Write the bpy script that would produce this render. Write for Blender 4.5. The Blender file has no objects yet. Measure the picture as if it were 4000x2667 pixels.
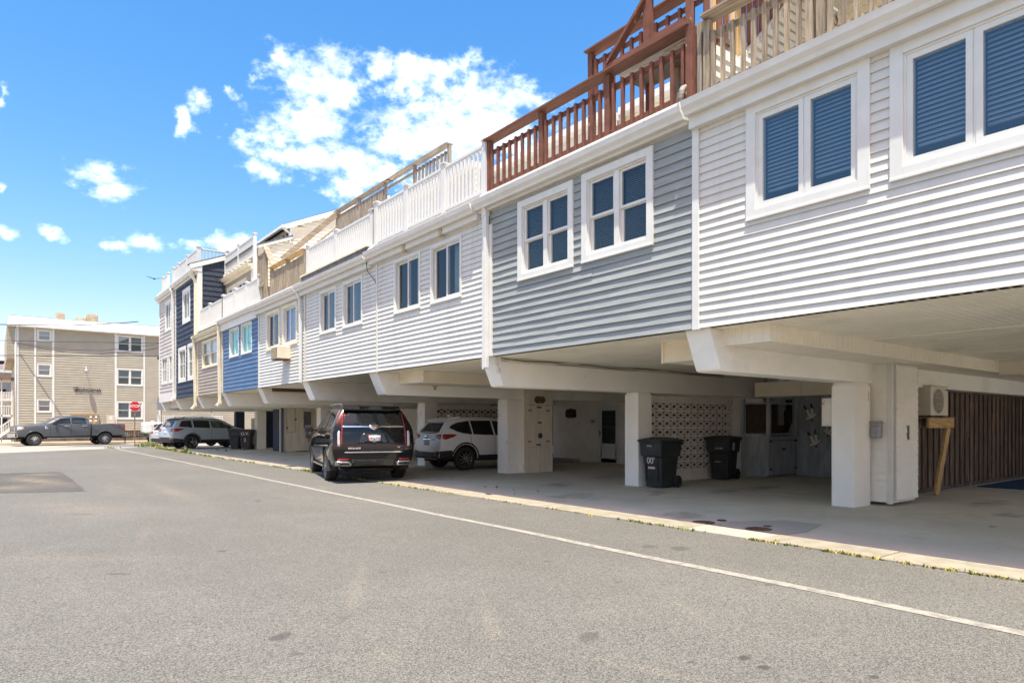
import bpy, bmesh, math, random
from mathutils import Vector, Matrix
from mathutils.bvhtree import BVHTree
rad = math.radians
rnd = random.Random(11)
sc = bpy.context.scene
COL = sc.collection

# ------------------------------------------------------------------ camera, sky, sun, exposure
cd = bpy.data.cameras.new('camera'); cam = bpy.data.objects.new('camera', cd); COL.objects.link(cam)
cam.location = (0, 0, 1.45); cam.rotation_euler = (rad(90), 0, rad(-37.943))
cd.sensor_width = 36; cd.lens = 23.4; cd.shift_y = 0.0799; cd.clip_end = 4000; cd.clip_start = .05
sc.camera = cam
SUN = Vector((.21, .25, -1.0)).normalized()
sun_el = math.asin(-SUN.z); sun_az = math.atan2(-SUN.x, -SUN.y)
sl = bpy.data.lights.new('sun', 'SUN'); so = bpy.data.objects.new('sun', sl); COL.objects.link(so)
sl.energy = 3.6; sl.angle = rad(.5); sl.color = (.985, .985, .86)
so.rotation_euler = SUN.to_track_quat('-Z', 'Y').to_euler(); so.location = (-6, -8, 30)
sc.view_settings.view_transform = 'Standard'; sc.view_settings.look = 'None'
sc.view_settings.gamma = 1; sc.view_settings.use_curve_mapping = False
sc.view_settings.exposure = 1.2
sc.cycles.max_bounces = 14; sc.cycles.diffuse_bounces = 12; sc.cycles.glossy_bounces = 4
sc.cycles.transparent_max_bounces = 12; sc.cycles.caustics_reflective = False; sc.cycles.caustics_refractive = False

W = bpy.data.worlds.new('World'); sc.world = W; W.use_nodes = True
nt = W.node_tree; nt.nodes.clear()
class NT:
    """tiny node-graph writer"""
    def __init__(s, t): s.t = t
    def n(s, kind, **kw):
        x = s.t.nodes.new(kind)
        for k, v in kw.items(): setattr(x, k, v)
        return x
    def put(s, sock, v):
        if isinstance(v, bpy.types.NodeSocket): s.t.links.new(v, sock)
        elif v is not None: sock.default_value = v
    def math(s, op, a, b=None, c=None, clamp=False):
        x = s.n('ShaderNodeMath', operation=op, use_clamp=clamp)
        s.put(x.inputs[0], a); s.put(x.inputs[1], b); s.put(x.inputs[2], c)
        return x.outputs[0]
    def vec(s, op, a, b=None):
        x = s.n('ShaderNodeVectorMath', operation=op)
        s.put(x.inputs[0], a); s.put(x.inputs[1], b)
        return x.outputs['Value' if op in ('LENGTH', 'DOT_PRODUCT', 'DISTANCE') else 'Vector']
    def mix(s, f, a, b, blend='MIX'):
        x = s.n('ShaderNodeMix', data_type='RGBA', blend_type=blend)
        s.put(x.inputs[0], f); s.put(x.inputs[6], col4(a)); s.put(x.inputs[7], col4(b))
        return x.outputs[2]
    def noise(s, v, scale, detail=4, rough=.55, dist=0, w=None):
        x = s.n('ShaderNodeTexNoise'); s.put(x.inputs['Vector'], v)
        x.inputs['Scale'].default_value = scale; x.inputs['Detail'].default_value = detail
        x.inputs['Roughness'].default_value = rough; x.inputs['Distortion'].default_value = dist
        return x.outputs['Fac']
    def smooth(s, v, lo, hi, a=0., b=1.):
        x = s.n('ShaderNodeMapRange', interpolation_type='SMOOTHSTEP'); s.put(x.inputs[0], v)
        for i, q in zip((1, 2, 3, 4), (lo, hi, a, b)): x.inputs[i].default_value = q
        return x.outputs[0]
def col4(c):
    return (c[0], c[1], c[2], 1) if isinstance(c, (tuple, list)) and len(c) == 3 else c

g = NT(nt)
sky = g.n('ShaderNodeTexSky', sky_type='NISHITA'); sky.sun_disc = False
sky.sun_elevation = sun_el; sky.sun_rotation = sun_az % (2*math.pi)
sky.altitude = 0; sky.air_density = 1.0; sky.dust_density = 1.2; sky.ozone_density = 2.2
tc = g.n('ShaderNodeTexCoord'); sep = g.n('ShaderNodeSeparateXYZ'); g.put(sep.inputs[0], tc.outputs['Generated'])
az = g.math('ARCTAN2', sep.outputs[0], sep.outputs[1]); el = g.math('ARCSINE', sep.outputs[2])
cmb = g.n('ShaderNodeCombineXYZ'); g.put(cmb.inputs[0], az); g.put(cmb.inputs[1], el)
# cloud centres: azimuth, elevation, half width, half height (radians); others stand unseen, the last row added to whiten the fill light
CLOUDS = [(0.383,0.458,0.056,0.031),(0.366,0.408,0.05,0.031),(0.35,0.368,0.05,0.021),(0.314,0.339,0.029,0.013),(0.403,0.371,0.068,0.018),(0.587,0.441,0.09,0.036),(0.527,0.394,0.071,0.027),(0.659,0.451,0.054,0.017),(0.52,0.484,0.053,0.013),(0.468,0.486,0.017,0.014),(0.492,0.457,0.021,0.017),(0.607,0.499,0.034,0.01),(0.42,0.326,0.029,0.015),(0.219,0.411,0.011,0.013),(0.203,0.388,0.013,0.013),(0.114,0.311,0.027,0.017),(0.122,0.296,0.021,0.014),(0.013,0.225,0.023,0.008),(0.053,0.23,0.017,0.007),(0.157,0.233,0.031,0.012),(0.122,0.224,0.016,0.006),(0.264,0.246,0.022,0.011),(0.471,0.354,0.052,0.019),(0.011,0.368,0.007,0.01),(0.007,0.272,0.006,0.007),(0.214,0.235,0.015,0.007),(0.294,0.449,0.009,0.007),(0.264,0.43,0.011,0.006),(0.695,0.448,0.036,0.01),(0.577,0.408,0.108,0.036),
          (-.35,.3,.09,.03),(-2.0,.55,.12,.04),(-1.4,.28,.12,.035),(-2.1,.45,.16,.05),(1.3,.35,.12,.04),(2.2,.4,.14,.05),(-2.9,.3,.13,.04),(1.8,.24,.09,.03),
          (-.4,.8,.2,.08),(-1.75,.45,.2,.07),(-1.7,.7,.28,.1),(-1.9,.3,.16,.05),(-2.5,.6,.25,.09),(-.2,.75,.2,.08),(.7,.85,.22,.09),(1.6,.7,.25,.1),(2.6,.65,.25,.09),(-2.9,.75,.2,.09),(-1.5,.98,.4,.1),(.3,.98,.3,.07)]
field = None
warp = g.n('ShaderNodeTexNoise'); g.put(warp.inputs['Vector'], cmb.outputs[0]); warp.inputs['Scale'].default_value = 22; warp.inputs['Detail'].default_value = 6; warp.inputs['Roughness'].default_value = .6
pos = g.vec('ADD', cmb.outputs[0], g.vec('MULTIPLY', g.vec('SUBTRACT', warp.outputs['Color'], (.5, .5, .5)), (.075, .04, 0)))
for (a, e, ra, re) in CLOUDS:
    d = g.vec('LENGTH', g.vec('MULTIPLY', g.vec('SUBTRACT', pos, (a, e, 0)), (.74/ra, .74/re, 0)))
    k =   .68 if re < .0125 else (.95 if re < .018 else 1.02)
    v = g.math('SUBTRACT', k, d)
    field = v if field is None else g.math('MAXIMUM', field, v)
cvec = g.vec('MULTIPLY', cmb.outputs[0], (1, 1.5, 1))
n1 = g.noise(cvec, 13, 9, .62, .3); n2 = g.noise(cvec, 42, 6, .6)
f = g.math('ADD', g.math('MAXIMUM', field, -1.2), g.math('MULTIPLY', g.math('SUBTRACT', n1, .5), 2.9))
f = g.math('ADD', f, g.math('MULTIPLY', g.math('SUBTRACT', n2, .5), 1.9))
alpha = g.smooth(f, -.2, 1.3)
shade = g.smooth(g.noise(g.vec('ADD', cvec, (.0, -.02, .3)), 16, 6, .6), .35, .7)
cloud_col = g.mix(shade, (6.9, 7.3, 7.3), (4.0, 4.5, 4.9))
hs = g.n('ShaderNodeHueSaturation'); hs.inputs['Saturation'].default_value = 1.0; g.put(hs.inputs['Color'], sky.outputs[0])
sp_ = g.n('ShaderNodeSeparateColor'); g.put(sp_.inputs[0], hs.outputs[0]); cb_ = g.n('ShaderNodeCombineColor')
for i, (gam, k) in enumerate(((1.9, 3.45), (1.12, 2.66), (.7, 3.1))): g.put(cb_.inputs[i], g.math('MULTIPLY', g.math('POWER', g.math('MULTIPLY', sp_.outputs[i], .27), gam), k))
skyc = cb_.outputs[0]
bg = g.n('ShaderNodeBackground'); g.put(bg.inputs[0], g.mix(alpha, skyc, cloud_col)); bg.inputs[1].default_value = .145
wo = g.n('ShaderNodeOutputWorld'); g.put(wo.inputs[0], bg.outputs[0])

# ------------------------------------------------------------------ materials
MATS = {}
def mat(name, color, rough=.6, metal=0., var=.08, scale=3., bump=0., bscale=60., coat=0., stretch=(1, 1, 1), dirt=None, dscale=.8, damt=.5, rand=0., spec=.5, dthr=(.5, .72), detail=5):
    """principled material: base colour varied by noise, optional dirt patches, fine bump, per-object variation"""
    if name in MATS: return MATS[name]
    m = bpy.data.materials.new(name); m.use_nodes = True; t = NT(m.node_tree); N = m.node_tree.nodes
    b = N['Principled BSDF']; tcx = t.n('ShaderNodeTexCoord').outputs['Object']
    v = t.vec('MULTIPLY', tcx, stretch)
    if rand:
        oi = t.n('ShaderNodeObjectInfo')
        v = t.vec('ADD', v, t.vec('MULTIPLY', oi.outputs['Random'], (37., 53., 71.)))
    c = color
    if var:
        f = t.noise(v, scale, detail)
        lo = tuple(max(0, x*(1-var*2)) for x in color); hi = tuple(min(1, x*(1+var*2)) for x in color)
        c = t.mix(t.smooth(f, .28, .72), lo, hi)
    if dirt:
        f2 = t.noise(v, dscale, 6, .65)
        c = t.mix(t.math('MULTIPLY', t.smooth(f2, *dthr), damt), c, dirt)
    if rand:
        k = t.math('MULTIPLY_ADD', oi.outputs['Random'], rand*2, 1-rand)
        cc = t.n('ShaderNodeCombineColor')
        for i in range(3): t.put(cc.inputs[i], k)
        c = t.mix(1.0, c, cc.outputs[0], 'MULTIPLY')
    t.put(b.inputs['Base Color'], col4(c)); b.inputs['Roughness'].default_value = rough; b.inputs['Metallic'].default_value = metal
    b.inputs['Specular IOR Level'].default_value = spec
    if coat: b.inputs['Coat Weight'].default_value = coat; b.inputs['Coat Roughness'].default_value = .03
    if bump:
        bp = t.n('ShaderNodeBump'); bp.inputs['Strength'].default_value = bump; bp.inputs['Distance'].default_value = .01
        t.put(bp.inputs['Height'], t.noise(v, bscale, 4)); t.put(b.inputs['Normal'], bp.outputs[0])
    MATS[name] = m; return m
def wood(name, color, axis='z', var=.22, rough=.8, dirt=None, damt=.5, rand=.16):
    st = {'x': (1, 14, 14), 'y': (14, 1, 14), 'z': (14, 14, 1)}[axis]
    return mat(name, color, rough, var=var, scale=2.2, bump=.35, bscale=9, stretch=st, dirt=dirt, dscale=1.6, damt=damt, rand=rand)
def glass(name, tint=(.35, .42, .45), refl=.04, rough=.0):
    if name in MATS: return MATS[name]
    m = bpy.data.materials.new(name); m.use_nodes = True; t = NT(m.node_tree); N = m.node_tree.nodes
    N.remove(N['Principled BSDF'])
    tr = t.n('ShaderNodeBsdfTransparent'); t.put(tr.inputs[0], col4(tint))
    gl = t.n('ShaderNodeBsdfGlossy'); gl.inputs['Roughness'].default_value = rough; gl.inputs[0].default_value = (.9, .95, 1, 1)
    fr = t.n('ShaderNodeFresnel'); t.put(fr.inputs[0], t.math('MULTIPLY_ADD', t.n('ShaderNodeNewGeometry').outputs['Backfacing'], 1/1.5-1.5, 1.5))
    fac = t.math('ADD', t.math('MULTIPLY', fr.outputs[0], 1-refl), refl, clamp=True)
    mx = t.n('ShaderNodeMixShader'); t.put(mx.inputs[0], fac); t.put(mx.inputs[1], tr.outputs[0]); t.put(mx.inputs[2], gl.outputs[0])
    t.put(N['Material Output'].inputs[0], mx.outputs[0]); MATS[name] = m; return m

# ------------------------------------------------------------------ mesh builder
class MB:
    def __init__(s): s.v = []; s.f = []; s.m = []; s.s = []
    def add(s, vs, fs, mi=0, sm=False):
        o = len(s.v); s.v += [tuple(p) for p in vs]
        for f in fs: s.f.append([i+o for i in f]); s.m.append(mi); s.s.append(sm)
        return s
    def box(s, a, b, mi=0, skip=()):
        (x0, y0, z0), (x1, y1, z1) = a, b
        x0, x1 = min(x0, x1), max(x0, x1); y0, y1 = min(y0, y1), max(y0, y1); z0, z1 = min(z0, z1), max(z0, z1)
        vs = [(x0, y0, z0), (x1, y0, z0), (x1, y1, z0), (x0, y1, z0), (x0, y0, z1), (x1, y0, z1), (x1, y1, z1), (x0, y1, z1)]
        return s.add(vs, [(0, 3, 2, 1), (4, 5, 6, 7), (0, 1, 5, 4), (1, 2, 6, 5), (2, 3, 7, 6), (3, 0, 4, 7)], mi)
    def bar(s, p, q, w, h, up=(0, 0, 1), mi=0):
        p, q = Vector(p), Vector(q); d = (q-p).normalized(); r = d.cross(Vector(up))
        if r.length < 1e-4: r = d.cross(Vector((0, 1, 0)))
        r.normalize(); u = r.cross(d); r *= w/2; u *= h/2
        vs = [p-r-u, p+r-u, p+r+u, p-r+u, q-r-u, q+r-u, q+r+u, q-r+u]
        return s.add(vs, [(0, 1, 2, 3), (7, 6, 5, 4), (0, 4, 5, 1), (1, 5, 6, 2), (2, 6, 7, 3), (3, 7, 4, 0)], mi)
    def tube(s, pts, r, n=8, mi=0, sm=True):
        pts = [Vector(p) for p in pts]; rs = r if isinstance(r, (list, tuple)) else [r]*len(pts); rings = []
        ref = Vector((0, 0, 1))
        for i, p in enumerate(pts):
            d = (pts[min(i+1, len(pts)-1)]-pts[max(i-1, 0)]).normalized()
            if abs(d.dot(ref)) > .95: ref = Vector((0, 1, 0)) if abs(d.y) < .9 else Vector((1, 0, 0))
            a = d.cross(ref).normalized(); b = a.cross(d)
            rings.append([p+(a*math.cos(2*math.pi*k/n)+b*math.sin(2*math.pi*k/n))*rs[i] for k in range(n)])
        vs = [v for ring in rings for v in ring]; fs = []
        for i in range(len(pts)-1):
            for k in range(n): fs.append((i*n+k, i*n+(k+1) % n, (i+1)*n+(k+1) % n, (i+1)*n+k))
        o = len(s.v); s.add(vs, fs, mi, sm)
        s.f.append([o+k for k in range(n)][::-1]); s.m.append(mi); s.s.append(False)
        s.f.append([o+(len(pts)-1)*n+k for k in range(n)]); s.m.append(mi); s.s.append(False)
        return s
    def lathe(s, prof, c, axis='z', n=24, mi=0, sm=True):
        """profile of (radius, height) turned about an axis through c"""
        vs = []; fs = []; c = Vector(c)
        ax = {'x': (Vector((0, 1, 0)), Vector((0, 0, 1)), Vector((1, 0, 0))), 'y': (Vector((0, 0, 1)), Vector((1, 0, 0)), Vector((0, 1, 0))), 'z': (Vector((1, 0, 0)), Vector((0, 1, 0)), Vector((0, 0, 1)))}[axis]
        for (r, h) in prof:
            for k in range(n):
                t = 2*math.pi*k/n; vs.append(c+ax[0]*r*math.cos(t)+ax[1]*r*math.sin(t)+ax[2]*h)
        for i in range(len(prof)-1):
            for k in range(n): fs.append((i*n+k, i*n+(k+1) % n, (i+1)*n+(k+1) % n, (i+1)*n+k))
        return s.add(vs, fs, mi, sm)
    def prism(s, poly, fn, d0, d1, mi=0, sm=False):
        """2-D outline extruded from depth d0 to d1; fn(a, b, d) -> point"""
        n = len(poly); vs = [fn(a, b, d0) for a, b in poly]+[fn(a, b, d1) for a, b in poly]
        s.add(vs, [tuple(range(n))[::-1], tuple(range(n, 2*n))], mi)
        o = len(s.v)-2*n
        for i in range(n):
            j = (i+1) % n; s.f.append([o+i, o+j, o+n+j, o+n+i]); s.m.append(mi); s.s.append(sm)
        return s
    def mesh(s, name, mats):
        me = bpy.data.meshes.new(name); me.from_pydata(s.v, [], s.f)
        for m in (mats if isinstance(mats, (list, tuple)) else [mats]): me.materials.append(m)
        me.polygons.foreach_set('material_index', s.m); me.polygons.foreach_set('use_smooth', s.s)
        bm = bmesh.new(); bm.from_mesh(me); bmesh.ops.recalc_face_normals(bm, faces=bm.faces); bm.to_mesh(me); bm.free()
        me.update(); return me
    def build(s, name, mats, parent=None, bevel=0, local=False):
        return link(name, s.mesh(name, mats), parent, bevel, local)
def link(name, me, parent=None, bevel=0, local=False, loc=None, rot=None):
    o = bpy.data.objects.new(name, me); COL.objects.link(o)
    if parent is not None:
        o.parent = parent
        if not local and parent.get('_base'): o.matrix_parent_inverse = Matrix.Translation(-Vector(parent['_base']))
    if loc is not None: o.location = loc
    if rot is not None: o.rotation_euler = rot
    if bevel:
        b = o.modifiers.new('bevel', 'BEVEL'); b.width = bevel; b.segments = 2; b.limit_method = 'ANGLE'
    return o
def thing(name, label, cat, loc=(0, 0, 0), rz=0., group=None):
    o = bpy.data.objects.new(name, None); COL.objects.link(o); o.location = loc; o.rotation_euler = (0, 0, rz); o.empty_display_size = .3
    o['label'] = label; o['category'] = cat; o['_base'] = tuple(loc)
    if group: o['group'] = group
    return o
def tag(o, label=None, cat=None, group=None, kind=None):
    for k, v in (('label', label), ('category', cat), ('group', group), ('kind', kind)):
        if v: o[k] = v
    return o
def copy_tree(o, parent=None):
    c = o.copy(); COL.objects.link(c)
    if parent is not None: c.parent = parent
    for ch in list(o.children): copy_tree(ch, c)
    return c
FONT_CACHE = {}
def text_mesh(txt, size=1., extrude=.01, align='CENTER', spacing=1.0, bold=0., shear=0.):
    """flat lettering in the x-y plane as plain mesh data (vertices, faces)"""
    key = (txt, size, extrude, align, spacing, bold, shear)
    if key not in FONT_CACHE:
        c = bpy.data.curves.new('lettering', 'FONT'); c.body = txt; c.size = size; c.extrude = extrude; c.align_x = align; c.align_y = 'CENTER'
        c.space_character = spacing; c.offset = bold; c.shear = shear; c.resolution_u = 3
        o = bpy.data.objects.new('lettering', c); COL.objects.link(o)
        dg = bpy.context.evaluated_depsgraph_get(); me = bpy.data.meshes.new_from_object(o.evaluated_get(dg))
        FONT_CACHE[key] = ([tuple(v.co) for v in me.vertices], [tuple(p.vertices) for p in me.polygons])
        bpy.data.objects.remove(o); bpy.data.curves.remove(c); bpy.data.meshes.remove(me)
    return FONT_CACHE[key]
def letters(name, txt, size, origin, right, up, m, parent=None, local=False, **kw):
    """lettering standing at origin, reading along right, facing right x up"""
    vs, fs = text_mesh(txt, size, **kw); r = Vector(right).normalized(); u = Vector(up).normalized(); nrm = r.cross(u); o = Vector(origin)
    b = MB(); b.add([o+r*x+u*y+nrm*z for x, y, z in vs], fs); return b.build(name, m, parent, local=local)

# ------------------------------------------------------------------ shared materials
white_vinyl = mat('white_vinyl', (.63, .61, .56), .5, var=.015, scale=1.5, dirt=(.46, .42, .35), dscale=1.2, damt=.28, stretch=(1, 3.5, .4))
white_trim = mat('white_trim', (.68, .67, .63), .45, var=.02, scale=4, dirt=(.55, .5, .42), dscale=2.2, damt=.25)
rail_white = mat('rail_white_vinyl', (.6, .6, .58), .4, var=.01)
cream_trim = mat('cream_trim', (.72, .65, .5), .5, var=.03, dirt=(.5, .4, .28), dscale=2.5, damt=.35)
cream_vinyl = mat('cream_vinyl', (.8, .74, .6), .55, var=.02, scale=2)
soffit_mat = mat('soffit_vinyl', (.88, .84, .72), .55, var=.03, scale=1.2, dirt=(.5, .45, .36), dscale=.9, damt=.4)
stucco = mat('white_stucco', (.9, .885, .83), .75, var=.02, scale=1.2, bump=.25, bscale=55, dirt=(.62, .58, .5), dscale=.8, damt=.35)
stucco_worn = mat('worn_stucco', (.89, .87, .81), .8, var=.03, scale=1.2, bump=.25, bscale=55, dirt=(.5, .44, .35), dscale=2.2, damt=.75, dthr=(.63, .7), stretch=(1, 1, .6))
stucco_chip = mat('chipped_stucco', (.77, .74, .68), .8, var=.02, scale=1.2, bump=.25, bscale=55, dirt=(.42, .33, .22), dscale=2.6, damt=.9, dthr=(.66, .69))
dark_room = mat('dark_interior', (.022, .022, .024), .9, var=0)
black = mat('black_rubber', (.018, .018, .018), .7, var=.05)
rust = mat('rusty_metal', (.12, .065, .04), .85, var=.25, scale=20)
metal_grey = mat('galvanised_metal', (.33, .34, .35), .45, .6, var=.06)
# ================================================================== GROUND
def ground_mat(name, base, speck=.5, sp_scale=110., stain=(.05, .047, .043), tan=(.34, .27, .17), spots=(), tan_amt=.35, rough=.9, large=.14, dark_amt=.25, tans=(), streak=None):
    m = bpy.data.materials.new(name); m.use_nodes = True; t = NT(m.node_tree); b = m.node_tree.nodes['Principled BSDF']
    v = t.n('ShaderNodeTexCoord').outputs['Object']
    c = base
    # broad tonal patches
    L = t.noise(v, .22, 6, .6); L2 = t.noise(v, 1.3, 6, .65)
    c = t.mix(t.smooth(L, .3, .7), tuple(x*(1-large) for x in base), tuple(x*(1+large) for x in base))
    c = t.mix(t.math('MULTIPLY', t.smooth(L2, .3, .7), .5), c, tuple(x*.84 for x in base))
    if tan_amt:
        s2 = t.vec('MULTIPLY', v, streak or (.5, .16, 1))
        c = t.mix(t.math('MULTIPLY', t.smooth(t.noise(s2, 1.2, 7, .68, .6), .53, .75), tan_amt), c, tan)
    for (x, y, rx, ry, rot, amt) in tans:         # drifts of blown sand
        d = t.vec('SUBTRACT', v, (x, y, 0)); ca, sa = math.cos(rot), math.sin(rot)
        px = t.vec('DOT_PRODUCT', d, (ca/rx, sa/rx, 0)); py = t.vec('DOT_PRODUCT', d, (-sa/ry, ca/ry, 0))
        q = t.math('SQRT', t.math('ADD', t.math('MULTIPLY', px, px), t.math('MULTIPLY', py, py)))
        q = t.math('SUBTRACT', q, t.math('MULTIPLY', t.math('SUBTRACT', t.noise(v, 2.6, 6, .7), .5), 2.2))
        c = t.mix(t.math('MULTIPLY', t.smooth(q, 1.3, -.6), amt*.3, clamp=True), c, tan)
    c = t.mix(t.math('MULTIPLY', t.smooth(t.noise(v, .9, 7, .7), .58, .78), dark_amt), c, tuple(x*.55 for x in base))
    # lanes worn along the street, uneven binder
    if speck > .5:
        c = t.mix(t.math('MULTIPLY', t.smooth(t.noise(t.vec('MULTIPLY', v, (1.1, .06, 1)), 1., 4, .6), .42, .68), .35), c, tuple(x*.74 for x in base))
        c = t.mix(t.math('MULTIPLY', t.smooth(t.noise(v, 5.5, 5, .7), .5, .75), .35), c, tuple(x*1.3 for x in base))
    # aggregate
    if speck:
        vo = t.n('ShaderNodeTexVoronoi'); t.put(vo.inputs['Vector'], v); vo.inputs['Scale'].default_value = sp_scale
        k = t.n('ShaderNodeSeparateColor'); t.put(k.inputs[0], vo.outputs['Color'])
        f = t.smooth(k.outputs[0], .0, 1., 1-speck, 1+speck)
        f2 = t.smooth(t.noise(v, sp_scale*.3, 3, .7), .3, .7, 1-speck*.28, 1+speck*.28)
        cc = t.n('ShaderNodeCombineColor'); ff = t.math('MULTIPLY', f, f2)
        for i in range(3): t.put(cc.inputs[i], ff)
        c = t.mix(1.0, c, cc.outputs[0], 'MULTIPLY')
    # drips and oil marks, each with its own place
    for (x, y, rx, ry, rot, amt) in spots:
        d = t.vec('SUBTRACT', v, (x, y, 0)); ca, sa = math.cos(rot), math.sin(rot)
        px = t.vec('DOT_PRODUCT', d, (ca/rx, sa/rx, 0)); py = t.vec('DOT_PRODUCT', d, (-sa/ry, ca/ry, 0))
        q = t.math('SQRT', t.math('ADD', t.math('MULTIPLY', px, px), t.math('MULTIPLY', py, py)))
        q = t.math('SUBTRACT', q, t.math('MULTIPLY', t.math('SUBTRACT', t.noise(v, 9 if rx < .22 else 2.6, 7, .72), .5), 1.6 if rx < .22 else 3.4))
        c = t.mix(t.math('MULTIPLY', t.smooth(q, 1.05, .6 if rx < .22 else .0), amt), c, stain)
    t.put(b.inputs['Base Color'], col4(c)); b.inputs['Roughness'].default_value = rough; b.inputs['Specular IOR Level'].default_value = .3
    if speck:
        bp = t.n('ShaderNodeBump'); bp.inputs['Strength'].default_value = .5; bp.inputs['Distance'].default_value = .006
        t.put(bp.inputs['Height'], t.noise(v, sp_scale*.5, 3)); t.put(b.inputs['Normal'], bp.outputs[0])
    return m
spots = [(3.67,2.37,.06,.045,.3,.8),(3.62,2.2,.05,.04,0,.8),(3.35,2.52,.03,.02,0,.6),(3.98,1.73,.04,.03,.2,.8),(3.95,1.4,.04,.03,.4,.8),(3.95,.77,.05,.035,0,.75),
         (1.55,4.55,.11,.07,.5,.65),(1.5,4.15,.05,.04,0,.4),(2.1,4.7,.25,.06,.7,.3),(3.2,3.25,.12,.08,.5,.45),(2.05,8.0,.05,.07,.5,.75),(.95,7.4,.04,.14,.9,.6),(1.1,12.6,.06,.3,.9,.5),
         (3.9,12.7,.08,.12,0,.6),(6.3,4.9,.18,.12,.6,.5),(6.1,5.2,.14,.1,.3,.45),(4.6,5.3,.05,.05,0,.5),(4.5,4.2,.04,.04,0,.5),(5.5,3.3,.04,.03,0,.6),(3.0,5.9,.04,.05,0,.5)]
tans = [(3.0,16.,.35,4.5,.0,.55),(2.6,5.6,.1,1.2,-.5,.5),(2.9,4.0,.08,.7,-.55,.6),(3.05,2.6,.07,.6,.35,.45),(1.2,13.5,.9,2.5,.3,.4),(.6,8.6,.25,1.5,.9,.35),(4.3,3.3,.1,.8,-.5,.35),(1.6,10.,.1,1.4,-.2,.3)]
asphalt = ground_mat('weathered_asphalt', (.139, .134, .119), .48, 140., spots=spots, tans=tans, tan=(.40, .32, .215), tan_amt=.13, large=.1, dark_amt=.3)
def sheet(name, x0, x1, y0, y1, z, m, kind='structure', parent=None, nx=1, ny=1, z2=None):
    b = MB(); vs = [(x0+(x1-x0)*i/nx, y0+(y1-y0)*j/ny, z) for j in range(ny+1) for i in range(nx+1)]
    b.add(vs, [(j*(nx+1)+i, j*(nx+1)+i+1, (j+1)*(nx+1)+i+1, (j+1)*(nx+1)+i) for j in range(ny) for i in range(nx)])
    o = b.build(name, m, parent)
    if kind: o['kind'] = kind
    return o
sand = ground_mat('sandy_ground', (.5, .43, .33), .25, 40., tan=(.2, .2, .09), tan_amt=.35)
sheet('ground', -900, 900, -400, 1500, -.06, sand)  # also the unseen lot beside the road, kept pale to bounce light
street_grey = ground_mat('cross_street_asphalt', (.33, .305, .26), .3, 60., tan=(.42, .35, .24), tan_amt=.45, large=.1, streak=(.12, .6, 1))
sheet('cross_street', -70, 60, 41.0, 56.2, -.008, street_grey)
# our street: one sheet whose far edge runs on a slant
b = MB(); b.add([(-9, -40, 0), (7.47, -40, 0), (7.47, 46.3, 0), (5.6, 44.6, 0), (.3, 41.2, 0), (-9, 39.9, 0)], [(0, 1, 2, 3, 4, 5)])
tag(b.build('road', asphalt), kind='structure')
dark_asphalt = ground_mat('dark_asphalt', (.16, .155, .15), .35, 80., tan_amt=.2)
b = MB(); b.add([(3.2, 50.2, -.004), (7.4, 46.4, -.004), (9.6, 51.3, -.004), (6.2, 54.2, -.004)], [(0, 1, 2, 3)]); tag(b.build('road_patch', dark_asphalt), kind='structure')
patch_m = ground_mat('patched_asphalt', (.088, .084, .076), .4, 95., tan=(.26, .21, .14), tan_amt=.0, tans=[(.9, 20.5, .5, 2.6, .25, 2.2), (.3, 18.8, .8, .9, .2, 2.0), (1.1, 23., .5, .8, .2, 1.8)], dark_amt=.1)
b = MB(); pts = []; r = random.Random(3); q_ = [(-3.4, 18.4), (-.9, 17.9), (1.56, 16.75), (1.62, 20.3), (1.58, 24.05), (.1, 24.3), (-3.6, 24.6)]
for i in range(7):
    (xa, ya), (xb, yb) = q_[i], q_[(i+1) % 7]
    for k in range(24): pts.append((xa+(xb-xa)*k/24+r.gauss(0, .022), ya+(yb-ya)*k/24+r.gauss(0, .05)))
b.add([(x, y, .004) for x, y in pts], [tuple(range(len(pts)))]); tag(b.build('road_patch', patch_m), kind='structure')
# painted lines
def line_mat():
    m = mat('worn_white_paint', (.32, .3, .25), .7, var=.05, scale=14, dirt=(.2, .19, .175), dscale=9, damt=.9, dthr=(.44, .62)); return m
b = MB(); n = 60
for i in range(n):
    y0 = -6+i*50.2/n; y1 = -6+(i+1)*50.2/n
    j0 = .012*math.sin(i*1.3)+.02*math.sin(i*.21); j1 = .012*math.sin((i+1)*1.3)+.02*math.sin((i+1)*.21)
    b.add([(5.53+j0, y0, .004), (5.665+j0, y0, .004), (5.665+j1, y1, .004), (5.53+j1, y1, .004)], [(0, 1, 2, 3)])
tag(b.build('road_marking', line_mat()), kind='structure')
b = MB(); b.add([(5.2, 49.6, .0), (5.55, 49.5, .0), (6.5, 46.9, .0), (6.2, 46.8, .0)], [(0, 1, 2, 3)]); tag(b.build('road_marking', line_mat()), kind='structure')
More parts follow.
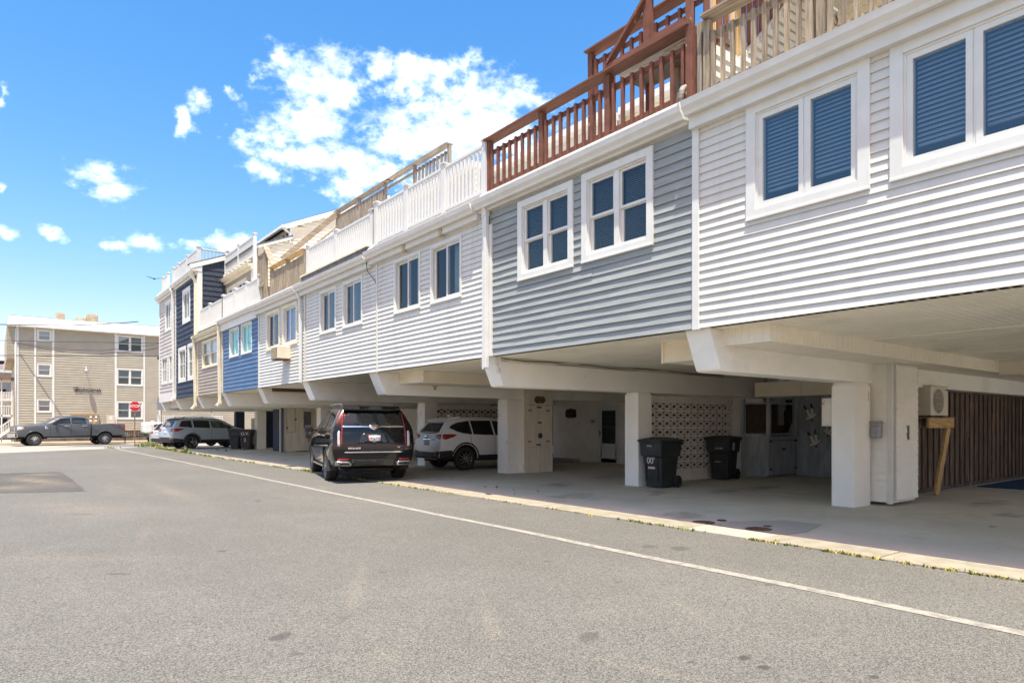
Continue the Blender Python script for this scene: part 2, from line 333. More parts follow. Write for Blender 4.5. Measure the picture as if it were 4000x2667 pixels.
# concrete edge strip, laid in lengths, between the road and the garage floors
kerb_m = mat('kerb_concrete', (.29, .255, .195), .85, var=.08, scale=5, bump=.3, bscale=40, dirt=(.36, .3, .22), dscale=1.4, damt=.5, rand=.07)
kerb_new = mat('new_kerb_concrete', (.36, .33, .28), .85, var=.05, scale=5, bump=.3, bscale=40)
kerb = MB().box((7.5, -12, -.05), (7.98, 44.5, .0)).build('kerb', kerb_m); kerb['kind'] = 'structure'
joints = [-12, -8.8, -5.6, -2.4, .7, 3.2, 4.65, 5.75, 8.9, 12.1, 15.3, 18.4, 21.6, 24.8, 28, 31.2, 34.4, 37.6, 41, 44.5]
for i in range(len(joints)-1):
    a, c = joints[i]+.007, joints[i+1]-.007
    nn = max(2, int((c-a)/.5)); bb = MB(); r = random.Random(i)
    xs = [(7.455+r.uniform(-.02, .02), a+(c-a)*k/nn) for k in range(nn+1)]
    ht = .018+r.uniform(-.003, .004)
    poly = xs+[(8.0, c), (8.0, a)]
    bb.prism(poly, lambda p, q, d: (p, q, d), -.05, ht)
    bb.build('kerb_segment', kerb_new if i == 6 else kerb_m, kerb, bevel=.008)
# garage floor in concrete bays
fl_spots = [(9.7,1.75,.06,.05,0,.7),(9.5,1.2,.16,.1,.3,.6),(9.2,1.55,.05,.04,0,.6),(10.2,1.2,.12,.1,0,.5),(8.9,2.2,.05,.06,0,.6),(9.1,2.6,.03,.03,0,.6),(9.4,2.1,.04,.03,0,.6),(11.0,3.2,.1,.05,0,.6),(11.6,2.2,.3,.12,.4,.5),(12.6,3.5,.5,.25,.3,.5),(14.2,4.2,.9,.3,0,.45),(8.6,1.3,.35,.5,0,.5),(12.4,8.4,.9,.45,.3,.4),(13.5,8.3,1.1,.5,.1,.45),(10.4,11.6,.8,.4,.6,.45),(11,9.1,.9,.3,.5,.4),(13,12.5,1.5,.6,.5,.35),(9.0,9.6,.9,.6,.4,.4),(8.6,6.6,.6,.5,.2,.4),(9.5,17.3,.4,.3,0,.5),(9.2,16.5,.2,.1,0,.6),(10.,25.,.2,.3,0,.6),(9.,26.,.15,.3,0,.6),(11.,30.,.8,1.2,0,.3)]
conc = ground_mat('garage_concrete', (.57, .54, .475), .06, 160., stain=(.085, .08, .075), tan=(.33, .26, .18), tan_amt=.35, spots=fl_spots, large=.16, dark_amt=.62, rough=.8, streak=(.5, .5, 1))
conc_new = ground_mat('patched_concrete', (.40, .385, .36), .05, 160., tan_amt=.1, large=.05, dark_amt=.15)
fl = MB().box((8.0, -12, -.06), (24, 44.5, -.02)).build('garage_floor', conc); fl['kind'] = 'structure'
ys = [-12, -8, -4, .75, 5.56, 10.42, 14.9, 19.8, 24.1, 28.83, 33.07, 37.7, 44.5]
for i in range(len(ys)-1):
    for (xa, xb) in ((8.0, 12.6), (12.6, 17.7), (17.7, 24)):
        j = rnd.uniform(-.05, .05)
        MB().box((xa+.009, ys[i]+.009, -.05), (xb-.009, ys[i+1]-.009, .012+rnd.uniform(-.002, .002))).build('concrete_slab', conc, fl)
# newer patch round the manholes
b = MB(); b.add([(8.02, 4.62, .018), (8.02, 5.72, .018), (8.5, 5.7, .018), (9.25, 5.3, .018), (9.3, 4.75, .018), (8.5, 4.55, .018)], [(0, 5, 4, 3, 2, 1)]); b.build('concrete_patch', conc_new, fl)
white_streak = mat('white_paint_drip', (.62, .61, .58), .8, var=.05, dirt=(.3, .28, .25), dscale=6, damt=.8, dthr=(.5, .6))
b = MB(); b.add([(8.1, 14.7, .019), (8.6, 14.55, .019), (11.55, 15.0, .019), (11.5, 15.06, .019), (9.2, 14.95, .019), (8.7, 15.2, .019)], [(0, 1, 2, 3, 4, 5)]); b.build('paint_streak', white_streak, fl)
# manhole lids
for (x, y, r, lab) in ((8.12, 5.9, .14, 'rusty round drain cover in the concrete, beside a smaller one, left of the pale patch'), (8.5, 5.86, .06, 'small rusty cleanout cap behind a drain cover at the kerb'),
                       (8.2, 5.07, .15, 'rusty round drain cover set in the pale concrete patch'), (8.5, 5.12, .05, 'small dark cleanout cap on the pale concrete patch')):
    t = thing('drain_cover', lab, 'drain cover', (x, y, .018), 0, 'round drain covers in the garage floor')
    MB().lathe([(r*1.16, 0), (r*1.16, .004), (r*1.02, .006), (r*1.02, 0)], (x, y, .018), n=28).build('rim', mat('dark_iron', (.06, .05, .045), .7), t)
    bb = MB(); bb.lathe([(r, 0), (r, .007), (0.001, .008)], (x, y, .018), n=28)
    for k in range(8):
        a = k*math.pi/4; bb.bar((x+.2*r*math.cos(a), y+.2*r*math.sin(a), .027), (x+.9*r*math.cos(a), y+.9*r*math.sin(a), .027), .03*r/.2, .004)
    bb.build('lid', rust, t)
# sidewalk and kerb of the far side of the cross street
walk_m = mat('tan_sidewalk', (.47, .38, .265), .9, var=.06, scale=2, dirt=(.36, .29, .2), dscale=.7, damt=.5, bump=.2)
sw = MB().box((-70, 56.2, -.05), (60, 59.2, .0)).build('pavement', walk_m); sw['kind'] = 'structure'
for i in range(24):
    x = -12+i*1.5
    MB().box((x+.01, 56.2, -.05), (x+1.49, 56.42, .13)).build('kerb_segment', walk_m, sw)
    MB().box((x+.01, 56.43, -.05), (x+1.49, 59.2, .12)).build('paving_slab', walk_m, sw)
# weeds along the kerb
def leafmat(name, c): return mat(name, c, .7, var=.3, scale=9, rand=0)
weed_g = leafmat('weed_green', (.17, .2, .045)); weed_y = leafmat('weed_yellow', (.33, .29, .07)); weed_d = leafmat('weed_straw', (.42, .34, .17))
def tuft(bm, x, y, z, h, n, spread, r, mi=0):
    for _ in range(n):
        a = r.uniform(0, 6.283); d = r.uniform(0, spread); px, py = x+math.cos(a)*d*.6, y+math.sin(a)*d
        hh = h*r.uniform(.4, 1.1); lean = r.uniform(.2, 1.0)*hh; a2 = r.uniform(0, 6.283); w = r.uniform(.004, .010)*(1+h*2)
        ex, ey = px+math.cos(a2)*lean, py+math.sin(a2)*lean; mx_, my_ = (px*.6+ex*.4), (py*.6+ey*.4)
        wx, wy = -math.sin(a2)*w, math.cos(a2)*w
        bm.add([(px-wx, py-wy, z), (px+wx, py+wy, z), (mx_+wx, my_+wy, z+hh*.65), (mx_-wx, my_-wy, z+hh*.65), (ex, ey, z+hh)], [(0, 1, 2, 3), (3, 2, 4)], mi)
r = random.Random(5); wb = MB()
for (ya, yb, dens, h, mi) in ((1.6, 4.75, 42, .035, 1), (1.6, 4.7, 7, .05, 0), (5.9, 7.0, 26, .045, 0), (5.2, 5.9, 14, .05, 0), (7.4, 8.6, 16, .035, 1), (9, 11, 10, .04, 2), (11.5, 14.8, 26, .04, 1), (12.5, 14.2, 8, .04, 0), (15.5, 17.5, 25, .06, 1), (19, 20, 25, .1, 0), (20, 24, 10, .05, 0), (24.5, 30, 8, .08, 0), (30.5, 33, 14, .1, 0), (33.5, 36.5, 22, .14, 0), (36, 43, 16, .13, 1), (37, 43, 12, .16, 0), (35.2, 35.8, 30, .3, 0)):
    for _ in range(int((yb-ya)*dens)):
        y = r.uniform(ya, yb)
        if r.random() < .35+.65*abs(math.sin(y*2.7+ya)): tuft(wb, 7.44+r.gauss(0, .018), y, .0, h, 5, .05, r, mi)
for _ in range(60): tuft(wb, r.gauss(7.9, .35), r.gauss(47.3, .8), 0, .28, 8, .12, r, 0)
for _ in range(60): tuft(wb, r.uniform(7.2, 9.5), r.uniform(43.5, 46.5), 0, .14, 7, .12, r, r.choice((0, 1, 2)))
for _ in range(14): tuft(wb, r.gauss(5.4, .2), r.gauss(44.9, .15), 0, .12, 7, .1, r, 0)
for _ in range(6): tuft(wb, r.uniform(8.2, 9.2), r.uniform(10, 13), .015, .05, 5, .04, r, 0)
for (x, y) in ((9.6, 36.4), (10.6, 36.9), (9.4, 37.6)): tuft(wb, x, y, .015, .14, 14, .12, r, 0)
tag(wb.build('weeds', [weed_g, weed_y, weed_d]), kind='stuff')
# ================================================================== TOWNHOUSE KIT
XW = 7.45
def front(x):  return lambda a, o, z: (x-o, a, z)      # wall that looks towards -X
def side(y):   return lambda a, o, z: (a, y-o, z)      # wall that looks towards -Y
def pbox(b, pt, a0, a1, o0, o1, z0, z1, mi=0):
    p, q = pt(a0, o0, z0), pt(a1, o1, z1); return b.box(p, q, mi)
def ring(b, pt, a0, a1, z0, z1, w, o0, o1, mi=0):
    pbox(b, pt, a0, a0+w, o0, o1, z0, z1, mi); pbox(b, pt, a1-w, a1, o0, o1, z0, z1, mi)
    pbox(b, pt, a0+w, a1-w, o0, o1, z0, z0+w, mi); pbox(b, pt, a0+w, a1-w, o0, o1, z1-w, z1, mi)
def clip_rects(a0, a1, z0, z1, holes):
    """rectangle minus rectangular holes, as rectangles"""
    out = [(a0, a1, z0, z1)]
    for (h0, h1, k0, k1) in holes:
        nxt = []
        for (p0, p1, q0, q1) in out:
            if h1 <= p0 or h0 >= p1 or k1 <= q0 or k0 >= q1: nxt.append((p0, p1, q0, q1)); continue
            m0, m1 = max(q0, k0), min(q1, k1)
            if q0 < m0: nxt.append((p0, p1, q0, m0))
            if m1 < q1: nxt.append((p0, p1, m1, q1))
            if p0 < h0: nxt.append((p0, h0, m0, m1))
            if h1 < p1: nxt.append((h1, p1, m0, m1))
        out = nxt
    return out
def lap_wall(parent, pt, a0, a1, z0, z1, pitch, m, holes=(), p=.032, top=None, name='siding_board', seed=0, sheath=None, wav=1., joints=True):
    """lapped boards, one object each; top(a) optionally limits the height along a slope"""
    r = random.Random(seed*77+int(a0*10)); n = int(round((z1-z0)/pitch)); pitch = (z1-z0)/max(1, n)
    for i in range(n):
        q0, q1 = z0+i*pitch, z0+(i+1)*pitch+.004
        s0, s1 = a0, a1
        if top:
            ok = [k/60 for k in range(61) if top(a0+(a1-a0)*k/60) > q0+pitch*.25]
            if not ok: continue
            s0, s1 = a0+(a1-a0)*min(ok), a0+(a1-a0)*max(ok)
        for (p0, p1, k0, k1) in clip_rects(s0, s1, q0, q1, holes):
            if p1-p0 < .015 or k1-k0 < .004: continue
            cuts = [p0, p1]
            if joints and p1-p0 > 3.2 and r.random() < .4: cuts = [p0, p0+(p1-p0)*r.uniform(.25, .75), p1]
            for c in range(len(cuts)-1):
                c0, c1 = cuts[c], cuts[c+1]; lift = .0016*(c % 2)
                ns = max(1, int((c1-c0)/.7)); b = MB(); vs = []
                for k in range(ns+1):
                    a = c0+(c1-c0)*k/ns-(.01 if c and k == 0 else 0); zt = k1
                    if top: zt = min(k1, max(k0+.006, top(a)))
                    def off(z): return .003+(p-.003)*(q1-z)/(q1-q0)+lift
                    jo = r.uniform(-.0022, .0022)*wav; jz = r.uniform(-.0012, .0012)*wav
                    ob_, ot_ = off(k0)+jo, off(zt)
                    vs += [pt(a, ot_, zt), pt(a, ob_, k0+jz), pt(a, ob_-.009, k0+jz), pt(a, -.004, k0+.003)]
                fs = []
                for k in range(ns):
                    for e in range(3): fs.append((k*4+e, k*4+e+1, (k+1)*4+e+1, (k+1)*4+e))
                fs += [(0, 1, 2, 3), (ns*4, ns*4+3, ns*4+2, ns*4+1)]
                b.add(vs, fs); b.build(name, m, parent)
    if sheath is not None:
        b = MB()
        for (p0, p1, k0, k1) in clip_rects(a0, a1, z0, z1 if not top else min(top(a0), top(a1)), holes): pbox(b, pt, p0, p1, -.12, -.006, k0, k1)
        b.build('wall', sheath, parent)
def corrug(b, fn, a0, a1, b0, b1, pitch=.1, dep=.009, gw=.018, mi=0):
    """grooved panel: grooves run along b; fn(a, b, d)"""
    n = max(1, int(round((a1-a0)/pitch))); pitch = (a1-a0)/n; vs = []; fs = []
    for i in range(n):
        q = a0+i*pitch
        for (a, d) in ((q, 0), (q+pitch-gw, 0), (q+pitch-gw*.7, -dep), (q+pitch-gw*.3, -dep)): vs += [fn(a, b0, d), fn(a, b1, d)]
    vs += [fn(a1, b0, 0), fn(a1, b1, 0)]
    for k in range(len(vs)//2-1): fs.append((2*k, 2*k+1, 2*k+3, 2*k+2))
    b.add(vs, fs, mi)
clear = glass('window_glass', (.8, .86, .86), .02)
blue_glass = glass('tinted_blue_glass', (.66, .76, .86), .09)
screen_glass = mat('insect_screen', (.05, .055, .06), .5, var=.1, scale=300, spec=.3)
blind_m = mat('blind_vinyl', (.36, .37, .37), .6, var=.06, scale=2)
blind_dark = mat('mini_blind', (.24, .26, .25), .6, var=.02)
curtain_m = mat('curtain_cloth', (.33, .36, .36), .9, var=.1, stretch=(20, 20, 1), scale=2)
aqua_m = mat('aqua_shade', (.06, .74, .78), .5, var=.03)
paleblue_m = mat('pale_blue_shade', (.27, .36, .58), .5, var=.03)
shade_white = mat('roller_shade', (.62, .64, .62), .7, var=.02)
def window(parent, pt, a0, a1, z0, z1, kind='slider', trim=white_trim, tw=.08, sash=white_trim, proud=.04, fill='blind', gl=None, seed=0, split=.5, fw=.045, cols=1):
    """a0..a1, z0..z1 is the outside of the casing. sub-parts: sash, pane, blind_slat / curtain / interior"""
    gl = gl or clear; b = MB(); ring(b, pt, a0, a1, z0, z1, tw, -.03, proud)
    pbox(b, pt, a0-.0, a1+.0, proud, proud+.012, z0, z0+.03)          # drip edge of the sill
    w = b.build('window', trim, parent, bevel=.004)
    A0, A1, Z0, Z1 = a0+tw, a1-tw, z0+tw, z1-tw; panes = []
    s = MB(); ring(s, pt, A0, A1, Z0, Z1, .022, -.075, .018)
    mid = A0+(A1-A0)*split; r = random.Random(seed)
    if kind == 'casement':
        for (u, v) in ((A0+.022, mid-.012), (mid+.012, A1-.022)):
            ring(s, pt, u, v, Z0+.022, Z1-.022, fw, -.06, .006); panes.append((u+fw, v-fw, Z0+.022+fw, Z1-.022-fw, -.02, gl))
        pbox(s, pt, mid-.01, mid+.01, -.07, -.0, Z0+.02, Z1-.02)
    elif kind == 'double':
        for (u, v) in ((A0+.022, mid-.05), (mid+.05, A1-.022)):
            zm = (Z0+Z1)/2
            ring(s, pt, u, v, zm-.018, Z1-.02, fw*.8, -.045, -.012); ring(s, pt, u, v, Z0+.02, zm+.018, fw, -.075, -.04)
            panes += [(u+fw*.8, v-fw*.8, zm+.014, Z1-.02-fw*.8, -.03, gl), (u+fw, v-fw, Z0+.02+fw, zm-.02, -.055, gl)]
        pbox(s, pt, mid-.05, mid+.05, -.075, .012, Z0+.02, Z1-.02)
    elif kind == 'hung':
        u, v, zm = A0+.022, A1-.022, (Z0+Z1)/2
        ring(s, pt, u, v, zm-.02, Z1-.02, fw*.8, -.045, -.012); ring(s, pt, u, v, Z0+.02, zm+.02, fw, -.075, -.04)
        panes += [(u+fw*.8, v-fw*.8, zm+.014, Z1-.02-fw*.8, -.03, gl), (u+fw, v-fw, Z0+.02+fw, zm-.02, -.055, gl)]
    elif kind == 'slider':
        ring(s, pt, A0+.02, mid+.02, Z0+.02, Z1-.02, fw, -.05, -.01); ring(s, pt, mid-.02, A1-.02, Z0+.02, Z1-.02, fw, -.075, -.045)
        panes = [(A0+.02+fw, mid+.02-fw, Z0+.02+fw, Z1-.02-fw, -.03, gl), (mid-.02+fw, A1-.02-fw, Z0+.02+fw, Z1-.02-fw, -.06, gl)]
    elif kind == 'tall':
        n = max(2, cols); wv = (A1-A0)/n
        for k in range(n):
            u, v = A0+k*wv, A0+(k+1)*wv
            ring(s, pt, u+.004, v-.004, Z0+.02, Z1-.02, fw, -.06, .0)
            if fill == 'grid':
                zm = Z0+(Z1-Z0)*.52; pbox(s, pt, u+fw, v-fw, -.05, -.01, zm-.022, zm+.022)
            panes.append((u+fw, v-fw, Z0+.02+fw, Z1-.02-fw, -.03, gl))
    s.build('sash', sash, w)
    for k, (u, v, p, q, o, gm) in enumerate(panes):
        pb = MB(); pb.add([pt(u-.004, o, p-.004), pt(v+.004, o, p-.004), pt(v+.004, o, q+.004), pt(u-.004, o, q+.004)], [(0, 1, 2, 3)]); pb.build('pane', gm, w)
    ib = MB()
    vs = [pt(a, o, z) for o in (-.09, -.55) for a, z in ((A0, Z0), (A1, Z0), (A1, Z1), (A0, Z1))]
    ib.add(vs, [(4, 5, 6, 7), (0, 1, 5, 4), (1, 2, 6, 5), (2, 3, 7, 6), (3, 0, 4, 7)]); ib.build('interior', dark_room, w)
    if fill in ('blind', 'mini'):
        bm_ = blind_m if fill == 'blind' else blind_dark; pit = .05 if fill == 'blind' else .033
        done = set()
        for (u, v, p, q, o, gm) in panes:
            if (round(u, 2), round(v, 2)) in done: continue
            done.add((round(u, 2), round(v, 2)))
            stop = Z0+(.24 if fill == 'blind' else .03); z = Z1-.05; me = None; tilt = rad(50)
            while z > stop:
                if me is None:
                    sb = MB(); hw = pit*.62; L = v-u-.015
                    c, sn = hw*math.cos(tilt), hw*math.sin(tilt); P = [pt(0, 0, 0), pt(1, 0, 0), pt(0, 1, 0), pt(0, 0, 1)]; O = Vector(P[0]); ea, eo, ez = (Vector(P[i])-O for i in (1, 2, 3))
                    vs = [ea*x+eo*(s_*c)+ez*(-s_*sn+t_) for x in (0, L) for (s_, t_) in ((-1, 0), (0, .004), (1, 0))]
                    sb.add(vs, [(0, 1, 4, 3), (1, 2, 5, 4)]); me = sb.mesh('blind_slat', bm_)
                link('blind_slat', me, w, local=True, loc=pt(u+.008, -.1, z)); z -= pit
            rb = MB(); pbox(rb, pt, u+.004, v-.004, -.15, -.11, stop-.03, stop); rb.build('blind_rail', bm_, w)
    elif fill == 'curtain':
        cb = MB(); n = 26; L0, L1 = (A0+.02, A0+(A1-A0)*r.uniform(.3, .5)) if r.random() < .5 else (A0+(A1-A0)*r.uniform(.5, .65), A1-.02)
        vs = []
        for k in range(n+1):
            a = L0+(L1-L0)*k/n; o = -.14+.018*math.sin(k*1.9); vs += [pt(a, o, Z0+.03), pt(a, o, Z1-.03)]
        cb.add(vs, [(2*k, 2*k+1, 2*k+3, 2*k+2) for k in range(n)], 0, True); cb.build('curtain', curtain_m, w)
    elif fill in ('aqua', 'paleblue', 'shade', 'vert'):
        if fill == 'vert':
            n = 14; vs = []
            for k in range(n):
                a = A0+.03+(A1-A0-.06)*(k+.5)/n; h = .4*(A1-A0)/n
                cb = MB(); cb.add([pt(a-h, -.12, Z0+.03), pt(a+h, -.16, Z0+.03), pt(a+h, -.16, Z1-.03), pt(a-h, -.12, Z1-.03)], [(0, 1, 2, 3)]); cb.build('blind_slat', blind_dark, w)
        else:
            cb = MB(); zz = Z0 if fill != 'shade' else Z0+(Z1-Z0)*.5
            cb.add([pt(A0, -.09, zz), pt(A1, -.09, zz), pt(A1, -.09, Z1), pt(A0, -.09, Z1)], [(0, 1, 2, 3)]); cb.build('roller_shade', {'aqua': aqua_m, 'paleblue': paleblue_m, 'shade': shade_white}[fill], w)
    return (A0-.01, A1+.01, Z0-.01, Z1+.01)
def gutter(parent, pt, a0, a1, z, m=white_trim, o0=.1, size=.14, fascia=.15):
    b = MB(); s = size
    prof = [(o0, z), (o0, z-s*.95), (o0+s*.55, z-s), (o0+s*.66, z-s*.75), (o0+s*.95, z-s*.45), (o0+s, z-s*.18), (o0+s*1.06, z), (o0+s*.98, z), (o0+s*.9, z-.03), (o0+.01, z-.03)]
    b.prism(prof, lambda o, zz, d: pt(d, o, zz), a0, a1); b.build('gutter', m, parent)
    f = MB(); pbox(f, pt, a0, a1, -.02, o0-.002, z-s-fascia+.02, z-.01); f.build('fascia', m, parent, bevel=.006)
    k = a0+.6; st = MB()
    while k < a1: st.box(pt(k, o0+s*1.03, z-.012), pt(k+.012, o0+s*1.075, z+.004)); k += 1.15
    st.build('gutter_clip', metal_grey, parent)
def downspout(parent, pts, m=white_trim, w=.07, h=.055):
    b = MB()
    for i in range(len(pts)-1): b.bar(pts[i], pts[i+1], w if i else w, h, up=(1, 0, 0))
    q = w/2+.006
    for p in pts[1:-1]: b.box(Vector(p)-Vector((q, q, q)), Vector(p)+Vector((q, q, q)))
    zs = [p[2] for p in pts]
    return b.build('downspout', m, parent, bevel=.008)
def vinyl_rail(parent, pt, a0, a1, z, posts, m=rail_white, h=.95, gap=.115, bw=.038, po=.0, first_cap=True):
    """white railing: sub-parts post, baluster; the rails are the part itself"""
    b = MB(); ps = sorted(posts)
    pbox(b, pt, ps[0], ps[-1], po-.03, po+.03, z+h-.06, z+h); pbox(b, pt, ps[0], ps[-1], po-.022, po+.022, z+h-.09, z+h-.06); pbox(b, pt, ps[0], ps[-1], po-.025, po+.025, z+.05, z+.12)
    part = b.build('deck_railing', m, parent, bevel=.005)
    pb = MB(); q = .062
    pb.box((-q, -q, 0), (q, q, h+.09)); pb.add([(-q-.025, -q-.025, h+.09), (q+.025, -q-.025, h+.09), (q+.025, q+.025, h+.09), (-q-.025, q+.025, h+.09), (-q-.025, -q-.025, h+.115), (q+.025, -q-.025, h+.115), (q+.025, q+.025, h+.115), (-q-.025, q+.025, h+.115), (0, 0, h+.155)],
           [(0, 1, 2, 3), (0, 1, 5, 4), (1, 2, 6, 5), (2, 3, 7, 6), (3, 0, 4, 7), (4, 5, 8), (5, 6, 8), (6, 7, 8), (7, 4, 8)])
    pm = pb.mesh('post', m); bbm = MB().box((-bw/2, -bw/2, .1), (bw/2, bw/2, h-.07)).mesh('baluster', m)
    for p in ps: link('post', pm, part, local=True, loc=pt(p, po, z-.05))
    for i in range(len(ps)-1):
        L = ps[i+1]-ps[i]-.13; n = max(1, int(L/gap))
        for k in range(n): link('baluster', bbm, part, local=True, loc=pt(ps[i]+.065+L*(k+.5)/n, po, z))
    return part
def wood_rail(parent, pt, a0, a1, z, posts, m, cap_m=None, h=1.05, gap=.165, bw=.042, bd=.05, cap=.2, cap_t=.035, rail2=.78, low=.1, po=0., out=True, cap_out=.0, pw=.09, jit=.006, seed=3, balu=True):
    r = random.Random(seed); b = MB(); cap_m = cap_m or m
    part = None
    pbox(b, pt, a0, a1, po-.02, po+.02, z+low, z+low+.085); pbox(b, pt, a0, a1, po-.02, po+.02, z+rail2, z+rail2+.075)
    part = b.build('deck_railing', m, parent, bevel=.004)
    if cap:
        cb = MB(); pbox(cb, pt, a0-.03, a1+.03, po-cap*.45, po+cap*.55+cap_out, z+h-cap_t, z+h); cb.build('cap_board', cap_m, part, bevel=.004)
    pm = MB().box((-pw/2, -pw/2, 0), (pw/2, pw/2, h-cap_t+.0)).mesh('post', m)
    for p in posts: link('post', pm, part, local=True, loc=pt(p, po, z-.02), rot=(r.uniform(-jit, jit), r.uniform(-jit, jit), 0))
    if balu:
        bm_ = MB().box((-bd/2, -bw/2, low-.01), (bd/2, bw/2, rail2+.07)).mesh('baluster', m); ps = sorted(posts)
        for i in range(len(ps)-1):
            L = ps[i+1]-ps[i]-pw; n = max(1, int(L/gap))
            for k in range(n): link('baluster', bm_, part, local=True, loc=pt(ps[i]+pw/2+L*(k+.5)/n, po+.02+bd/2, z), rot=(r.uniform(-jit, jit)*1.3, 0, r.uniform(-.03, .03)))
    return part
def column(parent, yc, w=.4, x0=11.62, x1=12.2, m=stucco_worn, z1=2.16):
    b = MB(); y0, y1 = yc-w/2, yc+w/2; c = .035; zc = z1-.06
    vs = [(x0, y0, 0), (x1, y0, 0), (x1, y1, 0), (x0, y1, 0), (x0, y0, zc), (x1, y0, zc), (x1, y1, zc), (x0, y1, zc), (x0+c, y0+c, z1), (x1-c, y0+c, z1), (x1-c, y1-c, z1), (x0+c, y1-c, z1)]
    b.add(vs, [(0, 3, 2, 1), (0, 1, 5, 4), (1, 2, 6, 5), (2, 3, 7, 6), (3, 0, 4, 7), (4, 5, 9, 8), (5, 6, 10, 9), (6, 7, 11, 10), (7, 4, 8, 11), (8, 9, 10, 11)])
    return b.build('column', m, parent, bevel=.012)
def beam(parent, yc, w=.42, x1=22., m=stucco, z0=2.16, xt=7.52, top=2.725):
    b = MB(); b.prism([(xt, top), (xt+.22, z0+.07), (xt+.25, z0+.015), (xt+.3, z0), (x1, z0), (x1, top)], lambda x, z, d: (x, d, z), yc-w/2, yc+w/2)
    return b.build('beam', m, parent, bevel=.015)
def soffit(parent, y0, y1, x0=7.46, x1=17.7, z=2.72, m=soffit_mat, pitch=.1):
    b = MB(); corrug(b, lambda a, bb, d: (bb, a, z-d), y0, y1, x0, x1, pitch)
    b.box((x0, y0, z+.02), (x1, y1, z+.2)); return b.build('soffit', m, parent)
def screen_wall(parent, y, x0, x1, z1=2.12, rows=8, m=None, m_block=None, th=.09):
    """pierced block wall: every block an X in a frame, mortar courses between"""
    m = mat('painted_block', (.88, .855, .79), .85, var=.04, scale=3, bump=.2, dirt=(.45, .41, .34), dscale=1.5, damt=.4)
    bw = .262; bh = .212; n = int((x1-x0)/bw); zb = .28
    base = MB().box((x0, y, 0), (x1, y+th, zb)).box((x0, y-.03, 0), (x1, y, .1)).box((x0, y, zb+rows*bh), (x1, y+th, z1)); part = base.build('screen_wall', m, parent)
    b = MB(); d0, d1 = 0., th; t = .024
    fn = lambda a, c: [(a, 0., c), (a, th, c)]
    b.box((0, 0, 0), (bw, th, .024)); b.box((0, 0, bh-.024), (bw, th, bh))
    def diag(p, q, w_):
        (ax, az_), (bx, bz) = p, q; L = math.hypot(bx-ax, bz-az_); nx, nz = -(bz-az_)/L*w_/2, (bx-ax)/L*w_/2
        b.prism([(ax+nx, az_+nz), (ax-nx, az_-nz), (bx-nx, bz-nz), (bx+nx, bz+nz)], lambda x_, z_, d: (x_, d, z_), .012, th-.012)
    hw = bw/2
    diag((.0, .022), (bw, bh-.022), .034); diag((.0, bh-.022), (bw, .022), .034)
    me = b.mesh('screen_block', m); sx = (x1-x0)/(n*bw)
    for i in range(n):
        for j in range(rows):
            o = link('screen_block', me, part, local=True, loc=(x0+i*bw*sx, y, zb+j*bh)); o.scale = (sx, 1, .995)
    MB().box((x0+.02, y+th+.12, .0), (x1, y+th+.14, z1)).build('dark_backing', mat('brown_backing', (.11, .075, .052), .9, var=.15, stretch=(1, 1, .2)), part)  # brown sheet added behind the blocks to darken their openings
    return part
def boards(parent, pt, a0, a1, z0, z1, w, m, o=0., th=.018, gap=.006, jit=.002, name='board', seed=1, batten=0., ragged=0.):
    r = random.Random(seed); n = max(1, int(round((a1-a0)/w))); w = (a1-a0)/n
    for k in range(n):
        b = MB(); d = r.uniform(-jit, jit); pbox(b, pt, a0+k*w+gap/2, a0+(k+1)*w-gap/2, o+d, o+th+d, z0+r.uniform(0, ragged), z1); b.build(name, m, parent)
# ================================================================== THE ROW OF TOWNHOUSES
F = front(XW)
GRP = 'attached townhouses on stilts along the street'
flash_m = mat('painted_flashing', (.66, .65, .62), .6, var=.03, dirt=(.4, .37, .3), dscale=3, damt=.5)
def house(label, y0, y1):
    return thing('townhouse', label, 'townhouse', (XW, (y0+y1)/2, 0), 0, GRP)
def corner_post(h, y, w=.1, z0=2.7, z1=5.52, m=white_trim, pr=.045, pt=F):
    b = MB(); pbox(b, pt, y-w/2, y+w/2, -.03, pr, z0, z1); b.build('corner_trim', m, h, bevel=.004)
def third(h, x, y0, y1, z0, z1, m, pitch=.16, holes=(), roof=flash_m, deep=7., seed=0):
    lap_wall(h, front(x), y0, y1, z0, z1, pitch, m, holes, seed=seed+50, sheath=m, joints=False)
    b = MB(); b.box((x-.25, y0, z1), (x+deep, y1, z1+.16)); b.build('roof', roof, h)
    MB().box((x+.2, y0+.02, z0), (x+deep, y0+.1, z1)).box((x+.2, y1-.1, z0), (x+deep, y1-.02, z1)).build('wall', m, h)
def deck(h, y0, y1, m, zt=5.72, x1=22., band=.14, xf=XW-.06, bm=None):
    MB().box((XW+.01, y0, 5.42), (x1, y1, zt)).build('deck', m, h)
    MB().box((xf, y0, zt-.1), (XW+.3, y1, zt-.1+band)).build('deck_edge', bm or m, h, bevel=.005)
deck_m = mat('deck_boards', (.36, .31, .25), .8, var=.1)
grey_stucco = mat('grey_stucco_band', (.42, .41, .4), .9, var=.12, scale=60, bump=.5, bscale=120)
shingle_dark = mat('dark_shingles', (.09, .09, .1), .9, var=.3, scale=18)
weathered = {a: wood('weathered_wood_'+a, (.29, .23, .16), a, dirt=(.2, .185, .165), damt=.75) for a in 'xyz'}
newwood = {a: wood('new_lumber_'+a, (.5, .335, .15), a, var=.16, rand=.1) for a in 'xyz'}
redwood = {a: wood('red_brown_stain_'+a, (.155, .058, .034), a, var=.14, dirt=(.4, .3, .22), damt=.0, rand=.14) for a in 'xyz'}
red_peel = mat('peeling_red_stain', (.15, .055, .033), .8, var=.12, scale=5, bump=.3, bscale=20, dirt=(.42, .33, .25), dscale=9, damt=.8, dthr=(.62, .67))
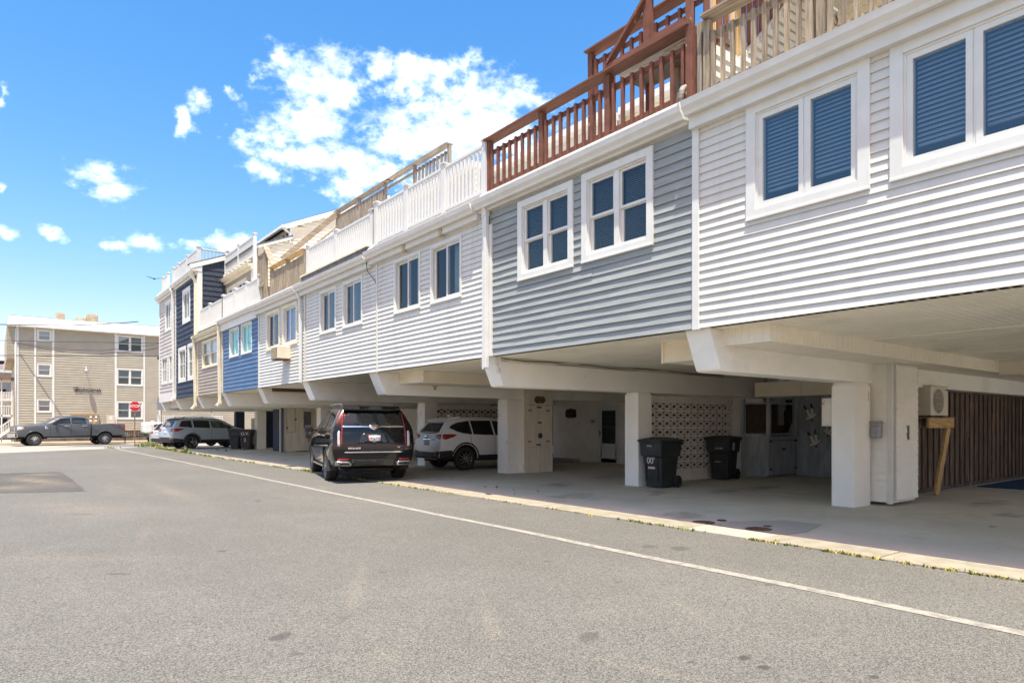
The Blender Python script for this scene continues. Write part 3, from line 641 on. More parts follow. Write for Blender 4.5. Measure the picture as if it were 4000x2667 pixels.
greywood = {a: wood('grey_old_wood_'+a, (.27, .225, .175), a, dirt=(.2, .19, .18), damt=.7) for a in 'xyz'}

# ---- the house beyond the right edge of the photograph: only what can shade the bay in view
h = house('unseen plain white sided townhouse added at the near end of the row for shade', -3.9, .75)
lap_wall(h, F, -3.9, .75, 2.72, 5.52, .15, white_vinyl, seed=1, sheath=white_vinyl); gutter(h, F, -3.9, .75, 5.68); soffit(h, -3.9, .75); beam(h, .9); column(h, .9); deck(h, -3.9, .75, flash_m)

# ---- white house with the big casement windows
h = house('large white sided townhouse with big blue casement windows and a weathered wood deck railing', .75, 5.52)
U1 = h; ho = []
ho.append(window(h, F, 3.27, 4.76, 3.96, 5.40, 'casement', tw=.13, fw=.06, gl=blue_glass, proud=.042))
ho.append(window(h, F, 1.56, 3.07, 3.97, 5.40, 'casement', tw=.13, fw=.06, gl=blue_glass, proud=.042))
lap_wall(h, F, .75, 5.46, 2.72, 5.42, .107, white_vinyl, ho, p=.025, seed=2, sheath=white_vinyl)
corner_post(h, 5.515, .105)
gutter(h, F, .75, 5.56, 5.69, o0=.13, size=.17, fascia=.17)
deck(h, .75, 5.5, flash_m, band=.16)
MB().box((XW-.03, .75, 5.785), (XW+.1, 5.4, 5.81)).build('deck_edge', greywood['y'], h)
pr = wood_rail(h, front(7.55), 3.98, 5.42, 5.78, [4.0, 5.42], weathered['z'], weathered['y'], gap=.147, h=1.1, bw=.052, bd=.045, cap=.26, low=.08, rail2=.78, seed=5)
pr2 = wood_rail(h, front(7.55), .8, 3.86, 5.78, [.8, 2.3, 3.86], weathered['z'], weathered['y'], gap=.147, h=1.1, bw=.052, bd=.045, cap=.26, low=.08, rail2=.78, seed=6)
bb = MB(); pbox(bb, front(7.55), 5.49, 5.56, -.02, .05, 5.78, 6.86); bb.build('post', greywood['z'], pr, bevel=.004)
MB().box((7.5, 4.5, 5.74), (7.7, 4.58, 5.84)).build('deck_joist', greywood['x'], h)
# upper storey set back, with its sloping side wall and the ceiling over the deck
wtop = lambda a: 6.67 if a < 8.46 else min(8.4, 6.7+1.0*(a-8.46))
lap_wall(h, side(5.5), 7.68, 12.4, 5.75, 8.45, .15, white_vinyl, seed=8, sheath=None, joints=False, top=wtop)
b = MB(); b.prism([(7.68, 5.75), (12.4, 5.75), (12.4, 8.4), (10.16, 8.4), (8.46, 6.69), (7.68, 6.66)], lambda x, z, d: (x, d, z), 5.51, 5.58); b.build('wall', white_vinyl, h)
third(h, 11.2, .75, 5.45, 5.75, 8.42, cream_vinyl, .18, seed=3)
bcm = MB(); corrug(bcm, lambda a, b_, d: (b_, a, 8.36-d), .75, 4.3, 8.3, 11.2, .2); bcm.box((8.3, .75, 8.39), (11.2, 5.45, 8.55)); bcm.build('upper_soffit', mat('ceiling_panel', (.66, .64, .54), .6, var=.02), h)
# ribbed vinyl box beside the beam, ceiling of the bay
rib = mat('ribbed_vinyl', (.84, .79, .68), .5, var=.02, dirt=(.58, .52, .4), dscale=1.5, damt=.3)
b = MB(); x0b, x1b, yb0, yb1, zb0, zb1 = 7.8, 16.4, 4.66, 5.40, 2.5, 2.725
corrug(b, lambda a, q, d: (a, yb0-d, q), x0b, x1b, zb0+.02, zb1, .105, .01, .03)
corrug(b, lambda a, q, d: (x0b-d, a, q), yb0, yb1, zb0+.02, zb1, .105, .01, .03)
corrug(b, lambda a, q, d: (a, q, zb0-d), x0b, 22., yb0, yb1, .1, .012, .03)
b.box((x0b+.012, yb0+.012, zb0+.012), (22, yb1, zb1-.002))
b.box((x0b-.012, yb0-.012, zb0-.004), (x1b, yb0+.004, zb0+.02)); b.box((x0b-.012, yb0+.005, zb0-.004), (x0b+.004, yb1, zb0+.02))
b.build('soffit_box', rib, h)
b = MB(); b.box((16.4, .8, 2.45), (16.9, 4.66, 2.72)); b.box((16.36, .8, 2.44), (16.42, 4.66, 2.47)); b.build('soffit_box', rib, h)
soffit(h, .75, 5.36, x1=22.); 
for xx in (10.5, 13.9): MB().box((xx-.02, .76, 2.705), (xx+.02, 4.65, 2.722)).build('soffit_strip', rib, h)
beam(h, 5.57, w=.40); column(h, 5.57, w=.39, x0=11.6, x1=12.22)
# sided storage closet behind the column, its door standing a little proud
cw = mat('closet_vinyl', (.84, .82, .76), .5, var=.02, dirt=(.55, .5, .42), dscale=1.2, damt=.3)
lap_wall(h, front(12.3), 5.12, 5.72, .08, 2.5, .127, cw, p=.03, name='closet_board', seed=10, sheath=cw, joints=False)
MB().box((12.28, 5.04, .05), (12.34, 5.115, 2.5)).box((12.27, 5.1, .05), (12.3, 5.13, 2.5)).build('closet_trim', white_trim, h, bevel=.004)
MB().box((12.36, 5.07, .06), (13.3, 5.7, 2.5)).build('closet', cw, h)
dp = MB().box((12.36, 5.035, .1), (13.3, 5.06, 2.48)).build('closet_door', white_trim, h, bevel=.004)
lap_wall(dp, side(5.03), 12.40, 13.27, .12, 2.46, .127, cw, [(12.80, 12.93, 1.15, 1.42)], p=.03, name='door_board', seed=11, joints=False)
b = MB(); ring(b, side(5.03), 12.79, 12.94, 1.14, 1.43, .022, 0, .02); b.build('vent_frame', white_trim, dp)
MB().box((12.81, 5.026, 1.16), (12.92, 5.034, 1.41)).build('vent_opening', dark_room, dp)
b = MB(); ring(b, side(5.03), 12.37, 13.3, .1, 2.48, .03, 0, .014); b.build('door_trim', white_trim, dp)
# tall weathered board fence under the beam, boards on alternating sides
fm = [wood('old_fence_board', (.12, .084, .064), 'z', var=.3, dirt=(.27, .215, .17), damt=.55, rand=.25)]
fence = MB().box((13.4, 5.62, .02), (22.4, 5.66, .1)).box((13.4, 5.62, 2.02), (22.4, 5.66, 2.12)).box((13.4, 5.62, 1.05), (22.4, 5.66, 1.14)).build('board_fence', fm[0], h)
r = random.Random(9); x = 13.42; k = 0
while x < 22.3:
    w = .146; d = 0 if k % 2 else .03
    MB().box((x, 5.56-d, .1+r.uniform(0, .05)), (x+w, 5.58-d, 2.11)).build('fence_board', fm[0], fence); x += .147; k += 1
MB().box((13.3, 5.66, 2.12), (22.4, 5.75, 2.16)).build('fence_rail', fm[0], h)
MB().box((13.4, 5.67, .02), (22.4, 5.72, 2.1)).build('fence_light_block', fm[0], fence)  # added sheet, keeps daylight behind from showing between the boards
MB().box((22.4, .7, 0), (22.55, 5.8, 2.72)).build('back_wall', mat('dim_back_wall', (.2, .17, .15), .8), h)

# ---- grey-blue house with the red-brown deck
grey_sid = mat('grey_wood_siding', (.285, .305, .30), .65, var=.06, scale=3, stretch=(1, .6, 8), bump=.35, bscale=26, dirt=(.36, .375, .35), dscale=2, damt=.4, rand=.05)
h = house('grey-blue sided townhouse with peeling red-brown deck railing and two double-hung window pairs', 5.52, 10.3)
ho = [window(h, F, 6.24, 7.70, 3.99, 5.41, 'double', tw=.12, fw=.05, fill='mini', proud=.05), window(h, F, 7.90, 9.34, 3.98, 5.40, 'double', tw=.12, fw=.05, fill='mini', proud=.05)]
lap_wall(h, F, 5.58, 10.2, 2.72, 5.44, .130, grey_sid, ho, p=.030, seed=12, sheath=grey_sid, wav=2.2)
MB().box((XW-.05, 10.12, 2.72), (XW, 10.2, 5.2)).build('corner_trim', white_trim, h)
gutter(h, F, 5.6, 10.5, 5.67, o0=.1, size=.165, fascia=.06)
deck(h, 5.5, 10.45, flash_m, band=.2, xf=XW-.09)
downspout(h, [(XW-.14, 10.26, 5.55), (XW-.09, 10.24, 5.42), (XW-.09, 10.24, 2.5)], w=.09, h=.075)
downspout(h, [(XW-.1, 10.36, 5.5), (XW-.06, 10.36, 5.4), (XW-.06, 10.36, 2.48)], w=.06, h=.045)
RF = front(7.55)
pr = wood_rail(h, RF, 5.68, 10.4, 5.83, [5.64, 7.23, 8.81, 10.38], red_peel, redwood['y'], h=1.07, gap=.178, bw=.048, bd=.05, cap=.24, low=.09, rail2=.76, pw=.105, cap_t=.04, seed=8)
bb = MB(); pbox(bb, RF, 10.36, 10.41, -.05, .05, 5.8, 6.86); bb.build('post', weathered['z'], pr); bb = MB(); pbox(bb, RF, 10.41, 10.46, -.05, .05, 5.76, 6.94); bb.build('post', red_peel, pr)
# tall end post, wide peeled ledge and the raised landing above it
b = MB(); pbox(b, RF, 5.60, 5.71, .05, .1, 5.76, 8.6); b.build('post', red_peel, pr, bevel=.004)
peeled = mat('peeled_ledge', (.5, .47, .42), .8, var=.08, stretch=(6, 1, 1), scale=3, dirt=(.36, .2, .06), dscale=2.4, damt=.9, dthr=(.56, .6), bump=.2)
MB().box((7.53, 5.71, 6.9), (7.98, 7.2, 6.925)).build('landing_ledge', peeled, pr)
MB().box((7.47, 5.71, 6.93), (7.52, 7.24, 6.99)).build('landing_edge', redwood['y'], pr)
lr = wood_rail(h, front(7.56), 5.72, 6.5, 6.97, [6.45], red_peel, redwood['y'], h=.95, gap=.19, bw=.05, low=.02, rail2=.74, pw=.11, cap=0, seed=4)
bb = MB(); bb.bar((7.5, 7.2, 6.99), (7.5, 6.46, 7.62), .05, .11, up=(1, 0, 0)); bb.build('stair_brace', red_peel, lr)
br = wood_rail(h, front(8.3), 5.75, 8.4, 6.97, [8.36, 7.05, 5.8], red_peel, redwood['y'], h=1.0, gap=.2, bw=.05, low=.1, rail2=.72, pw=.1, cap=.25, seed=4)
for yy in (8.36, 7.05): MB().box((8.25, yy-.05, 5.72), (8.35, yy+.05, 6.96)).build('post', red_peel, br)
MB().box((7.99, 5.6, 6.86), (8.36, 7.2, 6.94)).build('landing', mat('landing_underside', (.13, .1, .075), .9, var=.2), h)
for (xx, yy) in ((8.2, 6.4), (8.9, 6.1)): MB().box((xx, yy, 5.7), (xx+.09, yy+.09, 6.86)).build('landing_post', greywood['z'], h)
for k in range(7): MB().box((8.9+k*.22, 5.62, 6.0+k*.23), (9.16+k*.22, 6.7, 6.04+k*.23)).build('stair_tread', greywood['y'], h)
bb = MB(); bb.bar((8.4, 5.6, 6.35), (11.2, 5.6, 8.6), .04, .24); bb.bar((8.7, 5.6, 6.35), (11.2, 5.6, 8.3), .04, .05); bb.build('stair_stringer', redwood['x'], h)
rr = random.Random(4); x = 7.75
while x < 11: 
    MB().box((x, 5.61, 6.3), (x+.11, 5.63, 9.2)).build('privacy_board', rr.choice((redwood['z'], newwood['z'], redwood['z'])), h); x += .15
third(h, 11.4, 5.55, 10.4, 5.75, 8.42, cream_vinyl, .18, seed=4)
# ribbed drain hose at the end post
b = MB(); b.tube([(7.5, 5.73, 5.72), (7.42, 5.76, 5.78), (7.4, 5.76, 5.9), (7.44, 5.74, 6.02), (7.5, 5.7, 6.06), (7.6, 5.68, 6.04)], .045, 10)
for k in range(9): b.lathe([(.044, -.008), (.054, 0), (.044, .008)], (7.405+.002*k, 5.76, 5.77+.025*k), 'z', 12)
b.build('drain_hose', mat('hose_plastic', (.24, .21, .18), .6, var=.2, stretch=(1, 1, 40), scale=1), h)
soffit(h, 5.77, 10.24, pitch=.075)
r = random.Random(2)
for k in range(3):
    b = MB(); b.tube([(7.7+q*.6, 10.2+r.uniform(-.02, .02), 2.69-.02*k+r.uniform(-.02, .012)) for q in range(13)], .008+.003*(k == 1), 6); b.build('cable', (black, white_trim, mat('brown_cable', (.2, .14, .08), .7))[k], h)
b = MB(); b.box((8.0, 10.205, 2.63), (15.5, 10.235, 2.66)); b.build('conduit', cream_trim, h)
beam(h, 10.44, w=.40, m=stucco_worn); column(h, 10.44, w=.41, x0=11.64, x1=12.12)
# dropped cream box beside the near beam
b = MB(); lapm = cream_vinyl
lap_wall(h, front(8.4), 5.78, 6.85, 2.42, 2.72, .1, lapm, p=.014, name='soffit_board', seed=3, sheath=lapm, joints=False)
MB().box((8.41, 5.78, 2.41), (16, 6.85, 2.715)).box((8.37, 6.84, 2.4), (8.43, 6.88, 2.72)).build('soffit_box', lapm, h)
# cream panels over the back of the bay
for k, (ya, yb) in enumerate(((5.8, 6.6), (6.62, 7.3), (7.32, 8.5), (8.52, 9.7))):
    lap_wall(h, front(15.6), ya, yb, 2.14, 2.46, .16, lapm, p=.012, name='panel_board', seed=k, joints=False)
    MB().box((15.58, ya-.03, 2.12), (15.62, ya, 2.5)).build('panel_trim', lapm, h)
MB().box((15.6, 5.78, 2.13), (16., 9.75, 2.5)).build('soffit_box', lapm, h)
gw = mat('grey_painted_boards', (.40, .44, .48), .7, var=.1, scale=3, stretch=(2, 2, .6), dirt=(.1, .11, .12), dscale=1.2, damt=.4, rand=.06)
gw2 = mat('grey_cabinet_paint', (.46, .50, .54), .65, var=.08, scale=3, stretch=(2, 2, .6), dirt=(.12, .13, .14), dscale=1.3, damt=.4, rand=.05)
boards(h, front(17.8), 5.6, 10.95, 0.01, 2.72, .3, gw, o=-.02, name='wall_board', seed=5)
MB().box((17.83, 5.8, 0), (17.95, 11.2, 2.72)).build('back_wall', gw, h)
screen_wall(h, 10.64, 12.12, 15.95, rows=8)
# cupboard below an open frame, in the back corner
cab = MB().box((16.32, 9.86, .03), (17.78, 10.62, 1.1)).build('cupboard', gw2, h)
boards(cab, front(16.3), 9.84, 10.62, .02, 1.12, .2, gw2, o=-.02, name='cupboard_board', seed=7)
for (xa, xb) in ((16.33, 17.03), (17.05, 17.76)):
    d = MB().box((xa, 9.82, .05), (xb, 9.85, 1.1)).build('cupboard_door', gw2, cab)
    boards(d, side(9.82), xa, xb, .06, 1.09, .175, gw2, o=0, name='door_board', seed=int(xa*10))
    hx = xa+.02 if xa < 17 else xb-.14
    for zz in (.2, .95): MB().box((hx, 9.785, zz), (hx+.14, 9.803, zz+.035)).build('hinge', rust, d)
MB().box((16.35, 9.79, .985), (17.74, 9.8, .998)).box((17.0, 9.78, .72), (17.14, 9.8, .78)).build('latch', rust, cab)
for (xx, yy) in ((16.3, 9.84), (16.3, 10.62), (17.7, 9.84)): MB().box((xx, yy-.08, 1.1), (xx+.09, yy+.02, 2.13)).build('cupboard_post', gw2, cab)
MB().box((16.32, 9.86, 1.14), (17.7, 9.9, 1.18)).box((16.32, 9.86, 1.97), (17.7, 9.9, 2.02)).box((16.32, 9.86, 1.14), (16.36, 10.6, 1.18)).box((16.32, 9.86, 1.97), (16.36, 10.6, 2.02)).build('cupboard_frame', gw2, cab)
# stuff kept above the cupboard: an old condenser and dark pipes
t = thing('air_conditioner', 'old brown louvred condenser inside the grey wooden frame above the cupboard', 'air conditioner', (16.9, 10.1, 1.12))
louv = mat('brown_louvre', (.10, .065, .05), .7, var=.2, scale=8)
MB().box((16.42, 9.96, 1.15), (17.35, 10.55, 2.0)).build('casing', mat('brown_casing', (.07, .045, .038), .8), t)
for k in range(16): MB().box((16.405, 9.98, 1.2+k*.048), (16.418, 10.5, 1.225+k*.048)).build('louver', louv, t)
for k in range(16): MB().box((16.45, 9.945, 1.2+k*.048), (17.0, 9.958, 1.225+k*.048)).build('louver', louv, t)
MB().box((17.05, 9.94, 1.4), (17.33, 9.96, 2.0)).build('panel', mat('dull_grey_metal', (.3, .29, .29), .6), t)
b = MB()
for q in ((17.5, 9.95), (17.62, 9.9), (17.66, 10.0)): b.tube([(q[0], q[1], 2.12), (q[0], q[1], 1.5), (q[0]-.1, q[1]+.03, 1.25), (q[0]-.25, q[1]+.1, 1.2)], .03, 8)
b.box((17.38, 9.98, 1.3), (17.6, 10.2, 1.8)); b.build('pipework', black, h)
# three painted wooden gulls
gull_w = mat('gull_white', (.88, .86, .8), .7, var=.04); gull_b = mat('gull_black', (.015, .015, .015), .7); gull_o = mat('gull_foot', (.25, .06, .02), .7)
def gull(y, z, s, label, flip=1):
    t = thing('wooden_gull', label, 'wall ornament', (17.76, y, z), 0, 'painted gulls on the grey wall')
    fn = lambda a, c, d: (17.755-d, y-a*s*flip, z+c*s)
    MB().prism([(-.26, -.22), (-.16, -.2), (-.1, -.16), (.02, -.17), (.12, -.08), (.2, .0), (.28, .03), (.3, .07), (.25, .11), (.16, .09), (.06, .05), (-.06, -.02), (-.16, -.1), (-.2, -.06), (-.28, -.1), (-.3, -.18)], fn, 0, .02).build('body', gull_w, t)
    MB().prism([(-.12, -.1), (.02, -.02), (-.08, .14), (-.2, .36), (-.32, .46), (-.3, .3), (-.22, .1)], fn, .004, .026).build('wing', gull_w, t)
    MB().prism([(0, -.04), (.14, .04), (.14, .2), (.1, .4), (.02, .56), (-.02, .4), (-.02, .2)], fn, .004, .026).build('wing', gull_w, t)
    MB().prism([(-.2, .36), (-.32, .46), (-.43, .57), (-.42, .46), (-.3, .32)], fn, .008, .03).build('wing_tip', gull_b, t)
    MB().prism([(.1, .4), (.02, .56), (.0, .7), (-.05, .56), (-.02, .42)], fn, .008, .03).build('wing_tip', gull_b, t)
    MB().prism([(.28, .03), (.3, .07), (.36, .02)], fn, .004, .02).prism([(0, -.17), (.08, -.15), (.1, -.28), (.0, -.3)], fn, .004, .02).build('foot', gull_o, t)
gull(9.37, 1.66, .5, 'white wooden gull with black wing tips, the upper one on the grey board wall')
gull(9.26, .94, .5, 'white wooden gull with black wing tips, the lower one on the grey board wall')
gull(8.9, 1.22, .45, 'wooden gull half hidden behind the thick white column', -1)

# ---- white house A: vinyl railing, grey stucco band
white_sid2 = mat('white_vinyl_aged', (.635, .615, .57), .5, var=.015, scale=1.2, dirt=(.45, .41, .34), dscale=1.1, damt=.3, stretch=(1, 3.5, .4))
h = house('white sided townhouse with white vinyl railing on a grey stucco band, beside the grey-blue one', 10.3, 14.9)
dark_pane = glass('dark_window_glass', (.7, .74, .72), .015)
ho = [window(h, F, 11.17, 12.38, 3.99, 5.25, 'slider', tw=.06, fill='curtain', gl=dark_pane, seed=3), window(h, F, 12.81, 14.03, 3.99, 5.26, 'slider', tw=.06, fill='curtain', gl=dark_pane, seed=4)]
lap_wall(h, F, 10.42, 14.88, 2.72, 5.42, .105, white_sid2, ho, p=.025, seed=21, sheath=white_sid2)
corner_post(h, 14.9, .05, m=white_sid2)
gutter(h, F, 10.5, 15.15, 5.64, o0=.13, size=.165, fascia=.13)
deck(h, 10.45, 15.1, flash_m)
MB().box((XW-.05, 10.5, 5.62), (XW+.3, 15.1, 5.83)).build('stucco_band', grey_stucco, h)
vinyl_rail(h, front(7.52), 10.46, 15.07, 5.86, [10.46, 11.95, 13.56, 15.07], h=1.0, gap=.128)
mold = mat('mouldy_fascia', (.34, .33, .22), .8, var=.3, scale=12)
MB().box((XW-.1, 10.9, 5.44), (XW-.07, 14.3, 5.462)).build('fascia_edge', mold, h)
tanbox = mat('tan_plastic', (.42, .34, .2), .6)
for yy in (11.75, 13.32): MB().box((XW-.16, yy, 5.33), (XW-.06, yy+.1, 5.47)).build('floodlight_box', tanbox, h, bevel=.01)
third(h, 11.0, 10.4, 14.9, 5.75, 8.3, white_sid2, .16, seed=22)
soffit(h, 10.66, 15.1); beam(h, 15.34, w=.46); column(h, 15.36, w=.46, x0=11.62, x1=12.14)
b = MB()
lap_wall(h, front(8.15), 13.9, 15.1, 2.45, 2.72, .14, cream_vinyl, p=.012, name='soffit_board', seed=23, joints=False)
b.box((8.16, 13.9, 2.44), (15, 15.1, 2.715)); b.box((8.1, 13.86, 2.43), (15, 13.9, 2.46)); b.build('soffit_box', cream_vinyl, h)
lap_wall(h, front(17.6), 10.74, 15.3, 0, 2.72, .24, mat('dull_white_boards', (.8, .79, .75), .7, var=.03), p=.014, seed=24, sheath=white_sid2, joints=False)
# board closet behind the column with rusty hinges
cb_m = mat('cream_closet_boards', (.78, .72, .6), .7, var=.05, scale=2, stretch=(3, 3, .5), dirt=(.46, .38, .26), dscale=1.6, damt=.35, rand=.04)
cl = MB().box((12.16, 15.02, .0), (13.24, 15.62, 2.5)).build('closet', cb_m, h)
boards(cl, side(15.02), 12.17, 13.24, .01, 2.5, .178, cb_m, o=0, gap=.005, name='closet_board', seed=8)
boards(cl, front(12.16), 15.0, 15.2, .01, 2.5, .2, cb_m, o=0, name='closet_board', seed=8)
MB().box((12.13, 14.99, 0), (12.17, 15.03, 2.5)).build('corner_trim', cb_m, cl)
pk = mat('plaque_wood', (.13, .095, .065), .8, var=.2)
MB().box((12.24, 14.985, 1.985), (13.2, 14.999, 1.992)).box((12.33, 14.985, .76), (13.05, 14.999, .764)).build('door_seam', black, cl)
MB().prism([(12.53, 2.1), (12.6, 2.04), (12.86, 2.04), (12.93, 2.1), (12.93, 2.19), (12.86, 2.25), (12.6, 2.25), (12.53, 2.19)], lambda a, c, d: (a, 14.998-d, c), 0, .025).build('wood_plaque', pk, cl)
letters('plaque_lettering', 'Jeans', .1, (12.73, 14.972, 2.145), (1, 0, 0), (0, 0, 1), mat('plaque_carving', (.05, .035, .03), .8), cl, extrude=.002)
for (xx, zz) in ((12.34, 1.83), (13.04, 1.83), (12.34, .92), (13.04, .92)): MB().box((xx-.05, 14.985, zz-.02), (xx+.07, 14.999, zz+.02)).build('hinge', mat('rusty_hinge', (.33, .16, .05), .8, var=.2, scale=20), cl)
for (xx, zz, w) in ((12.62, 1.9, .17), (12.65, 1.45, .15), (12.6, .8, .17)): MB().box((xx, 14.982, zz), (xx+w, 14.999, zz+.045)).build('latch', rust, cl)
b = MB(); b.lathe([(.001, -.02), (.075, -.02), (.085, 0), (.085, .02)], (12.75, 14.995, 1.09), 'y', 20); b.build('meter_window', mat('meter_glass', (.06, .06, .065), .2, spec=.7), cl)

# ---- white house B
h = house('plain white sided townhouse with white railing above dark shingles and a broken floodlight', 14.9, 19.8)
blue_pane = glass('bluish_window_glass', (.55, .6, .66), .09)
ho = [window(h, F, 15.72, 16.94, 3.98, 5.23, 'slider', tw=.07, fill='vert', gl=blue_pane), window(h, F, 17.38, 18.54, 3.98, 5.23, 'slider', tw=.07, fill='vert', gl=blue_pane)]
lap_wall(h, F, 14.92, 19.62, 2.72, 5.42, .104, white_sid2, ho, p=.025, seed=31, sheath=white_sid2)
corner_post(h, 19.68, .06, m=white_sid2)
gutter(h, F, 15.18, 20.0, 5.6, o0=.13, size=.165, fascia=.15)
deck(h, 15.1, 19.75, flash_m)
MB().box((XW-.14, 15.2, 5.62), (XW-.08, 19.7, 5.83)).build('shingle_strip', shingle_dark, h)
MB().box((XW-.16, 15.2, 5.832), (XW+.2, 19.75, 5.88)).build('deck_edge', cream_trim, h)
vinyl_rail(h, front(7.53), 15.36, 19.65, 5.88, [15.34, 17.57, 19.65], h=.87, gap=.118)
MB().box((7.5, 15.17, 5.6), (7.57, 15.25, 6.95)).build('post', greywood['z'], h)
b = MB(); b.tube([(7.55, 15.05, 5.82), (7.42, 15.12, 5.8), (7.36, 15.2, 5.72), (7.36, 15.22, 5.6)], .06, 10); b.build('downspout_elbow', white_trim, h)
b = MB(); b.lathe([(.02, -.05), (.06, -.03), (.07, .05)], (7.3, 15.25, 5.5), 'x', 12); b.build('floodlight', metal_grey, h)
b = MB(); b.tube([(7.3, 15.25, 5.48), (7.33, 15.26, 5.25), (7.38, 15.18, 5.12), (7.4, 15.02, 5.0), (7.41, 14.95, 4.9)], .009, 6); b.build('loose_cable', black, h)
third(h, 10.4, 14.9, 19.8, 5.75, 8.42, white_sid2, .16, seed=32)
wood_rail(h, front(10.35), 16.2, 19.8, 8.5, [16.2, 18.2], greywood['z'], greywood['y'], h=1.0, gap=.2, cap=.24, rail2=.72, bw=.07, low=.05, seed=14)
soffit(h, 15.58, 19.75); beam(h, 19.98, w=.46); column(h, 19.96, w=.5, x0=11.6, x1=12.1)
screen_wall(h, 20.06, 12.1, 15.9, rows=8)
wb_m = mat('dull_lap_boards', (.8, .8, .77), .7, var=.03)
lap_wall(h, front(17.6), 15.3, 19.9, 0, 2.72, .24, wb_m, [(16.35, 17.42, -.1, 2.12)], p=.014, seed=34, sheath=wb_m, joints=False)
d = MB().box((17.62, 16.4, .03), (17.66, 17.36, 2.06)).build('storm_door', mat('door_blue_grey', (.68, .74, .78), .5, var=.02), h)
dfm = mat('door_frame_paint', (.7, .75, .78), .5, var=.02)
b = MB(); ring(b, front(17.6), 16.35, 17.42, -.03, 2.12, .06, -.08, .02); b.build('door_frame', dfm, d)
b = MB(); ring(b, front(17.62), 16.4, 17.36, .03, 2.06, .14, 0, .02); pbox(b, front(17.62), 16.5, 17.26, 0, .02, .03, .72); ring(b, front(17.6), 16.56, 17.2, .2, .58, .015, 0, .006); b.build('door_rail', dfm, d)
pb = MB(); pbox(pb, front(17.61), 16.54, 17.22, -.002, .002, .72, 1.92); pb.build('door_glass', glass('door_glass', (.4, .45, .45), .08), d)
MB().box((17.625, 16.54, .72), (17.63, 17.22, 1.28)).build('inner_door', wood('stained_door', (.2, .075, .025), 'z', var=.2), d)
MB().box((17.626, 16.54, 1.29), (17.631, 17.22, 1.92)).build('inner_pane', mat('lead_pane', (.05, .06, .07), .3, var=.5, scale=9), d)
b = MB(); pbox(b, front(17.6), 16.54, 17.22, .005, .02, 1.29, 1.31); pbox(b, front(17.6), 17.28, 17.32, 0, .05, 1.0, 1.2); pbox(b, front(17.6), 17.2, 17.32, .03, .06, 1.09, 1.12); b.build('door_handle', metal_grey, d)
MB().box((17.57, 17.52, 1.43), (17.585, 17.78, 1.62)).build('number_plate', cream_trim, h)
letters('house_number', '006', .12, (17.565, 17.65, 1.525), (0, -1, 0), (0, 0, 1), black, h, extrude=.003)
MB().prism([(18.55, 1.72), (18.6, 1.68), (18.75, 1.66), (19.0, 1.66), (19.12, 1.7), (19.14, 1.8), (19.12, 1.95), (19.02, 2.0), (18.9, 1.99), (18.85, 2.03), (18.78, 1.99), (18.65, 2.0), (18.56, 1.95)], lambda a, c, d_: (17.58-d_, a, c), 0, .03).build('wood_plaque', mat('dark_plaque', (.035, .012, .01), .7), h)
tag(MB().box((16.7, 17.7, .0), (16.95, 19.4, .16)).build('wheel_stop', conc_new, bevel=.03), 'low concrete wheel stop on the garage floor before the white lapped wall', 'wheel stop')
b = MB(); b.box((9.1, 15.105, 2.42), (9.3, 15.12, 2.55)); b.box((9.16, 15.1, 2.33), (9.24, 15.118, 2.42)); b.build('beam_light_fitting', tanbox, h)

# ---- white house C: window unit, wooden deck
h = house('white sided townhouse with wooden board deck railing and a window air conditioner', 19.8, 24.1)
bl2 = glass('sky_window_glass', (.7, .76, .84), .12)
ho = [window(h, F, 20.34, 21.67, 3.92, 5.25, 'slider', trim=cream_trim, tw=.1, fill='paleblue', gl=bl2), window(h, F, 21.93, 23.3, 3.92, 5.25, 'slider', trim=cream_trim, tw=.1, fill='curtain', gl=dark_pane, seed=9)]
lap_wall(h, F, 19.75, 24.05, 2.72, 5.42, .105, white_sid2, ho, p=.025, seed=41, sheath=white_sid2)
corner_post(h, 24.07, .05, m=white_sid2)
gutter(h, F, 20.03, 24.3, 5.58, o0=.13, size=.165, fascia=.15); deck(h, 19.8, 24.1, flash_m)
downspout(h, [(XW-.17, 20.02, 5.45), (XW-.1, 19.95, 5.28), (XW-.1, 19.88, 4.9), (XW-.1, 19.86, 2.68)], w=.085, h=.07)
wood_rail(h, front(7.55), 19.9, 23.1, 5.74, [19.9, 21.5, 23.06], weathered['z'], newwood['y'], h=1.04, gap=.1, bw=.078, bd=.03, cap=.24, rail2=.8, low=.06, pw=.12, seed=15)
tp = MB().box((7.5, 24.42, 5.7), (7.6, 24.56, 7.5)).build('stair_post', weathered['z'], h); MB().box((7.5, 23.66, 5.65), (7.6, 23.82, 7.6)).build('stair_post', weathered['z'], h)
boards(h, front(7.55), 23.82, 24.42, 6.45, 7.4, .1, weathered['z'], o=0, name='stair_board', seed=4)
MB().box((7.5, 23.8, 6.3), (7.62, 24.45, 6.38)).box((7.5, 23.8, 7.42), (7.75, 24.5, 7.46)).build('stair_rail', weathered['y'], h)
bb = MB(); bb.bar((7.55, 23.75, 7.66), (7.55, 22.85, 6.78), .04, .2, up=(1, 0, 0)); bb.bar((8.2, 23.95, 7.35), (10.35, 23.95, 9.45), .05, .2); bb.bar((8.5, 23.98, 7.2), (10.35, 23.98, 8.95), .04, .06); bb.build('stair_rail', weathered['x'], h)
MB().box((7.62, 23.85, 5.75), (8.6, 24.4, 6.3)).build('stair_base', greywood['z'], h)
third(h, 10.4, 19.8, 24.1, 5.75, 8.42, white_sid2, .16, seed=42)
wood_rail(h, front(10.35), 19.8, 24.15, 8.5, [20.15, 22.15, 24.1], greywood['z'], greywood['y'], h=1.0, gap=.12, cap=.24, rail2=.72, bw=.09, low=.05, seed=16)
soffit(h, 20.2, 24.15); beam(h, 24.4, w=.44, m=stucco_chip); column(h, 24.4, w=.46, x0=11.6, x1=12.1)
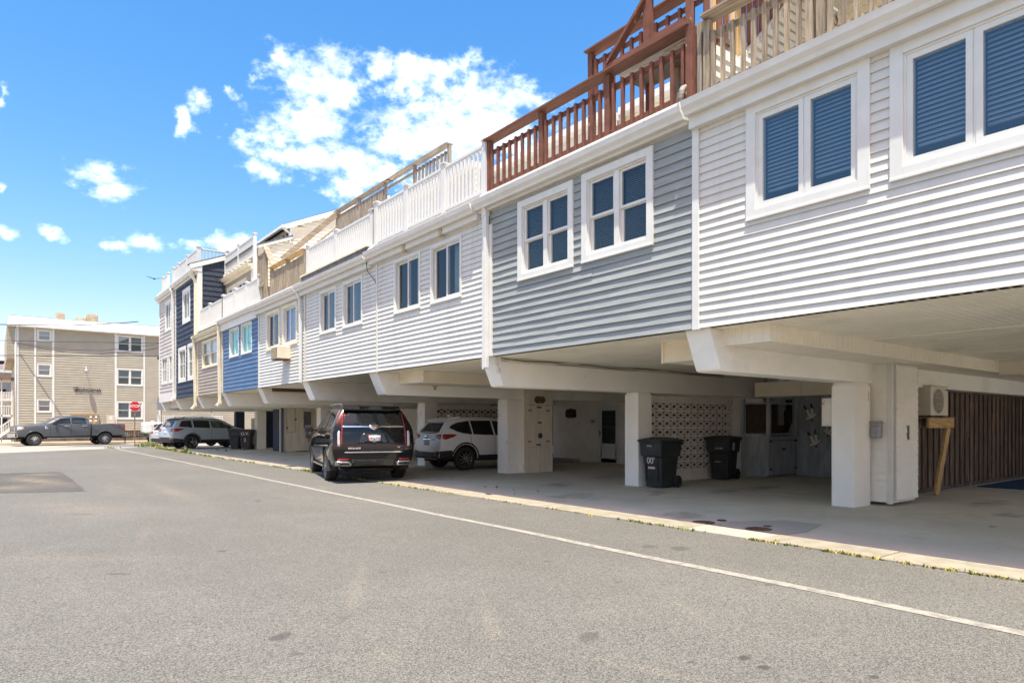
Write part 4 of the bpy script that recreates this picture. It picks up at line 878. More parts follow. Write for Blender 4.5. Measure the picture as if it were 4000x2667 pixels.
MB().box((7.9, 24.1, 2.6), (12, 24.14, 2.72)).build('rusty_edge', rust, h)
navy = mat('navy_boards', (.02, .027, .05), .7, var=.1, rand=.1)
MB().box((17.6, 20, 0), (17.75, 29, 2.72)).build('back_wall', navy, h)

# ---- blue house
blue_sid = mat('blue_vinyl', (.075, .148, .285), .5, var=.03, scale=2, dirt=(.11, .19, .33), dscale=1, damt=.3)
h = house('bright blue sided townhouse with turquoise blinds in white window frames', 24.1, 28.83)
gl_aqua = glass('aqua_window_glass', (.9, 1, 1), .02)
ho = [window(h, F, 24.92, 26.24, 4.03, 5.18, 'slider', tw=.05, fill='aqua', gl=gl_aqua), window(h, F, 26.53, 27.82, 4.03, 5.17, 'slider', tw=.05, fill='aqua', gl=gl_aqua)]
lap_wall(h, F, 24.14, 28.8, 2.72, 5.3, .15, blue_sid, ho, p=.027, seed=51, sheath=blue_sid)
corner_post(h, 24.11, .05)
gutter(h, F, 24.2, 29.1, 5.62, o0=.1, size=.14, fascia=.3); deck(h, 24.1, 28.8, flash_m)
vinyl_rail(h, front(7.55), 24.45, 29.13, 5.8, [24.45, 25.93, 27.43, 29.13], h=.9, gap=.125)
third(h, 10.4, 24.15, 28.8, 5.75, 8.0, cream_vinyl, .16, seed=52)
soffit(h, 24.65, 28.85); beam(h, 29.1, w=.44); column(h, 29.1, w=.46, x0=11.6, x1=12.1)
downspout(h, [(7.2, 28.95, 5.55), (7.3, 28.98, 5.4), (7.35, 28.98, 2.3), (7.22, 28.98, 2.16)], m=cream_trim, w=.12, h=.1)

# ---- taupe house, roof deck and cream gable
taupe = mat('taupe_vinyl', (.36, .295, .24), .55, var=.03, scale=2)
h = house('taupe sided townhouse with a second white railing on its upper roof', 28.83, 33.07)
ho = [window(h, F, 29.6, 32.2, 3.88, 5.11, 'double', trim=cream_trim, tw=.08, fill='shade', gl=bl2, sash=cream_trim)]
lap_wall(h, F, 28.95, 33.0, 2.72, 5.3, .14, taupe, ho, p=.026, seed=61, sheath=taupe)
corner_post(h, 28.9, .09, m=cream_trim)
gutter(h, F, 29.0, 33.35, 5.46, m=cream_trim, o0=.1, size=.14, fascia=.14); deck(h, 28.8, 33., flash_m)
MB().box((XW-.04, 28.95, 5.5), (XW+.1, 33, 5.66)).build('shingle_strip', shingle_dark, h)
for k in range(4): MB().box((XW-.12, 29.4+k*1.05, 5.66), (XW+.1, 29.5+k*1.05, 5.72)).build('rail_bracket', cream_trim, h)
vinyl_rail(h, front(7.55), 29.13, 33.28, 5.74, [29.13, 31.28, 33.26], h=.92, gap=.125)
downspout(h, [(7.2, 33.2, 5.4), (7.3, 33.22, 5.25), (7.36, 33.22, 2.3), (7.2, 33.22, 2.1)], m=cream_trim, w=.12, h=.1)
UF = front(8.65)
hu = [window(h, UF, 29.7, 31.15, 6.2, 7.75, 'tall', trim=cream_trim, tw=.08, fill='none', gl=dark_pane, cols=1), window(h, UF, 31.25, 32.7, 6.2, 7.75, 'tall', trim=cream_trim, tw=.08, fill='none', gl=dark_pane, cols=1)]
lap_wall(h, UF, 28.9, 33.05, 5.75, 8.05, .17, taupe, hu, p=.022, seed=62, sheath=taupe, joints=False)
corner_post(h, 28.95, .12, z0=5.75, z1=8.2, m=cream_trim, pt=UF)
gutter(h, UF, 28.8, 33.05, 8.2, m=cream_trim, o0=.1, size=.14, fascia=.14)
MB().box((8.6, 28.85, 8.1), (15, 33.05, 8.3)).build('roof', shingle_dark, h)
for k in range(7): MB().box((8.5, 29.1+k*.6, 8.3), (8.7, 29.3+k*.6, 8.38)).build('rail_bracket', cream_trim, h)
vinyl_rail(h, front(8.65), 28.6, 33.0, 8.42, [28.62, 30.85, 33.0], h=.92, gap=.125)
MB().box((8.58, 28.55, 5.9), (8.72, 28.69, 8.45)).build('post', rail_white, h)
gable = mat('cream_gable_vinyl', (.7, .62, .48), .55, var=.03)
gx = 8.85
gtop = lambda a: (8.88+.44*(a-gx)) if a < 10.25 else (10.02+.46*(a-10.25))
lap_wall(h, side(28.84), gx, 14.5, 5.75, 12.0, .17, gable, p=.026, name='gable_board', seed=63, joints=False, top=lambda a: gtop(a))
b = MB(); b.prism([(gx, 5.75), (15, 5.75), (15, gtop(15)), (10.9, gtop(10.9)), (10.9, gtop(10.24)), (10.2, gtop(10.2)), (gx, gtop(gx))], lambda x, z, d: (x, d, z), 28.86, 33.0); b.build('gable', gable, h)
b = MB(); b.bar((gx-.2, 28.78, gtop(gx)-.02), (10.25, 28.78, gtop(10.24)+.06), .1, .16); b.bar((9.95, 28.76, gtop(10.25)-.08), (15, 28.76, gtop(15)+.06), .14, .2)
b.box((10.2, 28.8, gtop(10.24)), (10.3, 28.9, gtop(10.25))); b.build('rake_board', white_trim, h)
b = MB(); b.prism([(9.9, gtop(10.25)-.03), (15, gtop(15)+.12), (15, gtop(15)+.2), (9.9, gtop(10.25)+.03)], lambda x, z, d: (x, d, z), 28.7, 33.3); b.prism([(8.6, gtop(gx)+.0), (10.3, gtop(10.24)+.1), (10.3, gtop(10.24)+.16), (8.6, gtop(gx)+.06)], lambda x, z, d: (x, d, z), 28.72, 33.2); b.build('gable_roof', shingle_dark, h)
DF = front(10.25)
dh = [window(h, DF, ya, yb, 9.5, 9.98, 'casement', tw=.06, fill='none', gl=dark_pane) for (ya, yb) in ((29.0, 30.1), (30.3, 31.4), (31.6, 32.7))]
b = MB()
for (p0, p1, k0, k1) in clip_rects(28.86, 33.0, 9.3, 10.04, dh): pbox(b, DF, p0, p1, -.06, 0, k0, k1)
b.build('dormer_wall', white_trim, h)
b = MB(); b.box((9.83, 28.7, 9.9), (9.95, 33.3, 10.02)); b.bar((9.88, 28.8, 9.9), (10.2, 28.8, 9.7), .07, .06); b.bar((10.2, 28.78, 9.7), (10.2, 28.78, 9.3), .07, .06); b.build('gutter', white_trim, h)
MB().lathe([(.04, 0), (.04, .5)], (13.2, 29.5, 11.3), n=10).build('vent_pipe', rail_white, h)
soffit(h, 29.3, 33.2); beam(h, 33.5, w=.44); column(h, 33.5, w=.46, x0=11.6, x1=12.1)
MB().box((17.6, 29, 0), (17.75, 34.6, 2.72)).build('back_wall', wb_m, h)
cl = MB().box((11.32, 33.24, .05), (13.2, 34.4, 2.2)).build('closet', cb_m, h)
boards(cl, side(33.24), 11.32, 13.2, .03, 2.2, .23, cb_m, o=0, gap=.006, name='closet_board', seed=12, ragged=.05)
boards(cl, front(11.32), 33.22, 34.4, .05, 2.2, .25, navy, o=0, name='closet_board', seed=12)
MB().box((11.24, 33.17, 0), (11.3, 33.24, 2.2)).build('corner_trim', cream_trim, cl); MB().box((11.3, 33.16, 0), (11.42, 33.215, 2.2)).build('corner_trim', blue_sid, cl)
MB().box((12.45, 33.19, 1.2), (12.85, 33.22, 2.05)).build('vent_panel', mat('grey_vent', (.16, .165, .165), .7), cl)
b = MB(); ring(b, side(33.22), 12.4, 12.9, 1.15, 2.1, .05, 0, .03); b.build('vent_frame', cb_m, cl)
MB().box((11.6, 33.205, 1.0), (12.02, 33.219, 1.01)).box((11.6, 33.205, 1.0), (11.61, 33.219, 2.2)).box((12.01, 33.205, 1.0), (12.02, 33.219, 2.2)).build('door_seam', black, cl)
MB().box((11.98, 33.19, 1.62), (12.1, 33.215, 1.68)).box((11.56, 33.19, 1.18), (11.64, 33.215, 1.26)).build('latch', rust, cl)
def meter(parent, x, y, z, s=1., pipe=True):
    b = MB().box((x-.17*s, y-.1, z-.24*s), (x+.17*s, y, z+.2*s)); m_ = b.build('meter_box', metal_grey, parent, bevel=.01)
    q = MB(); q.lathe([(.001, -.09), (.07*s, -.085), (.085*s, -.05), (.09*s, 0)], (x+.05*s, y-.1, z), 'y', 18); q.build('meter_dial', mat('meter_face', (.5, .5, .48), .2), m_)
    if pipe: q = MB(); q.tube([(x+.03, y-.05, z-.24*s), (x+.03, y-.05, .02)], .03, 8); q.build('conduit', metal_grey, m_)
meter(cl, 12.7, 33.2, .95)
# ---- navy three-storey house
navy_sid = mat('navy_shingle', (.021, .034, .066), .7, var=.2, scale=7, stretch=(3, 3, 1), rand=.12, bump=.3, bscale=30)
navy_side = mat('navy_shingle_side', (.026, .036, .056), .7, var=.2, scale=7, stretch=(3, 3, 1), rand=.12, bump=.3, bscale=30)
h = house('navy blue shingled three-storey townhouse with white window trim', 33.07, 37.7)
ho = [window(h, F, 33.49, 35.03, 3.5, 5.27, 'tall', tw=.17, fill='grid', cols=2, gl=dark_pane, fw=.04), window(h, F, 35.37, 37.05, 3.49, 5.25, 'tall', tw=.17, fill='grid', cols=2, gl=dark_pane, fw=.04), window(h, F, 34.5, 36.12, 6.33, 8.03, 'tall', tw=.2, fill='none', cols=2, gl=dark_pane, fw=.05)]
lap_wall(h, F, 33.2, 37.6, 2.72, 8.4, .235, navy_sid, ho, p=.035, seed=71, sheath=navy_sid, wav=2)
corner_post(h, 33.13, .13, z1=8.5, m=cream_trim); corner_post(h, 37.68, .12, z1=8.5)
gutter(h, F, 33.1, 38.0, 8.55, o0=.1, size=.15, fascia=.12)
stop_ = lambda a: 8.78+.4*(a-7.45)
lap_wall(h, side(33.07), 7.62, 12., 5.75, 10.2, .235, navy_side, p=.03, name='side_board', seed=72, joints=False, top=stop_)
b = MB(); b.prism([(8.15, 2.8), (15, 2.8), (15, stop_(11)), (11, stop_(11)), (8.15, stop_(8.15))], lambda x, z, d: (x, d, z), 33.09, 37.68); b.build('wall', navy_side, h)
MB().box((7.42, 33.02, 5.75), (7.62, 33.09, 8.7)).build('corner_trim', white_trim, h)
b = MB(); b.bar((7.1, 33.02, stop_(7.1)-.02), (11, 33.02, stop_(11)-.02), .08, .2); b.box((7.15, 33.0, 8.45), (7.6, 33.1, 8.62)); b.build('rake_board', white_trim, h)
b = MB(); b.prism([(7.05, stop_(7.05)+.08), (11, stop_(11)+.08), (11, stop_(11)+.14), (7.05, stop_(7.05)+.12)], lambda x, z, d: (x, d, z), 32.98, 33.4); b.build('roof', shingle_dark, h)
downspout(h, [(7.2, 33.25, 8.42), (7.22, 33.25, 8.25), (7.36, 33.2, 8.0), (7.36, 33.2, 5.5)], m=cream_trim, w=.13, h=.11)
vr = vinyl_rail(h, front(7.55), 33.5, 38.8, 8.78, [33.5, 35.6, 37.55, 38.85], h=.85, gap=.125)
vinyl_rail(h, side(33.5), 7.55, 8.8, 8.85, [7.6, 8.85], h=.78, gap=.16)
soffit(h, 33.75, 37.95); beam(h, 38.2, w=.44, m=stucco); column(h, 38.2, w=.46, x0=11.6, x1=12.1)
MB().box((17.6, 34.6, 0), (17.75, 38.4, 2.72)).build('back_wall', wb_m, h)
cl = MB().box((12.14, 38.64, .05), (13.3, 39.9, 2.16)).build('closet', navy_sid, h)
lap_wall(cl, front(12.13), 38.72, 39.9, .06, 2.15, .2, navy_sid, p=.014, name='closet_board', seed=5, joints=False)
lap_wall(cl, side(38.63), 12.2, 13.3, .06, 2.15, .2, navy_sid, p=.014, name='closet_board', seed=6, joints=False)
MB().box((12.08, 38.58, 0), (12.2, 38.7, 2.16)).build('corner_trim', white_trim, cl); MB().box((12.1, 38.7, 0), (12.13, 39.9, .06)).box((12.2, 38.6, 0), (13.3, 38.63, .06)).build('base_trim', white_trim, cl)
MB().box((12.105, 39.1, 1.62), (12.115, 39.4, 1.9)).build('notice', mat('yellow_notice', (.75, .55, .03), .6, var=.05, scale=30), cl)
mbx = MB().box((11.98, 39.15, 1.08), (12.12, 39.62, 1.46)).build('mailbox', mat('mailbox_white', (.68, .66, .6), .6), cl, bevel=.01)
bb = MB(); bb.bar((11.97, 39.25, 1.24), (11.97, 39.2, 1.4), .015, .05, up=(1, 0, 0)); bb.build('flag', mat('flag_red', (.35, .02, .015), .5), mbx)

# ---- pale grey three-storey house at the far end
grey_far = mat('pale_grey_vinyl', (.5, .46, .43), .55, var=.03, scale=2)
h = house('pale grey three-storey townhouse at the far end of the row', 37.7, 42.0)
ho = [window(h, F, 38.0, 39.4, 3.58, 5.12, 'tall', tw=.1, fill='grid', cols=3, gl=dark_pane, fw=.04), window(h, F, 39.75, 41.3, 3.58, 5.12, 'tall', tw=.1, fill='grid', cols=3, gl=dark_pane, fw=.04), window(h, F, 38.9, 40.4, 6.4, 8.02, 'tall', tw=.12, fill='none', cols=2, gl=bl2, fw=.05)]
lap_wall(h, F, 37.76, 41.85, 3.0, 8.4, .2, grey_far, ho, p=.03, seed=81, sheath=grey_far)
MB().box((XW-.05, 37.76, 2.62), (XW+.02, 41.95, 3.0)).build('skirt_board', white_trim, h)
corner_post(h, 41.9, .1, z1=8.5)
gutter(h, F, 38.0, 42.2, 8.5, o0=.1, size=.15, fascia=.12)
b = MB(); b.box((XW+.01, 41.9, 2.7), (15, 42., 8.6)); b.build('wall', grey_far, h)
downspout(h, [(7.2, 37.95, 8.4), (7.3, 37.9, 8.2), (7.36, 37.9, 2.75), (7.24, 37.9, 2.6)], w=.11, h=.1)
MB().box((7.3, 37.7, 8.5), (15, 42.1, 8.72)).build('roof', white_trim, h)
vinyl_rail(h, front(7.55), 38.9, 41.6, 8.75, [40.2, 41.6], h=.85, gap=.125)
b = MB(); corrug(b, lambda a, q, d: (8.0-d, a, q), 38.5, 42, 2.3, 2.72, .2, .012, .03); b.build('soffit_box', white_trim, h)
soffit(h, 38.45, 42.); beam(h, 42.25, w=.44); column(h, 42.25, w=.46, x0=11.6, x1=12.1, m=navy); 
b = MB(); b.tube([(9.2, 37.96, 2.25), (11.4, 37.96, 2.25)], .03, 8); b.tube([(9.2, 37.96, 2.26), (9.2, 37.96, 2.02)], .03, 8); b.build('pipe', rail_white, h)
b = MB(); b.box((12.15, 40.1, .95), (12.5, 40.9, 1.75)); mc = b.build('meter_cabinet', cream_trim, h)
b = MB(); b.lathe([(.001, -.05), (.1, -.045), (.11, 0)], (12.15, 40.4, 1.45), 'x', 16); b.build('meter_dial', mat('meter_face', (.5, .5, .48), .2), mc)
boards(mc, front(12.16), 40.1, 40.9, .03, .95, .18, greywood['z'], o=0, name='cabinet_board', seed=3)
# ================================================================== VEHICLES
def paint(name, c, metal=.0, rough=.28): return mat(name, c, rough, metal, var=0, coat=.0, spec=.5)
chrome = mat('chrome', (.75, .75, .76), .08, 1.0, var=0)
satin = mat('satin_metal', (.5, .5, .51), .25, 1.0, var=0)
tyre_m = mat('tyre_rubber', (.022, .021, .02), .8, var=.15, scale=20)
clad_m = mat('black_plastic', (.022, .022, .023), .55, var=.05)
red_lens = mat('red_lens', (.32, .008, .012), .12, var=0, coat=.6); clear_lens = mat('clear_lens', (.55, .5, .5), .12, var=0, coat=.6); amber = mat('amber_lens', (.6, .2, .01), .2, var=0)
car_glass = mat('car_glass', (.008, .010, .011), .02, var=0, spec=.7)
under_m = mat('underbody', (.012, .012, .012), .9, var=.1)
plate_m = mat('plate_white', (.6, .6, .62), .4, var=.03); ink = mat('plate_ink', (.03, .04, .1), .5, var=0)
def shell(stations, name, sub=2, crease=.35):
    """stations: (x, [dx per row or None], [(y, z) x 9]) -> mesh lofted from half sections, subdivided"""
    bm = bmesh.new(); grid = []
    for (x, dx, prof) in stations:
        ring_ = []
        for s in (1, -1):
            col = []
            for k, (y, z) in enumerate(prof):
                if s == -1 and (k == 0 or k == 8): col.append(grid_row[k]); continue
                col.append(bm.verts.new((x+(dx[k] if dx else 0), s*y, z)))
            if s == 1: grid_row = col
            ring_.append(col)
        grid.append(ring_)
    cl = bm.edges.layers.float.new('crease_edge')
    def face(vs, mi):
        u = []
        for v in vs:
            if v not in u: u.append(v)
        if len(u) < 3: return
        try: f = bm.faces.new(u); f.material_index = mi; f.smooth = True
        except ValueError: pass
    for i in range(len(grid)-1):
        for s in (0, 1):
            for k in range(8):
                a, b, c, d = grid[i][s][k], grid[i][s][k+1], grid[i+1][s][k+1], grid[i+1][s][k]
                face((a, b, c, d) if s else (d, c, b, a), 1 if k < 2 else 0)
    for i in (0, len(grid)-1):
        for k in range(8): face((grid[i][0][k], grid[i][0][k+1], grid[i][1][k+1], grid[i][1][k]), 1 if k < 1 else 0)
    bm.verts.ensure_lookup_table(); bm.edges.ensure_lookup_table()
    rows = {}
    for g_ in grid:
        for s in (0, 1):
            for k, v in enumerate(g_[s]): rows[v] = k
    for e in bm.edges:
        a, b = rows[e.verts[0]], rows[e.verts[1]]
        if a == b and a in (1, 2): e[cl] = .7
        elif a == b and a == 5: e[cl] = crease
        elif a == b and a == 6: e[cl] = .25
    for i in (0, len(grid)-1):
        for s in (0, 1):
            for k in range(8):
                e = bm.edges.get((grid[i][s][k], grid[i][s][k+1]))
                if e: e[cl] = max(e[cl], .45)
    bmesh.ops.recalc_face_normals(bm, faces=bm.faces)
    me = bpy.data.meshes.new(name); bm.to_mesh(me); bm.free()
    o = bpy.data.objects.new('shell', me); COL.objects.link(o)
    md = o.modifiers.new('s', 'SUBSURF'); md.levels = sub; md.render_levels = sub
    return o
def cut_and_bake(o, wheels, mats, name):
    for m in mats: o.data.materials.append(m)
    cut = None
    if wheels:
        b = MB()
        for (x, y, z, r, s) in wheels:
            y0 = y-s*.5; y1 = y+s*.6
            n = 36; prof = [(r, min(y0, y1)), (r, max(y0, y1))]
            ring0 = [(x+r*math.cos(2*math.pi*k/n), prof[0][1], z+r*math.sin(2*math.pi*k/n)) for k in range(n)]; ring1 = [(p[0], prof[1][1], p[2]) for p in ring0]
            b.add(ring0+ring1, [tuple(range(n))[::-1], tuple(range(n, 2*n))]+[(k, (k+1) % n, n+(k+1) % n, n+k) for k in range(n)], 2)
        cut = b.build('cutter', mats); md = o.modifiers.new('b', 'BOOLEAN'); md.operation = 'DIFFERENCE'; md.object = cut; md.solver = 'EXACT'
        try: md.material_mode = 'INDEX'
        except Exception: pass
    dg = bpy.context.evaluated_depsgraph_get(); dg.update()
    me = bpy.data.meshes.new_from_object(o.evaluated_get(dg)); me.name = name
    bpy.data.objects.remove(o)
    if cut: bpy.data.objects.remove(cut)
    return me
def split_mesh(me, idx, name, m):
    vs = {}; V = []; Fs = []
    for p in me.polygons:
        if p.material_index == idx:
            f = []
            for i in p.vertices:
                if i not in vs: vs[i] = len(V); V.append(tuple(me.vertices[i].co))
                f.append(vs[i])
            Fs.append(f)
    if not Fs: return None
    n = bpy.data.meshes.new(name); n.from_pydata(V, [], Fs); n.materials.append(m)
    n.polygons.foreach_set('use_smooth', [True]*len(Fs)); n.update()
    try: n.set_sharp_from_angle(angle=rad(40))
    except Exception: pass
    return n
class Vehicle:
    def __init__(s, name, label, cat, loc, rz, group=None):
        s.root = thing(name, label, cat, loc, rz, group); s.trees = []
    def add_shell(s, sh, wheels, paint_m, part='body'):
        me = cut_and_bake(sh, wheels, [paint_m, clad_m, under_m], 'shell')
        o = link(part, split_mesh(me, 0, part, paint_m), s.root, local=True)
        for i, (nm, m) in ((1, ('cladding', clad_m)), (2, ('wheel_arch', under_m))):
            q = split_mesh(me, i, nm, m)
            if q: link(nm, q, s.root, local=True)
        bm = bmesh.new(); bm.from_mesh(me); s.bvh = BVHTree.FromBMesh(bm); bm.free(); bpy.data.meshes.remove(me)
        return o
    DIR = {'rear': (lambda a, b: Vector((-9, a, b)), Vector((1, 0, 0))), 'left': (lambda a, b: Vector((a, 9, b)), Vector((0, -1, 0))), 'right': (lambda a, b: Vector((a, -9, b)), Vector((0, 1, 0))), 'front': (lambda a, b: Vector((12, a, b)), Vector((-1, 0, 0)))}
    def hit(s, view, a, b):
        fn, d = s.DIR[view]; o = fn(a, b); h = s.bvh.ray_cast(o, d)
        if h[0] is None:
            q = s.bvh.find_nearest(o+d*9)[0]; p = fn(a, b); return Vector([q[i] if abs(d[i]) > .5 else p[i] for i in range(3)]), d
        return h[0], d
    def patch(s, name, poly, view, m, th=.006, parent=None, fine=.09, depth=.012):
        """outline in the side or rear view wrapped on to the body as a thin raised piece"""
        bm = bmesh.new(); f = bm.faces.new([bm.verts.new((a, b, 0)) for a, b in poly]); bmesh.ops.triangulate(bm, faces=[f])
        for _ in range(5):
            es = [e for e in bm.edges if e.calc_length() > fine]
            if not es: break
            bmesh.ops.subdivide_edges(bm, edges=es, cuts=1); bmesh.ops.triangulate(bm, faces=[q for q in bm.faces if len(q.verts) > 3])
        b = MB(); bm.verts.ensure_lookup_table(); bm.verts.index_update(); fr = []; bk = []
        for v in bm.verts:
            h, d = s.hit(view, v.co.x, v.co.y); fr.append(h-d*th); bk.append(h+d*depth)
        n = len(fr); b.add(fr+bk, [[v.index for v in q.verts] for q in bm.faces], 0, True)
        for e in bm.edges:
            if len(e.link_faces) == 1: i, j = e.verts[0].index, e.verts[1].index; b.f.append([i, j, n+j, n+i]); b.m.append(0); b.s.append(False)
        bm.free(); return b.build(name, m, parent or s.root, local=True)
    def strip(s, name, pts, w, view, m, th=.006, parent=None):
        L = []; R = []
        for i, (a, b) in enumerate(pts):
            p, q = pts[max(0, i-1)], pts[min(len(pts)-1, i+1)]; dx, dy = q[0]-p[0], q[1]-p[1]; n = math.hypot(dx, dy) or 1
            L.append((a-dy/n*w/2, b+dx/n*w/2)); R.append((a+dy/n*w/2, b-dx/n*w/2))
        return s.patch(name, L+R[::-1], view, m, th, parent)
    def text(s, name, txt, size, a, b, view, m, th=.01, parent=None, **kw):
        vs, fs = text_mesh(txt, size, extrude=0, **kw); sx = {'rear': -1, 'left': -1, 'right': 1, 'front': 1}[view]
        P = []
        for x, y, z in vs: h, d = s.hit(view, a+sx*x, b+y); P.append(h-d*th)
        mb = MB(); mb.add(P, fs); return mb.build(name, m, parent or s.root, local=True)
    def wheel(s, x, y, r, w, rim_r, spokes, rim_m, style=0, side=1):
        hw = w/2; b = MB(); k = rim_r
        b.lathe([(k, -hw*.8), (k+.02, -hw*.95), (r-.05, -hw), (r-.012, -hw*.8), (r, -hw*.5), (r, hw*.5), (r-.012, hw*.8), (r-.05, hw), (k+.02, hw*.95), (k, hw*.8)], (x, y, r), 'y', 40)
        o = b.build('wheel', tyre_m, s.root, local=True)
        g_ = MB()
        for q in (-.45, -.15, .15, .45): g_.lathe([(r+.001, hw*q-.006), (r+.0035, hw*q), (r+.001, hw*q+.006)], (x, y, r), 'y', 40)
        g_.build('tread', tyre_m, o, local=True)
        q = MB(); f = side; yo = y+f*hw*.72
        q.lathe([(k, y+f*hw*.85-y), (k*.93, f*hw*.7), (k*.9, f*hw*.1), (k*.9, -f*hw*.6)], (x, y, r), 'y', 36)
        q.lathe([(.001, f*hw*.66), (k*.22, f*hw*.66), (k*.26, f*hw*.4)], (x, y, r), 'y', 18)
        for i in range(spokes):
            a = 2*math.pi*i/spokes+.2
            for off in ((-.0,) if style == 0 else (-.16, .16)):
                p0 = (x+k*.15*math.cos(a), yo-f*.02, r+k*.15*math.sin(a)); p1 = (x+k*.95*math.cos(a+off), yo-f*.0, r+k*.95*math.sin(a+off))
                q.bar(p0, p1, k*(.17 if style == 0 else .13), .035, up=(0, 1, 0))
        q.build('rim', rim_m, o, local=True)
        d = MB(); d.lathe([(.001, f*hw*.05), (k*.89, f*hw*.05)], (x, y, r), 'y', 24); d.build('brake_disc', under_m, o, local=True)
        return o
def prof(zs, ws, wm, wb, zb, wr, zr, zt, mid=.0):
    h = zb-zs
    return [(0, zs), (ws*.93, zs), (ws, zs+.07), (wm, zs+h*.38), (wm-.004, zs+h*.72), (wb, zb), (wr, zr), (wr*.78, zt-.012), (0, zt)]
def mirror_box(v, x, y, z, paint_m, side, parent=None, s=1.):
    b = MB(); q = [(.0, -.09), (.0, .05), (.03, .1), (.1, .1), (.13, .02), (.12, -.06), (.06, -.1)]
    b.prism([(p*s, r_*s) for p, r_ in q], lambda a, c, d: (x+a, y+side*d, z+c), .06, .27*s); b.prism([(0.03, -.06), (.09, -.06), (.08, -.02), (.04, -.02)], lambda a, c, d: (x+a, y+side*d, z+c), -.12, .08)
    o = b.build('wing_mirror', paint_m, v.root, bevel=.015, local=True)
    return o

# ------------------------------------------------------------- black full-size SUV seen from behind
blk = paint('black_paint', (.005, .005, .006), rough=.06)
v = Vehicle('parked_suv', 'large black SUV with tall tail lamps parked half under the overhang, seen from behind', 'car', (7.64, 16.04, 0), rad(75), 'cars parked under the houses')
dxr = [.10, .02, 0, -.02, 0, .04, .30, .33, .36]
st = [(-1.24, dxr, prof(.42, .90, .985, .95, 1.36, .735, 1.80, 1.885)), (-1.13, dxr, prof(.40, .95, 1.02, .97, 1.36, .745, 1.81, 1.895)), (-.6, None, prof(.36, .97, 1.03, .985, 1.30, .76, 1.82, 1.91)),
      (.5, None, prof(.34, .97, 1.03, .985, 1.26, .765, 1.83, 1.93)), (1.5, None, prof(.34, .97, 1.03, .985, 1.24, .76, 1.82, 1.92)), (2.05, None, prof(.34, .97, 1.03, .985, 1.23, .73, 1.79, 1.87)),
      (2.85, None, prof(.34, .97, 1.03, .97, 1.2, .80, 1.24, 1.27)), (3.9, None, prof(.34, .96, 1.0, .93, 1.12, .80, 1.16, 1.2)), (4.1, None, prof(.36, .85, .9, .84, 1.02, .72, 1.07, 1.1))]
R_, WBX = .415, 3.07
wh = [(0, .88, R_, .475, 1), (0, -.88, R_, .475, -1), (WBX, .88, R_, .475, 1), (WBX, -.88, R_, .475, -1)]
v.add_shell(shell(st, 'suv'), wh, blk)
rimd = mat('dark_alloy', (.25, .25, .26), .25, 1., var=0)
for (x, s) in ((0, 1), (0, -1), (WBX, 1), (WBX, -1)): v.wheel(x, s*.865, R_, .29, .29, 7, rimd, 1, s)
for s in ('left', 'right'):
    v.patch('window', [(-.82, 1.36), (-.78, 1.66), (-.72, 1.74), (.12, 1.77), (.12, 1.31)], s, car_glass); v.patch('window', [(.2, 1.30), (.2, 1.77), (1.05, 1.76), (1.05, 1.28)], s, car_glass); v.patch('window', [(1.13, 1.28), (1.13, 1.76), (1.95, 1.72), (2.2, 1.58), (2.55, 1.3), (2.55, 1.26)], s, car_glass)
    v.strip('window_trim', [(-.88, 1.33), (-.86, 1.6), (-.78, 1.76), (-.7, 1.785), (1.1, 1.8), (1.9, 1.76), (2.2, 1.62)], .022, s, chrome); v.strip('door_gap', [(1.1, 1.26), (1.09, .6)], .012, s, under_m, .002); v.strip('door_gap', [(.16, 1.28), (.2, .9), (.45, .6)], .012, s, under_m, .002)
    for xx in (.32, 1.3): v.patch('handle', [(xx, 1.13), (xx+.24, 1.13), (xx+.24, 1.165), (xx, 1.165)], s, chrome, .035)
    sg = 1 if s == 'left' else -1
    MB().box((.45, sg*.9, .33), (2.6, sg*1.02, .38)).build('running_board', satin, v.root, bevel=.01, local=True)
    b = MB(); b.tube([(-.6, sg*.66, 1.86), (-.45, sg*.67, 1.93), (1.5, sg*.67, 1.955), (1.75, sg*.66, 1.88)], .022, 8); b.build('roof_rail', satin, v.root, local=True)
    v.patch('marker_lamp', [(3.7, .78), (3.95, .78), (3.93, .84), (3.7, .84)], s, amber)
    b = MB(); b.prism([(-.46, .28), (-.44, .55), (-.5, .55), (-.56, .28)], lambda a, c, d: (a, d*sg, c), .78, 1.02); b.build('mud_flap', clad_m, v.root, local=True)
mirror_box(v, 2.25, 1.0, 1.3, blk, 1); mirror_box(v, 2.25, -1.0, 1.3, blk, -1)
v.patch('rear_window', [(-.74, 1.40), (-.70, 1.66), (-.64, 1.72), (.64, 1.72), (.70, 1.66), (.74, 1.40)], 'rear', car_glass, .004, fine=.12)
b = MB(); b.prism([(-1.02, 1.755), (-1.04, 1.795), (-.9, 1.87), (-.5, 1.915), (-.5, 1.86), (-.86, 1.79)], lambda a, c, d: (a, d, c), -.70, .70); b.build('spoiler', blk, v.root, bevel=.012, local=True)
b = MB(); b.box((-1.035, -.2, 1.785), (-1.02, .2, 1.80)); b.build('brake_lamp', under_m, v.root, local=True)
v.strip('trim_bar', [(-.76, 1.375), (.76, 1.375)], .04, 'rear', chrome, .018)
